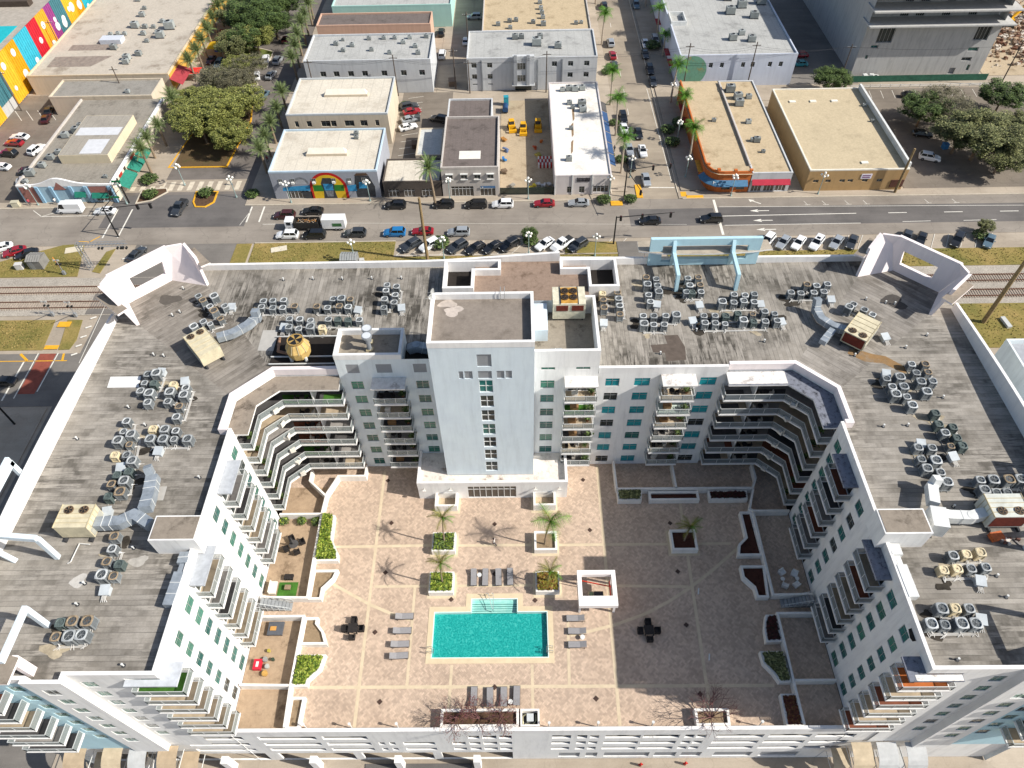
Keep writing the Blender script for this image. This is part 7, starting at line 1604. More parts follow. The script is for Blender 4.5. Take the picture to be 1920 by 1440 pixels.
for a, b_ in (((13.2, 158), (13.8, 166)), ((12.6, 151), (13.2, 157.5)), ((12.0, 144), (12.8, 150))): crk.add([(a[0], a[1], 4.812), (a[0] + .5, a[1] + 1, 4.812), (b_[0] + .1, b_[1], 4.812), (b_[0] - .5, b_[1] - 1, 4.812)], [(0, 1, 2, 3)])
crk.build('roof_stain', M('8A7358', .9, .2, 2), ST)
OR = thing('corner_shop', 'orange corner shop with rounded parapet and blue awning', 'building', (46, 150, 0))
oc = [(41.6, 176), (41.6, 139.2), (41.9, 137.6), (42.7, 136.2), (44.0, 135.35), (45.2, 135.2), (51.2, 135.2), (51.2, 176)]
MB().prism(oc, 0, 4.8).build('wall', W_OR, OR); MB().poly(offs(oc, -.3, True), 4.806).build('roof', RF_TAN, OR)
MB().strip([(41.7, 175.9), (41.7, 139.2), (42.0, 137.7), (42.8, 136.35), (44.05, 135.5), (45.2, 135.33), (51.1, 135.33)], .3, 4.79, 5.4).build('parapet', W_OR, OR)
for x, y in ((42.1, 138.0), (44.0, 135.9), (47.6, 135.5), (51.0, 135.5)): MB().box(x - .35, x + .35, y - .3, y + .3, 5.4, 5.75).build('parapet_block', W_OR, OR)
aw = [(41.55, 138.6), (41.8, 137.4), (42.6, 136.1), (43.9, 135.2), (45.2, 135.1), (50.6, 135.1)]; ao = offs(aw, -1.25); b = MB()
for i in range(len(aw) - 1): b.add([(*aw[i], 3.3), (*aw[i + 1], 3.3), (*ao[i + 1], 2.5), (*ao[i], 2.5), (*aw[i], 3.2), (*aw[i + 1], 3.2), (*ao[i + 1], 2.35), (*ao[i], 2.35)], [(0, 3, 2, 1), (4, 5, 6, 7), (3, 7, 6, 2), (0, 4, 7, 3), (1, 2, 6, 5)])
b.build('awning', M('46708F', .75, .12, 2), OR)
def text(s_, parent, loc, size, mat, rot=(math.pi / 2, 0, 0), name='sign_lettering'):
    c = bpy.data.curves.new(name, 'FONT'); c.body = s_; c.size = size; c.extrude = .01; c.align_x = 'CENTER'; c.materials.append(mat)
    o = bpy.data.objects.new(name, c); COL.objects.link(o); me = bpy.data.meshes.new_from_object(o.evaluated_get(bpy.context.evaluated_depsgraph_get())); bpy.data.objects.remove(o); me.materials.clear(); me.materials.append(mat); o = bpy.data.objects.new(name, me); COL.objects.link(o); put(o, loc, parent); o.rotation_euler = rot; return o
text('Mia', OR, (43.6, 134.42, 2.72), 1.0, DUCTW, (math.radians(32), 0, -.25))
for x in (46.2, 49.4): MB().box(x - .9, x + .9, 135.1, 135.18, .9, 2.1).build('shop_window', GLASS_DARK, OR)
WS = bldg('white-fronted tan-roofed shop with a red awning beside the orange corner', 51.4, 60.2, 135.2, 176.0, 5.0, W_GREY, RF_TAN, .25, wins=[(x, .2, 2.2, 2.2, 's') for x in (53.0, 55.8, 58.4)])
MB().add([(51.6, 135.1, 3.4), (60.0, 135.1, 3.4), (60.0, 134.2, 2.5), (51.6, 134.2, 2.5), (51.6, 135.1, 3.3), (60.0, 135.1, 3.3), (60.0, 134.2, 2.4), (51.6, 134.2, 2.4)], [(0, 3, 2, 1), (4, 5, 6, 7), (3, 7, 6, 2), (0, 4, 7, 3), (1, 2, 6, 5)]).build('awning', M('A8283C', .75, .1), WS)
MB().box(51.15, 51.45, 138, 175, 4.76, 5.35).build('roof_divider', W_WARM, WS)
for y, m_ in ((139.5, 'D0A040'), (158, '9A3030'), (166, '9A3030')): MB().box(40.6, 41.55, y, y + 4.5, 2.6, 2.75).build('awning', M(m_, .8, .1), OR)
TB = bldg('large windowless tan box building with a beige roof', 63.8, 85.4, 135.2, 170.5, 5.5, W_TAN, RF_STONE, .3, pt=CRM, wins=[(x, 2.3, 1.2, .7) for x in (65.8, 68.5, 71.6, 73.4, 76.6, 79.8)])
MB().box(85.0, 85.5, 135.6, 170.2, 5.5, 6.6).build('side_parapet', DUCTW, TB); MB().box(82.5, 85.3, 135.05, 135.19, .9, 2.7).build('entrance_recess', M('5A3A30', .8, .15), TB)
MB().box(75.4, 77.7, 135.1, 135.17, 3.15, 4.35).build('wall_sign', M('DAD6DE', .6, .04), TB)
for z in (3.85, 3.4): MB().box(75.7, 77.4, 135.07, 135.1, z, z + .22).build('sign_print', M('7A4A78', .7, .3, 9), TB)
for x, y in ((67.3, 164.5), (72.3, 164.5), (77.5, 164.5), (76.5, 138)): MB().box(x - .75, x + .75, y - .45, y + .45, 5.2, 5.45).build('roof_hatch', CRM, TB)
WR = bldg('large white building with a round sea mural on its wall', 42.3, 72.6, 182.9, 245, 8.4, stucco('C7CDD8', .1, 'wall_white_blue'), RF_GREY, .4, wins=[(x, 5.0, 1.0, 1.3) for x in (50.6, 53.5, 59, 61.5, 66.0, 68.8)])
n = 24; MB().add([(45.8 + 3.9 * math.cos(6.283 * i / n), 182.86, 4.2 + 4.0 * math.sin(6.283 * i / n)) for i in range(n)], [tuple(range(n))]).build('mural_disc', flat_roof('6E9C86', 'A58A4A', 'mural_sea', .5), WR)
MB().strip([(42.5, 201), (46.5, 201), (46.5, 207), (42.5, 207)], .3, 7.9, 9.2, closed=True).build('roof_box', DUCTW, WR)
for y in (189, 195, 214): MB().box(41.0, 42.25, y, y + 4, 2.6, 2.75).build('awning', M('9A3038', .8, .1), WR)
CT = thing('concrete_tower', 'grey concrete apartment tower under construction behind a green fence', 'building', (108, 200, 0))
hs = [(3.5, 7.6, 8.8, 13.2, 'd'), (28.5, 32.2, 9.0, 13.4, 'd'), (2.7, 4.6, 7.4, 8.2), (2.2, 2.9, 4.6, 5.6), (28.5, 31.2, 6.2, 7.2), (28.0, 30.6, 3.6, 4.6), (30.4, 31.2, 1, 2.6), (26, 27.6, .1, 1.8, 'p')]
facade(CT, (90.0, 187), (124.5, 187), 0, 13.6, hs, W_CONC, depth=.5)
MB().wall((90.0, 245), (90.0, 187), 0, 26).build('wall', W_CONC, CT); MB().wall((124.5, 187), (124.5, 245), 0, 26).build('wall', W_CONC, CT)
for i, z in enumerate((13.6, 17.2, 20.8)):
    MB().box(89.5, 126.5, 184.6, 190.6, z, z + .35).build('balcony_slab', stucco('B5B4B0', .15, 'slab_%d' % i), CT)
    facade(CT, (90.4, 190.4), (124.2, 190.4), z + .35, z + 3.6, [(x, x + 2.2, z + .4, z + 2.7, 'd') for x in (8.5, 12.5, 19.2, 26.0)] + [(x, x + 1.4, z + 1.3, z + 2.5, 'w') for x in (3.5, 16.4, 31)], W_CONC, depth=.2)
BL = thing('corner_shop', 'pale blue shop with a curved white parapet and brick-coloured panels', 'building', (-101, 155, 0))
facade(BL, (-112.0, 135.2), (-90.6, 135.2), 0, 4.3, [(1.5, 4.6, .4, 2.6, 's'), (16.5, 20.5, .3, 2.3, 's')], stucco('A3BFCC', .1, 'wall_shop_blue'))
MB().wall((-90.6, 135.2), (-90.6, 173), 0, 4.3).wall((-90.6, 173), (-112, 173), 0, 4.3).wall((-112, 173), (-112, 135.2), 0, 4.3).build('wall', stucco('D2C7B4', .12, 'wall_shop_cream'), BL)
MB().poly([(-112, 135.3), (-90.7, 135.3), (-90.7, 173), (-112, 173)], 4.25).build('roof', flat_roof('8E887E', '6A645B', 'roof_shop_grey', .3, 1.5), BL)
b = MB(); N = 26
for i in range(N):
    xa, xb = -112 + 21.4 * i / N, -112 + 21.4 * (i + 1) / N; za, zb_ = [4.7 + 1.5 * math.exp(-((x + 102.6) / 3.3) ** 2) + .25 * math.exp(-((x + 99) / 4) ** 2) for x in (xa, xb)]
    b.add([(xa, 135.15, 4.28), (xb, 135.15, 4.28), (xb, 135.55, 4.28), (xa, 135.55, 4.28), (xa, 135.15, za), (xb, 135.15, zb_), (xb, 135.55, zb_), (xa, 135.55, za)], [(4, 5, 6, 7), (0, 1, 5, 4), (2, 3, 7, 6), (0, 3, 7, 4), (1, 2, 6, 5)])
b.build('parapet', PARA, BL); MB().box(-90.95, -90.45, 135.6, 172.9, 4.24, 4.85).build('parapet', PARA, BL); MB().box(-112.1, -111.7, 135.6, 172.9, 4.24, 4.7).build('parapet', W_WARM, BL)
for x in (-107.6, -104.4, -100.0, -96.6, -91.2): MB().box(x - .35, x + .35, 134.9, 135.19, 0, 4.3).build('pilaster', stucco('8FB1C6', .1, 'pilaster_blue'), BL)
BRK = M('9A6A60', .85, .15, 4.0)
for pts in ([(-111.6, .1), (-108.2, .1), (-108.2, 4.2), (-111.6, 4.2)], [(-104.0, 3.4), (-101.0, 3.4), (-102.5, 5.4)], [(-96.0, 2.6), (-92, 2.6), (-92, 4.2), (-96, 4.2)]):
    MB().add([(x, 135.13, z) for x, z in pts], [tuple(range(len(pts)))]).build('brick_panel', BRK, BL)
for (a, b_, z) in ((-99.6, -97.0, 2.9), (-95.8, -92, 2.6)): MB().add([(a, 135.1, z), (b_, 135.1, z), (b_, 134.2, z - .9), (a, 134.2, z - .9)], [(0, 3, 2, 1)]).build('awning', M('1F6E5C', .75, .1), BL)
for y0_, y1_ in ((137, 143), (143.6, 148.5), (149, 153)): MB().add([(-90.5, y0_, 3.4), (-90.5, y1_, 3.4), (-88.3, y1_, 2.3), (-88.3, y0_, 2.3)], [(0, 3, 2, 1)]).add([(-88.3, y0_, 2.3), (-88.3, y1_, 2.3), (-88.3, y1_, 1.9), (-88.3, y0_, 1.9)], [(0, 3, 2, 1)]).build('awning', M('2A7A68', .75, .12, 2), BL)
for y, w_, c_ in ((139.3, 1.6, 'A83428'), (142.3, .7, '4A3A30'), (146.5, 2.4, 'B04038')): MB().box(-90.44, -90.38, y, y + w_, 3.5, 4.2).build('sign_lettering', M(c_, .7, .3, 8.0), BL)
RB_ = MB().box(-105.3, -93.8, 144.2, 161.5, 4.26, 6.4).build('raised_roof_wall', stucco('CFC2A6', .1, 'raised_cream'), BL); MB().poly([(-105.2, 144.3), (-93.9, 144.3), (-93.9, 161.4), (-105.2, 161.4)], 6.41).build('roof', flat_roof('9A948A', '85807A', 'raised_grey', .2, 2.0), BL)
for q in ([(-100.6, 144.8), (-95.6, 144.8), (-95.6, 150.8), (-100.6, 150.8)], [(-104.6, 152.6), (-94.4, 152.6), (-94.4, 156), (-104.6, 156)]): MB().poly(q, 6.42).build('roof_patch', M('C6C7C9', .8, .05), BL)
bldg('grey-roofed shop with green awning set back from the blue shop', -120.5, -93.9, 173.6, 182.6, 5.0, W_CREAM, flat_roof('8F8B84', '7A766F', 'roof_shop_mid', .3), .4)
BG = bldg('big low orange-edged building with a patched pale roof', -131, -93.0, 184.5, 245, 5.2, W_CREAM, RF_BIG, .4, pt=M('C9B79A', .8, .08)); MB().box(-92.95, -92.8, 184.6, 244, .5, 4.7).build('golden_fascia', stucco('D0A04A', .1, 'wall_golden'), BG)
MB().add([(-92.9, 184, 4.0), (-92.9, 192, 4.0), (-89.4, 192, 2.8), (-89.4, 183, 2.8)], [(0, 3, 2, 1)]).build('red_roof', M('9A3A40', .8, .1), BG)
for q in ([(-126, 199.5), (-113, 199.5), (-113, 203), (-126, 203)], [(-128, 190), (-116, 190), (-112, 196), (-128, 196)]): MB().poly(q, 4.81).build('roof_patch', M('8A7E74', .9, .15, 1), BG)
MB().box(-118, -112, 203, 206, 4.8, 6.0).build('roof_box', M('BFC4CC', .8, .05), BG)
GA = thing('parking_garage', 'parking garage with tall striped colour panels and white dots', 'parking garage', (-148, 205, 0))
MB().box(-170, -133.4, 150, 250, 0, 11.6).build('deck_block', W_CONC, GA)
cols = ['D93A8A', 'E8A72A', '3F6F78', 'E8A72A', 'C69214', '35A3B8', 'B8202E', 'E89A2A', '8A3A78', '3F6F78', 'E8A72A', 'C69214', '2AA5B5', '8A4A98', 'E8A72A', '3F6F78', 'B8202E', 'D93A8A', 'E8A72A']
y = 160.0; wd = [3.2, 5.5, 7, 6, 5, 6.5, 5.5, 6, 5, 7, 5, 5, 6.5, 5, 6, 6]
wd = [5.0, 6.5, 7.0, 5.5, 5.5, 7.5, 5.5, 5.5, 4.0, 6.0, 5.5, 5.0, 6.0, 5, 5, 5]
y = 160.5; q_ = random.Random(8)
for i, w_ in enumerate(wd):
    z0 = 3.0 if i in (2, 8, 9) else .3
    p_ = MB()
    k = max(4, int(w_ / .5))
    for j in range(k): p_.box(-133.35, -133.1 if j % 2 else -133.02, y + w_ * j / k, y + w_ * (j + 1) / k - .02, z0, 12.4)
    o = p_.build('facade_panel', M(cols[i], .6, .08), GA)
    for d_ in range(q_.choice([1, 2, 2])):
        r = q_.uniform(.55, 1.35); cy = y + w_ * q_.uniform(.25, .75); cz = q_.uniform(max(z0 + 1.6, 3.5), 10.8); MB().tube((-133.0, cy, cz), (-132.94 + .012 * d_, cy, cz), r, 20).build('white_dot', DUCTW, o)
    y += w_ + .05
MB().box(-160, -134.5, 172, 240, 11.62, 11.7).build('roof_deck', M('A39B90', .9, .1), GA); MB().box(-158, -136.4, 184, 199.5, 11.71, 11.8).build('turquoise_court', M('1FA7B0', .7, .05), GA); MB().box(-158, -138.5, 212, 214.5, 11.71, 13.2).build('roof_kiosk', M('4A4038', .8, .1), GA)
MB().box(-133.9, -133.4, 150, 250, 11.6, 12.0).build('roof_rim', CRM, GA)
NB = bldg('white stepped neighbour block cut by the right picture edge', 79.5, 110, 40, 80, 10, WHITE2, M('9A9DA2', .85, .08), .9, 'apartment_building')
bldg('white lower annex between the block and its right neighbour', 73, 79.4, 40, 72, 6, stucco('DDE6DC', .08, 'annex_wall'), M('8E929A', .85, .06), .5, 'apartment_building')
# rooftop units on the street buildings
b = MB().box(-.6, .6, -.45, .45, .12, .95); RU = b.build('rooftop_unit', M('8F9492', .6, .12, objvar=.35), None, world=False); b = MB().cyl(0, 0, .95, 1.03, .36, 12, 0).cyl(0, 0, 1.03, 1.04, .28, 12, 1); b.build('fan', [AC_TOPL, AC_BLK], RU, world=False)
MB().box(-.65, .65, -.5, -.4, 0, .12).box(-.65, .65, .4, .5, 0, .12).build('base_rail', DKMETAL, RU, world=False)
UN = {'the long grey building': [(-48.5, 192, 1), (-44, 191, 1), (-30.5, 192.2, 1), (-27, 189.8, 1), (-46, 188.2, .9), (-38.5, 188.3, .9), (-33.5, 186.4, .9), (-26, 186, 1), (-47, 194.4, .7), (-40, 194.8, .9), (-36, 195, .9), (-33, 195, .9), (-29, 195, .9), (-24.5, 195.4, 1)],
 'the mural building': [(-37.5, 150.2, .9), (-37.3, 148.6, .8)], 'the art deco building': [(-.5, 194, 1.3), (1.2, 194.2, 1.2), (5.2, 190.2, 2.0), (10.8, 188.4, 1.5), (6.2, 194.2, 1.2)],
 'the tan gravel roof': [(-5.2, 204, 1), (-2, 206, 1), (-.2, 206.5, 1), (4.6, 205, 1), (7.4, 203.6, 1.2), (7.4, 208, 1), (7.2, 211, 1), (7, 214, 1), (6.8, 218, 1), (-1.8, 202, .9), (16.5, 204, .9), (18, 204.4, .8)],
 'the white store': [(11.4, 172.5, 1), (13.0, 172.8, 1.3), (14.6, 172.6, 1.3), (16.4, 173, 1.2), (12.8, 166, 1.0), (15.8, 165, 1.6), (15.9, 162.6, 1.4), (13.5, 164, .8), (12.6, 154.5, .8), (11.4, 141.5, 1.1)],
 'the orange shop': [(46.8, 157, .8)], 'the red awning shop': [(53.4, 171, 1.8), (54.6, 167.4, 1.6), (57.3, 167.5, 1.1), (54.3, 164.3, 1.6), (54.8, 156, 1.0), (55, 148, 1.2), (54.2, 148.2, .9), (55.5, 143.5, .7)],
 'the tan box building': [(84, 162, .7), (83.6, 155, .6)], 'the sea mural building': [(57.5, 192, 1.6), (60.5, 195, 1.3), (62.3, 191, 1.6), (60, 208, 2), (64, 212, 2), (66, 205, 1.8), (70, 214, 2), (61, 217, 1.8)],
 'the big pale roof': [(-112, 221, 1.3), (-113, 226, .9), (-106, 213, .9), (-111.5, 213.5, 1.7), (-108.5, 213, 1.1), (-101, 212.5, 2.2), (-104.5, 216.5, 1), (-117, 208.5, .9), (-115, 209, .9), (-113, 208.8, .9), (-107.5, 208.6, 1.1), (-103.6, 209.4, 1), (-102, 206.8, 1.8), (-105, 204, .9), (-104.6, 196, 1.3), (-107, 193.6, 1.5), (-106.6, 191.4, 1.3), (-113, 200, 1.4), (-117, 232, 1), (-112, 236, 1.4)],
 'the blue corner shop': [(-110.6, 139.8, 1.5), (-109.2, 143, 1.2), (-108.6, 146.2, 1.2), (-107.6, 148.4, 1.1), (-110.5, 136.9, .9), (-107, 157.6, 1.5), (-109, 155.6, 1.3), (-107, 160, 1.1), (-93, 138.4, .7)], 'the grey-roofed shop': [(-100.8, 175.8, 0.9)]}
RH = {'the long grey building': 8.5, 'the mural building': 6.8, 'the art deco building': 8.4, 'the tan gravel roof': 7.6, 'the white store': 4.8, 'the orange shop': 4.8, 'the red awning shop': 4.75, 'the tan box building': 5.2, 'the sea mural building': 8.0, 'the big pale roof': 4.8, 'the blue corner shop': 4.25, 'the grey-roofed shop': 4.6}
for bn, its in UN.items():
    its = sorted(its)
    for i, (x, y, s_) in enumerate(its):
        o = place(RU, (x, y, RH[bn]), random.uniform(-.1, .1), '%s rooftop unit, %s from the left on %s' % ('large' if s_ > 1.4 else 'small' if s_ < .95 else 'boxy grey', ORD[i], bn), s_, 'rooftop units on ' + bn); o['category'] = 'rooftop unit'
# ------------------------------------------------------------------ vehicles
CARC = {'black': '1A1B1E', 'white': 'DFE0E0', 'red': '8E1420', 'silver': 'A3A8AC', 'darkred': '3E1418', 'darkgrey': '3C4045', 'blue': '1C6FA8', 'greyblue': '5E7480', 'teal': '2E7E88'}
CN = {'darkred': 'dark red', 'darkgrey': 'dark grey', 'greyblue': 'grey-blue', 'blue': 'bright blue'}
CGLASS = NT('car_glass').out('14181B', .06, 0, .6); TYRE = M('141414', .85, .1); HUB = M('8A8C8E', .35, .05, metal=.7); HEADL = M('E6E6E0', .2, .02); TAILL = M('7A1010', .3, .05)
_cp = {}
def carpaint(c):
    if c not in _cp:
        s = NT('paint_' + c); s.b.inputs['Coat Weight'].default_value = .7; s.b.inputs['Coat Roughness'].default_value = .06
        s.out(srgb(CARC[c]), .35, .25 if c in ('silver', 'darkgrey', 'greyblue') else 0, .5); _cp[c] = s.m
    return _cp[c]
# side profiles: (x, z) from nose to tail; body lower line, then cabin
TYPES = {
 'sedan': dict(L=4.7, W=1.82, hood=.98, belt=.98, roof=1.45, x=(-.95, -.05, 1.25, 1.95), tail=1.02),
 'suv': dict(L=4.8, W=1.92, hood=1.08, belt=1.1, roof=1.72, x=(-1.0, -.25, 1.85, 2.28), tail=1.15),
 'van': dict(L=5.0, W=1.98, hood=1.08, belt=1.1, roof=1.76, x=(-1.45, -.55, 2.05, 2.4), tail=1.15),
 'pickup': dict(L=5.7, W=2.0, hood=1.15, belt=1.15, roof=1.85, x=(-1.15, -.45, .75, 1.0), tail=1.15),
 'cargovan': dict(L=5.9, W=2.05, hood=1.25, belt=1.3, roof=2.5, x=(-2.35, -1.6, 2.85, 2.92), tail=1.3)}
def car_parts(ty):
    T = TYPES[ty]; L, W = T['L'], T['W']; h = L / 2; x0, x1, x2, x3 = T['x']
    def loft(secs):   # secs: (x, halfwidth_low, z_low, halfwidth_mid, z_mid, halfwidth_top, z_top)
        mb = MB(); vs = []
        for x, a, za, b, zb, c, zc in secs: vs += [(x, -a, za), (x, -b, zb), (x, -c, zc), (x, c, zc), (x, b, zb), (x, a, za)]
        fs = []
        for i in range(len(secs) - 1):
            for k in range(6): fs.append((i * 6 + k, i * 6 + (k + 1) % 6, (i + 1) * 6 + (k + 1) % 6, (i + 1) * 6 + k))
        fs.append((5, 4, 3, 2, 1, 0)); n = (len(secs) - 1) * 6; fs.append(tuple(n + k for k in range(6))); mb.add(vs, [f[::-1] for f in fs]); return mb
    w = W / 2; hd, tl, bl = T['hood'], T['tail'], T['belt']
    body = loft([(-h, w * .78, .36, w * .84, .52, w * .72, .66), (-h + .18, w * .9, .28, w * .95, .58, w * .84, .76), (-h + .7, w * .95, .26, w, .66, w * .88, hd - .12), (x0, w * .95, .26, w, .7, w * .88, hd), (x0 + .2, w * .95, .26, w, .72, w * .9, bl), (x2, w * .95, .26, w, .74, w * .9, bl), (min(x3, h - .3), w * .95, .26, w, .74, w * .88, tl), (h - .12, w * .9, .3, w * .94, .68, w * .82, tl - .06), (h, w * .82, .4, w * .86, .6, w * .74, tl - .2)])
    if ty == 'pickup': pass
    rf = T['roof']; cab = MB(); r = w * .74
    # roof panel + pillars are paint, glass shell sits just inside
    rt = loft([(x1 - .05, r * .96, rf - .06, r, rf - .03, r * .9, rf), (x1 + .25, r, rf - .07, r * 1.02, rf - .03, r * .92, rf + .02), (x2 - .2, r, rf - .07, r * 1.02, rf - .03, r * .92, rf + .02), (x2 + .02, r * .96, rf - .07, r, rf - .04, r * .88, rf - .01)])
    o_ = len(body.v); body.v += rt.v; body.f += [[i + o_ for i in f] for f in rt.f]; body.mi += rt.mi
    for sg in (-1, 1):
        for (xa, xb) in ((x0 + .1, x1), (x1 + (x2 - x1) * .5, x1 + (x2 - x1) * .5), (x3 - .06, x2)): body.beam((xa, sg * w * .87, bl - .02), (xb, sg * r * .97, rf - .04), .07, .07)
        body.box(x0 + .55, x0 + .78, sg * w - .02 if sg > 0 else sg * w - .18, sg * w + .18 if sg > 0 else sg * w + .02, bl + .02, bl + .16)
    gl = MB(); g0, g1 = w * .86, r * .95
    vs = [(x0 + .06, -g0, bl - .02), (x0 + .06, g0, bl - .02), (x3 - .03, g0, bl - .02), (x3 - .03, -g0, bl - .02), (x1, -g1, rf - .05), (x1, g1, rf - .05), (x2, g1, rf - .05), (x2, -g1, rf - .05)]
    gl.add(vs, [(0, 3, 2, 1), (4, 5, 6, 7), (0, 1, 5, 4), (1, 2, 6, 5), (2, 3, 7, 6), (3, 0, 4, 7)])
    if ty == 'cargovan':
        body.box(x1 + .9, 2.9, -w * .9, w * .9, bl - .1, rf + .045)
    if ty == 'pickup':
        pass
    bed = MB().box(1.12, h - .15, -w * .78, w * .78, tl + .004, tl + .02) if ty == 'pickup' else None
    return body, gl, bed
_wh = MB(); _wh.tube((0, -.11, 0), (0, .11, 0), .335, 16, 0); _wh.tube((0, -.115, 0), (0, .115, 0), .2, 10, 1)
WHM = _wh.mesh('wheel', [TYRE, HUB])
CARM = {}
for ty in TYPES:
    b, g, bd = car_parts(ty); me = b.mesh('body', [carpaint('black')], smooth=False); CARM[ty] = (me, g.mesh('windows', [CGLASS]), bd.mesh('truck_bed', [M('2E2F31', .8, .1)]) if bd else None)
HLM = MB().box(-.06, .06, -.17, .17, -.07, .07).mesh('headlight', [HEADL]); TLM = MB().box(-.05, .05, -.16, .16, -.08, .08).mesh('taillight', [TAILL])
SRM = MB().box(-.35, .35, -.38, .38, 0, .02).mesh('sunroof', [CGLASS])
PN = {'suv': 'SUV', 'van': 'minivan', 'cargovan': 'cargo van', 'sedan': 'car', 'pickup': 'pickup truck'}
for (x, y, ty, c, hd_, lab) in CARS:
    T = TYPES[ty]; t = thing('parked_car' if ty in ('sedan', 'suv') else 'van' if 'van' in ty else 'pickup_truck', '%s %s %s' % (CN.get(c, c), PN[ty], lab), 'car' if ty in ('sedan', 'suv') else 'van' if 'van' in ty else 'pickup truck', (x, y, .02 if y < 134 else .04), 'cars in the streets')
    a = math.radians(hd_); t.rotation_euler = (0, 0, a + math.pi)
    me, gm, bd = CARM[ty]; o = link('body', me, t); o.material_slots[0].link = 'OBJECT'; o.material_slots[0].material = carpaint(c)
    link('windows', gm, t)
    if bd: link('truck_bed', bd, t)
    h, w = T['L'] / 2, T['W'] / 2
    for sx in (-h * .62, h * .6):
        for sy in (-w + .08, w - .08): link('wheel', WHM, t, (sx, sy, .335))
    for sy in (-w * .62, w * .62): link('headlight', HLM, t, (-h + .1, sy, .66)); link('taillight', TLM, t, (h - .07, sy, .78 if ty != 'cargovan' else 1.0))
    if 'sunroof' in lab: link('sunroof', SRM, t, (.3, 0, T['roof'] + .015))
# open truck with debris and a white box trailer
t = thing('dump_truck', 'white-cabbed open truck loaded with scrap wood in the middle lane', 'truck', (-46.5, 124.6, 0)); WP = carpaint('white')
MB().box(-50.2, -48.5, 123.6, 125.6, .6, 2.5).build('cab', WP, t); MB().box(-50.25, -50.0, 123.8, 125.4, 1.5, 2.3).box(-49.8, -48.9, 123.57, 123.6, 1.6, 2.3).build('windows', CGLASS, t)
b = MB().box(-48.3, -43.0, 123.5, 123.65, .9, 2.2).box(-48.3, -43.0, 125.55, 125.7, .9, 2.2).box(-48.3, -48.15, 123.65, 125.55, .9, 2.2).box(-43.15, -43.0, 123.65, 125.55, .9, 2.2).box(-48.3, -43.0, 123.5, 125.7, .75, .9); b.build('truck_bed', M('2C2A28', .8, .15), t)
b = MB(); q_ = random.Random(4)
for i in range(36): x, y = q_.uniform(-47.5, -43.6), q_.uniform(123.9, 125.3); a = q_.uniform(0, 3.1); b.beam((x - .5 * math.cos(a), y - .3 * math.sin(a), q_.uniform(1.5, 2.1)), (x + .5 * math.cos(a), y + .3 * math.sin(a), q_.uniform(1.6, 2.4)), .12, .06, q_.randrange(3))
b.build('scrap_load', [M('B8834A', .8, .2), M('8E8272', .8, .2), M('5A4A3C', .8, .2)], t, kind='stuff')
for x in (-49.4, -44.2, -45.3):
    for y in (123.75, 125.45): o = link('wheel', WHM, t, Vector((x, y, .5)) - WL[t.name]); o.scale = (1.45,) * 3
t = thing('box_trailer', 'white enclosed trailer with a green sign behind the open truck', 'trailer', (-39.6, 124.6, 0))
MB().box(-42.2, -37.3, 123.5, 125.7, .6, 2.9).build('body', WP, t); MB().box(-40.0, -38.0, 123.47, 123.49, 1.2, 2.0).build('side_panel', M('3E6A40', .6, .1), t); MB().beam((-43.0, 124.6, .7), (-42.1, 124.6, .7), .12, .12).build('drawbar', DKMETAL, t)
for x in (-39.4, -38.6):
    for y in (123.6, 125.6): link('wheel', WHM, t, Vector((x, y, .335)) - WL[t.name])
# ------------------------------------------------------------------ street furniture
GLOBE = M('F2EFE6', .3, .02); LPOST = M('8FA3A0', .5, .1)
t0 = thing('street_lamp', 'lamp', 'street lamp'); b = MB(); b.cyl(0, 0, 0, .5, .22, 8, 0, .14); b.cyl(0, 0, .5, 4.6, .08, 8, 0, .06); b.build('post', LPOST, t0, world=False)
b = MB()
for k in range(4): a = k * HP + .4; b.path([(0, 0, 4.1), (.5 * math.cos(a), .5 * math.sin(a), 4.0), (.55 * math.cos(a), .55 * math.sin(a), 4.2)], .035, 5)
b.build('arm', LPOST, t0, world=False)
GM = MB().ball((0, 0, 0), .23, 10, 6).mesh('globe', [GLOBE])
for k in range(4): a = k * HP + .4; link('globe', GM, t0, (.55 * math.cos(a), .55 * math.sin(a), 4.4))
link('globe', GM, t0, (0, 0, 4.9))
LN = ['left of the mural, by the storefront window', 'in front of the dark right end of the mural', 'before the grey arcade office', 'before the building-site fence', 'at the corner of the white store', 'before the blue awning of the orange shop', 'on the dry grass behind the ribbed shed', 'by the parked white SUV at the grass strip', 'beside the small street tree bay', 'on the grass left of the signal pole', 'at the shaded corner opposite the store', 'on the shaded kerb of the palm street', 'among the parked cars by the store corner', 'under a palm beside the sea mural']
for i, (x, y) in enumerate(LAMPS): o = place(t0, (x, y, .08), i, 'five-globe white street lamp ' + LN[i], 1.12, 'five-globe street lamps'); o['category'] = 'street lamp'
for x, y, lab in ((66.7, 134.0, 'green-white lamp post before the tan box building'), (-88.6, 134.3, 'five-globe lamp with green street sign at the blue shop corner'), (-108.8, 134.3, 'five-globe lamp at the left end of the blue shop'), (-64.2, 136.2, 'lamp post at the dark corner bed by the mural building'), (-77.5, 141.2, 'lamp post on the left island near the zebra crossing')): o = place(t0, (x, y, .08), x, lab, 1.12); o['category'] = 'street lamp'; o['group'] = 'five-globe street lamps'
WOODP = M('8A7656', .9, .2, 3.0); DKW = M('5A5048', .9, .15, 3.0)
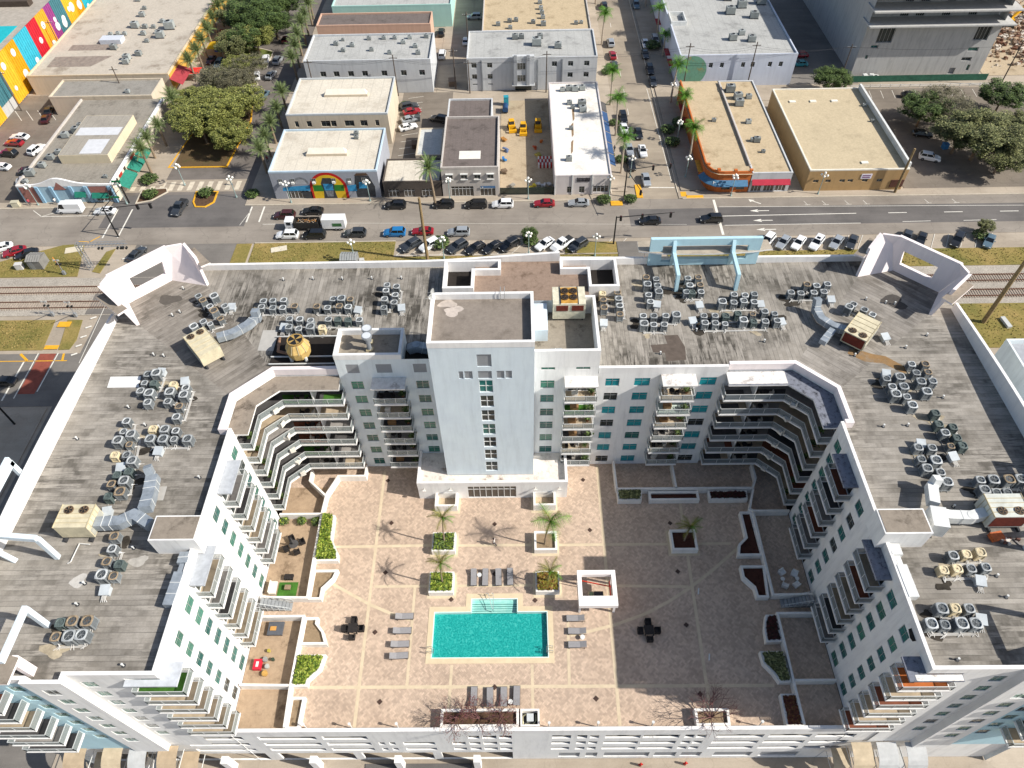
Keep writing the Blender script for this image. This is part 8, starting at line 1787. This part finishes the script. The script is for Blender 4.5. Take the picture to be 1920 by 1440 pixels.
def upole(x, y, h, r, lab, mat=DKW, arms=1):
    t = thing('utility_pole', lab, 'utility pole', (x, y, 0), 'utility poles'); MB().cyl(x, y, 0, h, r, 8, 0, r * .75).build('pole', mat, t)
    if arms:
        MB().box(x - 1.1, x + 1.1, y - .06, y + .06, h - .9, h - .75).build('crossarm', mat, t); b = MB()
        for k in (-1, -.5, .5, 1): b.cyl(x + k, y, h - .75, h - .55, .06, 6)
        b.build('insulator', DUCTW, t)
upole(-18.9, 113.2, 15.5, .34, 'tall brown wooden pole rising from the grass strip', WOODP, 0); upole(86.3, 93.6, 16, .42, 'thick leaning-looking wooden pole on the right grass verge', WOODP, 0); upole(83.8, 134.2, 11, .3, 'wooden pole at the right corner of the tan box building', WOODP, 0)
for x, y, h, lab in ((-54, 181, 10, 'dark pole behind the cream buildings, left'), (-31.8, 180.5, 11, 'dark pole at the corner of the long grey building'), (-16.6, 183.5, 11, 'dark pole at the mouth of the rear alley'), (-12.7, 181.2, 9, 'dark pole at the left corner of the art deco building'), (7.6, 181, 11, 'dark pole before the art deco building'), (44.1, 181.8, 12, 'dark pole beside the round sea mural'), (61, 181.8, 12, 'dark pole before the wall of the sea mural building'), (86.3, 184, 10, 'grey pole beside the bushy tree by the concrete tower'), (127, 180, 12, 'pale pole at the demolition site edge'), (-14, 205, 11, 'dark pole deep in the alley by the mint building'), (-105, 181, 9, 'thin dark pole behind the grey-roofed shop'), (-131.2, 176, 11, 'dark pole at the foot of the striped garage, near'), (-131.0, 205, 11, 'dark pole at the foot of the striped garage, far')): upole(x, y, h, .17, lab)
b = MB()
for z in (10.2, 9.6):
    pts = [(-54, 181, 9.3), (-31.8, 180.5, z), (-12.7, 181.2, 8.5), (7.6, 181, z), (44.1, 181.8, z + .8), (61, 181.8, z + .8), (86.3, 184, 9.3), (127, 180, 11)]
    for p, q in zip(pts, pts[1:]):
        p, q = Vector(p), Vector(q); prev = p
        for k in range(1, 9): f = k / 8; c = p.lerp(q, f); c.z -= 1.0 * math.sin(math.pi * f); b.tube(prev, c, .025, 3, 0, cap=False); prev = c
pr = None
for k in range(13): f = k / 12; c = Vector((-18.9 + f * 130, 113.2, 13 - 4 * f - 1.5 * math.sin(math.pi * f))); 
tag(b.build('overhead_wires', DKMETAL), 'sagging overhead wires along the rear alley', 'wires')
SIGB = M('1E1F20', .6, .08); LAMPR = M('6A1C14', .4); LAMPG = M('1F4A34', .4)
def mast(label, x, y, h, arms, heads, sign=None, col_=SIGB):
    t = thing('traffic_signal', label, 'traffic signal', (x, y, 0), 'traffic signal masts'); b = MB(); b.cyl(x, y, 0, h, .17, 8, 0, .13); b.build('pole', col_, t)
    for ax_, ay_ in arms: MB().tube((x, y, h - .2), (ax_, ay_, h + .1), .11, 6, 0, .06).build('mast_arm', col_, t)
    for hx, hy in heads:
        o = MB().box(hx - .22, hx + .22, hy - .2, hy + .2, h - 1.0, h + .1).build('signal_head', SIGB, t); l_ = MB()
        for k, m_ in enumerate((0, 1, 0)): l_.cyl(hx, hy, h + .1 + .001 * k, h + .12 + .001 * k, .1, 8, m_)
        l_.build('lens', [LAMPR, LAMPG], o)
    if sign: MB().box(sign[0] - 1.0, sign[0] + 1.0, sign[1] - .03, sign[1] + .03, h - .6, h - .1).build('street_sign', M('1F7A4E', .5, .05), t)
mast('dark signal mast with a long arm over the main road at centre right', 19.7, 117.8, 7, [(31.5, 118.8)], [(20.6, 117.8), (25, 118.3), (30.8, 118.7)])
mast('signal mast with two arms at the palm street corner', 23.6, 134.3, 7, [(33.8, 136.2), (25.8, 125.5)], [(29.4, 135.4), (33.2, 136.0), (25.6, 126.4)])
mast('dark signal mast with crossing arms at the left intersection', -86.4, 122.6, 7.5, [(-76.5, 123.8), (-85.2, 128.6)], [(-79.6, 123.4), (-77.0, 123.7)], (-85.6, 126.8))
mast('black signal mast in the shaded corner at the left edge', -86.3, 72.3, 8, [(-95, 76)], [(-88.5, 73.2), (-91, 74.3)])
mast('thin signal mast beside the green traffic island at the blue shop', -88.3, 134.8, 6.5, [(-88.0, 128)], [(-88.1, 130)], (-88.4, 134.0))
# railway crossing gantry and flashers
GRYM = M('9A9DA0', .5, .1, metal=.4)
t = thing('signal_gantry', 'grey lattice cantilever gantry with flashing lights over the level crossing road', 'signal gantry', (-88.2, 112.2, 0)); b = MB()
for dx, dy in ((-.35, -.35), (.35, -.35), (.35, .35), (-.35, .35)): b.tube((-88.2 + dx, 112.2 + dy, 0), (-88.2 + dx, 112.2 + dy, 6.6), .07, 5)
for i in range(9): z = .4 + i * .7; b.tube((-88.55, 111.85, z), (-87.85, 111.85, z + .6), .04, 4).tube((-87.85, 112.55, z), (-88.55, 112.55, z + .6), .04, 4).tube((-88.55, 112.55, z), (-88.55, 111.85, z + .6), .04, 4)
b.build('lattice_post', GRYM, t); b = MB()
for dy in (-.35, .35):
    for dz in (5.9, 6.6): b.tube((-88.4, 112.2 + dy, dz), (-78.6, 112.5 + dy, dz), .06, 5)
for i in range(14): x = -88.2 + i * .68; b.tube((x, 111.85, 5.9), (x + .68, 112.55, 6.6), .035, 4).tube((x, 112.55, 6.6), (x + .5, 111.85, 6.6), .035, 4)
b.build('lattice_arm', GRYM, t)
for x in (-83.8, -80.0, -78.9):
    for s_ in (-.35, .35): MB().tube((x + s_, 112.2, 5.6), (x + s_, 111.7, 5.55), .22, 10).build('flasher', SIGB, t)
for i, (x, y, lab) in enumerate(((-93.2, 110.6, 'railway crossing signal with orange board on the upper left grass'), (-90.6, 98.6, 'railway crossing signal on the lower left grass, left one'), (-86.0, 98.3, 'railway crossing signal on the lower left grass, right one'), (25.4, 112.5, 'crossing gate post with orange arm beside the aqua frame'))):
    t = thing('crossing_signal', lab, 'crossing signal', (x, y, 0), 'railway crossing signals'); MB().cyl(x, y, 0, 3.6, .08, 8).build('post', GRYM, t); MB().box(x - .25, x + .25, y - .25, y + .25, 0, .9).build('cabinet', GRYM, t)
    b = MB(); b.beam((x - .6, y, 3.6), (x + .6, y, 3.9), .05, .16).beam((x + .6, y, 3.6), (x - .6, y, 3.9), .05, .16); b.build('crossbuck', DUCTW, t)
    for s_ in (-.4, .4): MB().tube((x + s_, y - .15, 2.7), (x + s_, y + .15, 2.7), .2, 10).build('flasher', SIGB, t)
    MB().beam((x, y, 1.1), (x + (.8 if i else -.6), y - (3.2 if i != 0 else -.4), 4.2 if i < 3 else 1.4), .1, .12).build('gate_arm', M('D88A3A', .7, .1) if i in (0, 3) else GRYM, t)
def shed(name, lab, cat, x0, x1, y0, y1, h, mt, rt):
    t = thing(name, lab, cat, ((x0 + x1) / 2, (y0 + y1) / 2, 0)); MB().box(x0, x1, y0, y1, 0, h).build('wall', mt, t); b = MB(); n = max(3, int((x1 - x0) / .45))
    for i in range(n): xa = x0 - .1 + (x1 - x0 + .2) * i / n; b.add([(xa, y0 - .15, h), (xa + (x1 - x0) / n - .05, y0 - .15, h), (xa + (x1 - x0) / n - .05, (y0 + y1) / 2, h + .5), (xa, (y0 + y1) / 2, h + .5), (xa + (x1 - x0) / n - .05, y1 + .15, h), (xa, y1 + .15, h)], [(0, 1, 2, 3), (3, 2, 4, 5)])
    b.build('roof', rt, t); MB().box(x0 + .4, x0 + 1.2, y0 - .03, y0, .05, min(2, h - .2)).build('door', GRYM, t)
shed('signal_hut', 'grey ribbed metal hut on the dry grass behind the parapet', 'hut', -36.3, -33.0, 111.2, 113.6, 2.3, GRYM, M('A9ABA8', .5, .08, metal=.3)); shed('signal_hut', 'grey gabled signal hut on gravel at the left grass', 'hut', -101.0, -98.2, 112.2, 115.0, 2.2, M('7E7C78', .7, .1), M('8E8C86', .6, .1))
for nm, x, y, sx, sy, h, c_, lab in (('signal_cabinet', -103.2, 112.6, 1.4, 1.0, 1.3, 'C2C0BC', 'pale signal cabinet left of the gabled hut'), ('signal_cabinet', -32.2, 112.4, .9, .8, 1.4, 'B5B4B0', 'small pale cabinet beside the ribbed hut'), ('concrete_slab', -94.4, 118.4, 3.4, 1.8, .1, 'C9BFA8', 'pale concrete slab on the left grass tip'), ('concrete_slab', -50.6, 117.6, 3.2, 1.5, .1, 'CFC6B2', 'pale concrete slab on the dry grass strip'), ('dumpster', -25.2, 155.8, 1.4, 2.0, 1.2, '5A4A3E', 'dark bin against the mural building side'), ('dumpster', -25.5, 168, 1.2, 1.4, 1.2, '4A4E50', 'grey bin at the back of the small lot'), ('dumpster', -17.6, 186, 2, 2.4, 1.4, '6E5E50', 'brown bin in the shaded alley'), ('portable_toilet', -3.0, 175, 1.2, 1.2, 2.3, '2F8FA0', 'turquoise portable toilet behind the building site'), ('storage_box', 122.5, 152.5, 1.2, 1.2, 1.3, '2F6FA8', 'blue box beside the white SUV in the tree lot'), ('bench', 90.2, 93.2, .8, 2.6, .5, 'B9BBB8', 'pale concrete bench on the right grass verge'), ('utility_box', -113.5, 133.9, 1.6, 1.0, 1.4, 'B7B29C', 'pale utility box at the left corner of the blue shop')):
    if nm == 'storage_box': x, y = 101.5, 151.5
    t = thing(nm, lab, nm.replace('_', ' '), (x, y, .05)); b = MB().obox((x, y), sx, sy, .05, .05 + h * .9, .1 if 'slab' not in nm else .25, 0, .97); b.build('body', M(c_, .7, .12), t); MB().obox((x, y), sx * 1.04, sy * 1.04, .05 + h * .9, .05 + h, .1 if 'slab' not in nm else .25).build('lid', M(c_, .6, .05), t)
# building site between the grey office and the white store
YM = M('D9A21E', .5, .1); 
def loader(x, y, a, lab):
    t = thing('skid_loader', lab, 'loader', (0, 0, 0), 'yellow loaders on the building site')
    MB().box(-.8, .8, -1.2, 1.0, .45, 1.3).build('body', YM, t, world=False); MB().box(-.6, .6, -.5, .7, 1.3, 2.2).build('cab', DKMETAL, t, world=False); MB().box(-.65, .65, -.55, .75, 2.2, 2.3).build('cab_roof', YM, t, world=False)
    b = MB()
    for sx in (-.75, .75): b.beam((sx, .8, 1.6), (sx, -1.9, .7), .14, .18)
    b.build('lift_arm', YM, t, world=False); MB().box(-.95, .95, -2.4, -1.8, .1, .8).build('bucket', YM, t, world=False)
    for sx in (-.85, .85):
        for sy in (-.75, .65): o = link('wheel', WHM, t, (sx, sy, .42), HP); o.scale = (1.2,) * 3
    t.location = (x, y, .02); t.rotation_euler = (0, 0, a)
loader(1.3, 162.0, 0, 'yellow loader with raised arms, right one on the building site'); loader(-1.6, 163.4, .15, 'yellow loader left of the other on the building site'); loader(5.0, 163.4, 0, 'small loader in the shade of the white store'); 
t = thing('water_tank_trailer', 'dark blue tank on wheels at the back of the building site', 'tank trailer', (-3.2, 171.5, 0)); MB().tube((-3.2, 170.4, 1.1), (-3.2, 172.8, 1.1), .75, 14).build('tank', M('24466E', .4, .08), t); MB().box(-3.9, -2.5, 170.4, 172.8, .3, .5).build('chassis', DKMETAL, t)
t = thing('tile_stack', 'red and white striped stacks of building blocks by the store wall', 'block stack', (6.2, 147.6, 0))
for i in range(8):
    for j in range(3): MB().box(4.6 + i * .42, 4.95 + i * .42, 145.8 + j * 1.3, 146.9 + j * 1.3, .02, .9).build('block_pallet', M('B23A34' if (i + j) % 2 else 'D8D4CE', .8, .1), t)
for i, (x, y, c_, s_) in enumerate(((4.2, 138.6, 'CFCBC4', 1.0), (5.6, 138.4, 'D8D4CE', .9), (6.8, 138.8, 'C8C6C2', 1.0), (3.2, 138.2, 'D9C23A', .8), (-1.4, 138.4, '8E8A80', 1.0), (4.6, 151, 'A89A4A', 1.1), (-3.4, 149, '2F6FA8', .8), (-3.0, 144.5, '6A5A4A', 1.2), (5.8, 156.5, 'C06A2A', .6), (4.2, 154, 'B0502A', .6), (-3.0, 153, '5A6A8A', .9), (-3.4, 158, 'A5763E', 1.0))):
    t = thing('supply_pile', '%s pile of supplies on the building site, %s from the road' % (['pale', 'white', 'pale grey', 'yellow', 'grey', 'dull yellow', 'blue', 'brown', 'orange', 'rust-coloured', 'blue-grey', 'tan'][i], ORD[[2, 1, 4, 0, 3, 7, 6, 5, 10, 9, 8, 11][i]]), 'supply pile', (x, y, .02)); q_ = random.Random(i)
    for k in range(3): MB().obox((x + q_.uniform(-.4, .4), y + q_.uniform(-.4, .4)), s_ * q_.uniform(.8, 1.4), s_ * q_.uniform(.5, 1.0), .02 + .28 * k, .3 + .28 * k, q_.uniform(0, 3)).build('bundle', M(c_, .8, .15), t)
t = thing('mesh_fence', 'dark mesh fence closing the building site on the main road', 'fence', (2, 135.6, 0)); MB().box(-4.2, 8.0, 135.56, 135.62, .15, 1.9).build('fence_screen', see_through('2E3A34', .8, 'fence_screen'), t); b = MB()
for i in range(7): MB().cyl(-4.2 + i * 2.03, 135.68, 0, 2.0, .05, 6).build('post', GRYM, t)
t = thing('mesh_fence', 'green screened construction fence at the foot of the concrete tower', 'fence', (106, 183.6, 0)); MB().box(89, 125, 183.6, 183.66, .05, 1.7).build('fence_screen', M('2F5E4C', .85, .15, 1.5), t)
for i in range(13): MB().cyl(89 + i * 3, 183.74, 0, 1.8, .05, 6).build('post', GRYM, t)
t = thing('rail_fence', 'pale low rail fence along the back of the tree lot', 'fence', (105, 180.4, 0))
for i in range(15): MB().cyl(88 + i * 2.6, 180.4, 0, 1.0, .07, 6).build('post', DUCTW, t)
MB().box(88, 124.4, 180.36, 180.44, .75, .87).box(88, 124.4, 180.36, 180.44, .35, .45).build('rail', DUCTW, t)
t = thing('sack_pile', 'pile of white sacks at the green fence of the concrete tower', 'sack pile', (96, 185.4, 0)); q_ = random.Random(6)
for k in range(14): MB().obox((95.0 + q_.uniform(-2.2, 2.6), 185.2 + q_.uniform(-.7, .8)), 1.3, .8, .05 + .35 * (k % 3), .45 + .35 * (k % 3), q_.uniform(-.5, .5), 0, .85).build('sack', DUCTW, t)
t = thing('excavator', 'yellow excavator working on the demolition rubble', 'excavator', (143, 215, 0)); MB().box(141.2, 144.8, 213.2, 216.4, 1.0, 2.6).build('body', YM, t); MB().box(142.0, 143.4, 213.2, 214.6, 2.6, 3.8).build('cab', DKMETAL, t); MB().box(140.8, 145.2, 212.8, 213.6, .1, 1.0).box(140.8, 145.2, 216.0, 216.8, .1, 1.0).build('track', SIGB, t)
MB().beam((144.5, 215, 2.4), (149, 216.5, 6.0), .6, .7).build('boom', YM, t); MB().beam((149, 216.5, 6.0), (154, 218.5, 4.2), .45, .5).build('stick', YM, t); MB().obox((154.5, 218.5), 1.2, 1.2, 2.8, 4.2, .3).build('bucket', DKMETAL, t)
rb = MB(); q_ = random.Random(9)
for i in range(1500):
    x, y = q_.gauss(146, 13), q_.gauss(212, 12)
    if x < 128 or y < 189: continue
    s_ = q_.uniform(.2, .9); rb.obox((x, y), s_ * 1.8, s_, -.05, .1 + s_ * .8, q_.uniform(0, 3), q_.randrange(4), q_.uniform(.5, 1))
rb.build('rubble', [M('A08870', .9, .2), M('7A6656', .9, .2), M('B9AFA2', .9, .2), M('6A4A38', .9, .2)], kind='stuff')
# terrace umbrellas and awnings under the trees
def umb(x, y, s_, c_, lab):
    t = thing('market_umbrella', lab, 'umbrella', (x, y, 0), 'terrace umbrellas'); MB().cyl(x, y, .05, 2.9, .05, 6).build('pole', DUCTW, t)
    b = MB(); b.add([(x - s_, y - s_, 2.4), (x + s_, y - s_, 2.4), (x + s_, y + s_, 2.4), (x - s_, y + s_, 2.4), (x, y, 3.2)], [(0, 1, 4), (1, 2, 4), (2, 3, 4), (3, 0, 4)]); b.build('canopy', M(c_, .8, .08), t)
for x, y, s_, c_, lab in ((-86.8, 206.6, 2.4, 'DDB31F', 'large yellow terrace umbrella under the palms'), (-85.9, 214.5, 2.5, '6E1420', 'dark red terrace umbrella beyond the yellow one'), (-89.0, 191.6, 1.8, 'D02A22', 'bright red terrace umbrella among the palms'), (-83.5, 162.3, 1.2, 'D8452A', 'orange-red umbrella under the olive trees, left'), (-82.3, 165.4, 1.1, 'D8452A', 'orange-red umbrella under the olive trees, upper'), (-74.6, 163.9, 1.0, 'D8452A', 'orange-red umbrella under the olive trees, right'), (-84.7, 204, 1.6, '3A4A7A', 'dark blue terrace umbrella below the yellow one')): umb(x, y, s_, c_, lab)
# ------------------------------------------------------------------ block front: awnings, people, hydrants
AWC = [M('B8A88E', .8, .1), M('B4B5B4', .8, .08), M('AD9A80', .8, .1)]
def awn(x, z0, y0, w, c, lab):
    t = thing('curved_awning', lab, 'awning', (x, 20.2, z0), 'curved awnings along the block front'); b = MB(); N = 6; d = 1 if x > 1 else -1
    for i in range(N):
        a, b_ = HP * i / N, HP * (i + 1) / N; p = lambda q: (20.15 - y0 * math.sin(q), z0 - 1.8 * (1 - math.cos(q)))
        (ya, za), (yb, zb_) = p(a), p(b_); b.add([(x, ya, za), (x, yb, zb_), (x + w, yb, zb_), (x + w, ya, za)], [(0, 1, 2, 3)]).add([(x, ya, za - .06), (x, yb, zb_ - .06), (x + w, yb, zb_ - .06), (x + w, ya, za - .06)], [(3, 2, 1, 0)])
    b.build('awning_cloth', AWC[c], t); b = MB()
    for xx in (x + .05, x + w - .05): b.path([(xx, 20.2, z0 - 1.8), (xx, 20.15 - y0, z0 - 1.8)], .05, 5)
    b.build('support_arm', DUCTW, t)
for i, (x, w, c, z) in enumerate(((-52.3, 2.4, 2, 8.2), (-47.9, 2.2, 0, 8.3), (-44.9, 2.0, 1, 8.3), (-41.6, 2.2, 2, 8.3), (-50, 2.2, 0, 5.6), (-46.2, 2.2, 2, 5.6), (-43, 2.0, 1, 5.6), (-39.9, 2.0, 2, 5.6))): awn(x, z, 2.5, w, c, '%s curved awning in the %s row at the left block front, %s from the left' % (('beige', 'grey', 'tan')[c], 'upper' if z > 7 else 'lower', ORD[i % 4]))
for i, (x, w, c, z) in enumerate(((36.6, 2.2, 0, 8.2), (39.4, 2.2, 1, 8.2), (42.6, 2.2, 1, 8.2), (35.2, 2.0, 0, 5.6), (38.0, 2.0, 0, 5.6), (41.0, 2.2, 1, 5.6))): awn(x, z, 2.5, w, c, '%s curved awning in the %s row at the right block front, %s from the left' % (('beige', 'pale', 'tan')[c], 'upper' if z > 7 else 'lower', ORD[i % 3]))
for x, y, lab in ((13.9, 19.6, 'red figure-like hydrant on the pavement below the podium, left one'), (19.3, 19.7, 'red hydrant on the pavement below the podium, middle one'), (38.2, 18.6, 'red hydrant beside the right awnings')):
    t = thing('fire_hydrant', lab, 'fire hydrant', (x, y, 0), 'red hydrants at the block front'); HR = M('B8241E', .5, .06); MB().cyl(x, y, 0, .75, .16, 10, 0, .13).build('body', HR, t); MB().ball((x, y, .78), .15, 8, 5).build('cap', HR, t); MB().tube((x - .28, y, .5), (x + .28, y, .5), .08, 8).build('nozzle', HR, t)
def person(x, y, z, lab, shirt, trousers, a=0.0, skin='8A5A3E'):
    t = thing('person', lab, 'person', (x, y, z)); me = bpy.data.meshes.new('body')
    V = [(0, 0, .95), (0, .02, 1.2), (0, 0, 1.45), (0, .03, 1.55), (0, .06, 1.68), (.1, 0, .9), (.12, .18, .5), (.12, .05, .08), (.12, .2, .04), (-.1, 0, .9), (-.12, -.16, .5), (-.12, -.35, .1), (-.12, -.22, .04), (.2, 0, 1.42), (.26, -.12, 1.15), (.24, .05, .92), (-.2, 0, 1.42), (-.26, .1, 1.15), (-.24, .25, .95)]
    E_ = [(0, 1), (1, 2), (2, 3), (3, 4), (0, 5), (5, 6), (6, 7), (7, 8), (0, 9), (9, 10), (10, 11), (11, 12), (2, 13), (13, 14), (14, 15), (2, 16), (16, 17), (17, 18)]
    R_ = [.15, .14, .16, .06, .11, .11, .075, .05, .045, .11, .075, .05, .045, .07, .05, .04, .07, .05, .04]
    me.from_pydata(V, E_, []); o = bpy.data.objects.new('body', me); COL.objects.link(o); put(o, (x, y, z), t); o.rotation_euler = (0, 0, a)
    for m_ in (M(shirt, .8), M(trousers, .8), M(skin, .6)): me.materials.append(m_)
    md = o.modifiers.new('skin', 'SKIN'); sv = me.skin_vertices[0].data
    for i, r in enumerate(R_): sv[i].radius = (r, r)
    sv[0].use_root = True; ss = o.modifiers.new('sub', 'SUBSURF'); ss.levels = 1; ss.render_levels = 1
    dg = bpy.context.evaluated_depsgraph_get(); ev = o.evaluated_get(dg); nm = bpy.data.meshes.new_from_object(ev); o.modifiers.clear(); o.data = nm
    for m_ in (M(shirt, .8), M(trousers, .8), M(skin, .6)):
        if len(nm.materials) < 3: nm.materials.append(m_)
    for p in nm.polygons:
        zc = p.center.z; p.material_index = 2 if zc > 1.5 or zc < .1 or (abs(p.center.x) > .2 and zc < 1.2) else 0 if zc > .95 else 1
    MB().ball((x + .06 * -math.sin(a), y + .06 * math.cos(a), z + 1.72), .115, 10, 6).build('hair', M('1C1614', .9), t)
person(-3.7, 42.9, 12.0, 'person in a pale shirt walking across the sunlit deck', 'CFCBC4', '4A4E58', HP)
person(-110.5, 134.2, .13, 'person on the pavement before the blue shop', 'B84A5A', '3A3A42', .6); person(-104.6, 134.4, .13, 'person in white beside the blue shop door', 'D8D6D2', '5A5A5E', 1.2); person(23.0, 152, .13, 'person walking on the palm street pavement by the store', '3A4A5A', '2A2A2E', 0); person(-66.5, 141.0, .02, 'person on the zebra crossing by the mural corner', 'C9C2B8', '3A4A6A', HP)
for i, (x, y, m_) in enumerate(((-60, 150, 0), (22.6, 148.6, 1))): person(x, y, .13, ['person on the shaded pavement of the tree-lined street', 'person beside a planter at the store corner'][i], ['8A3A3A', '5A6A4A'][i], '2E2E34', i)
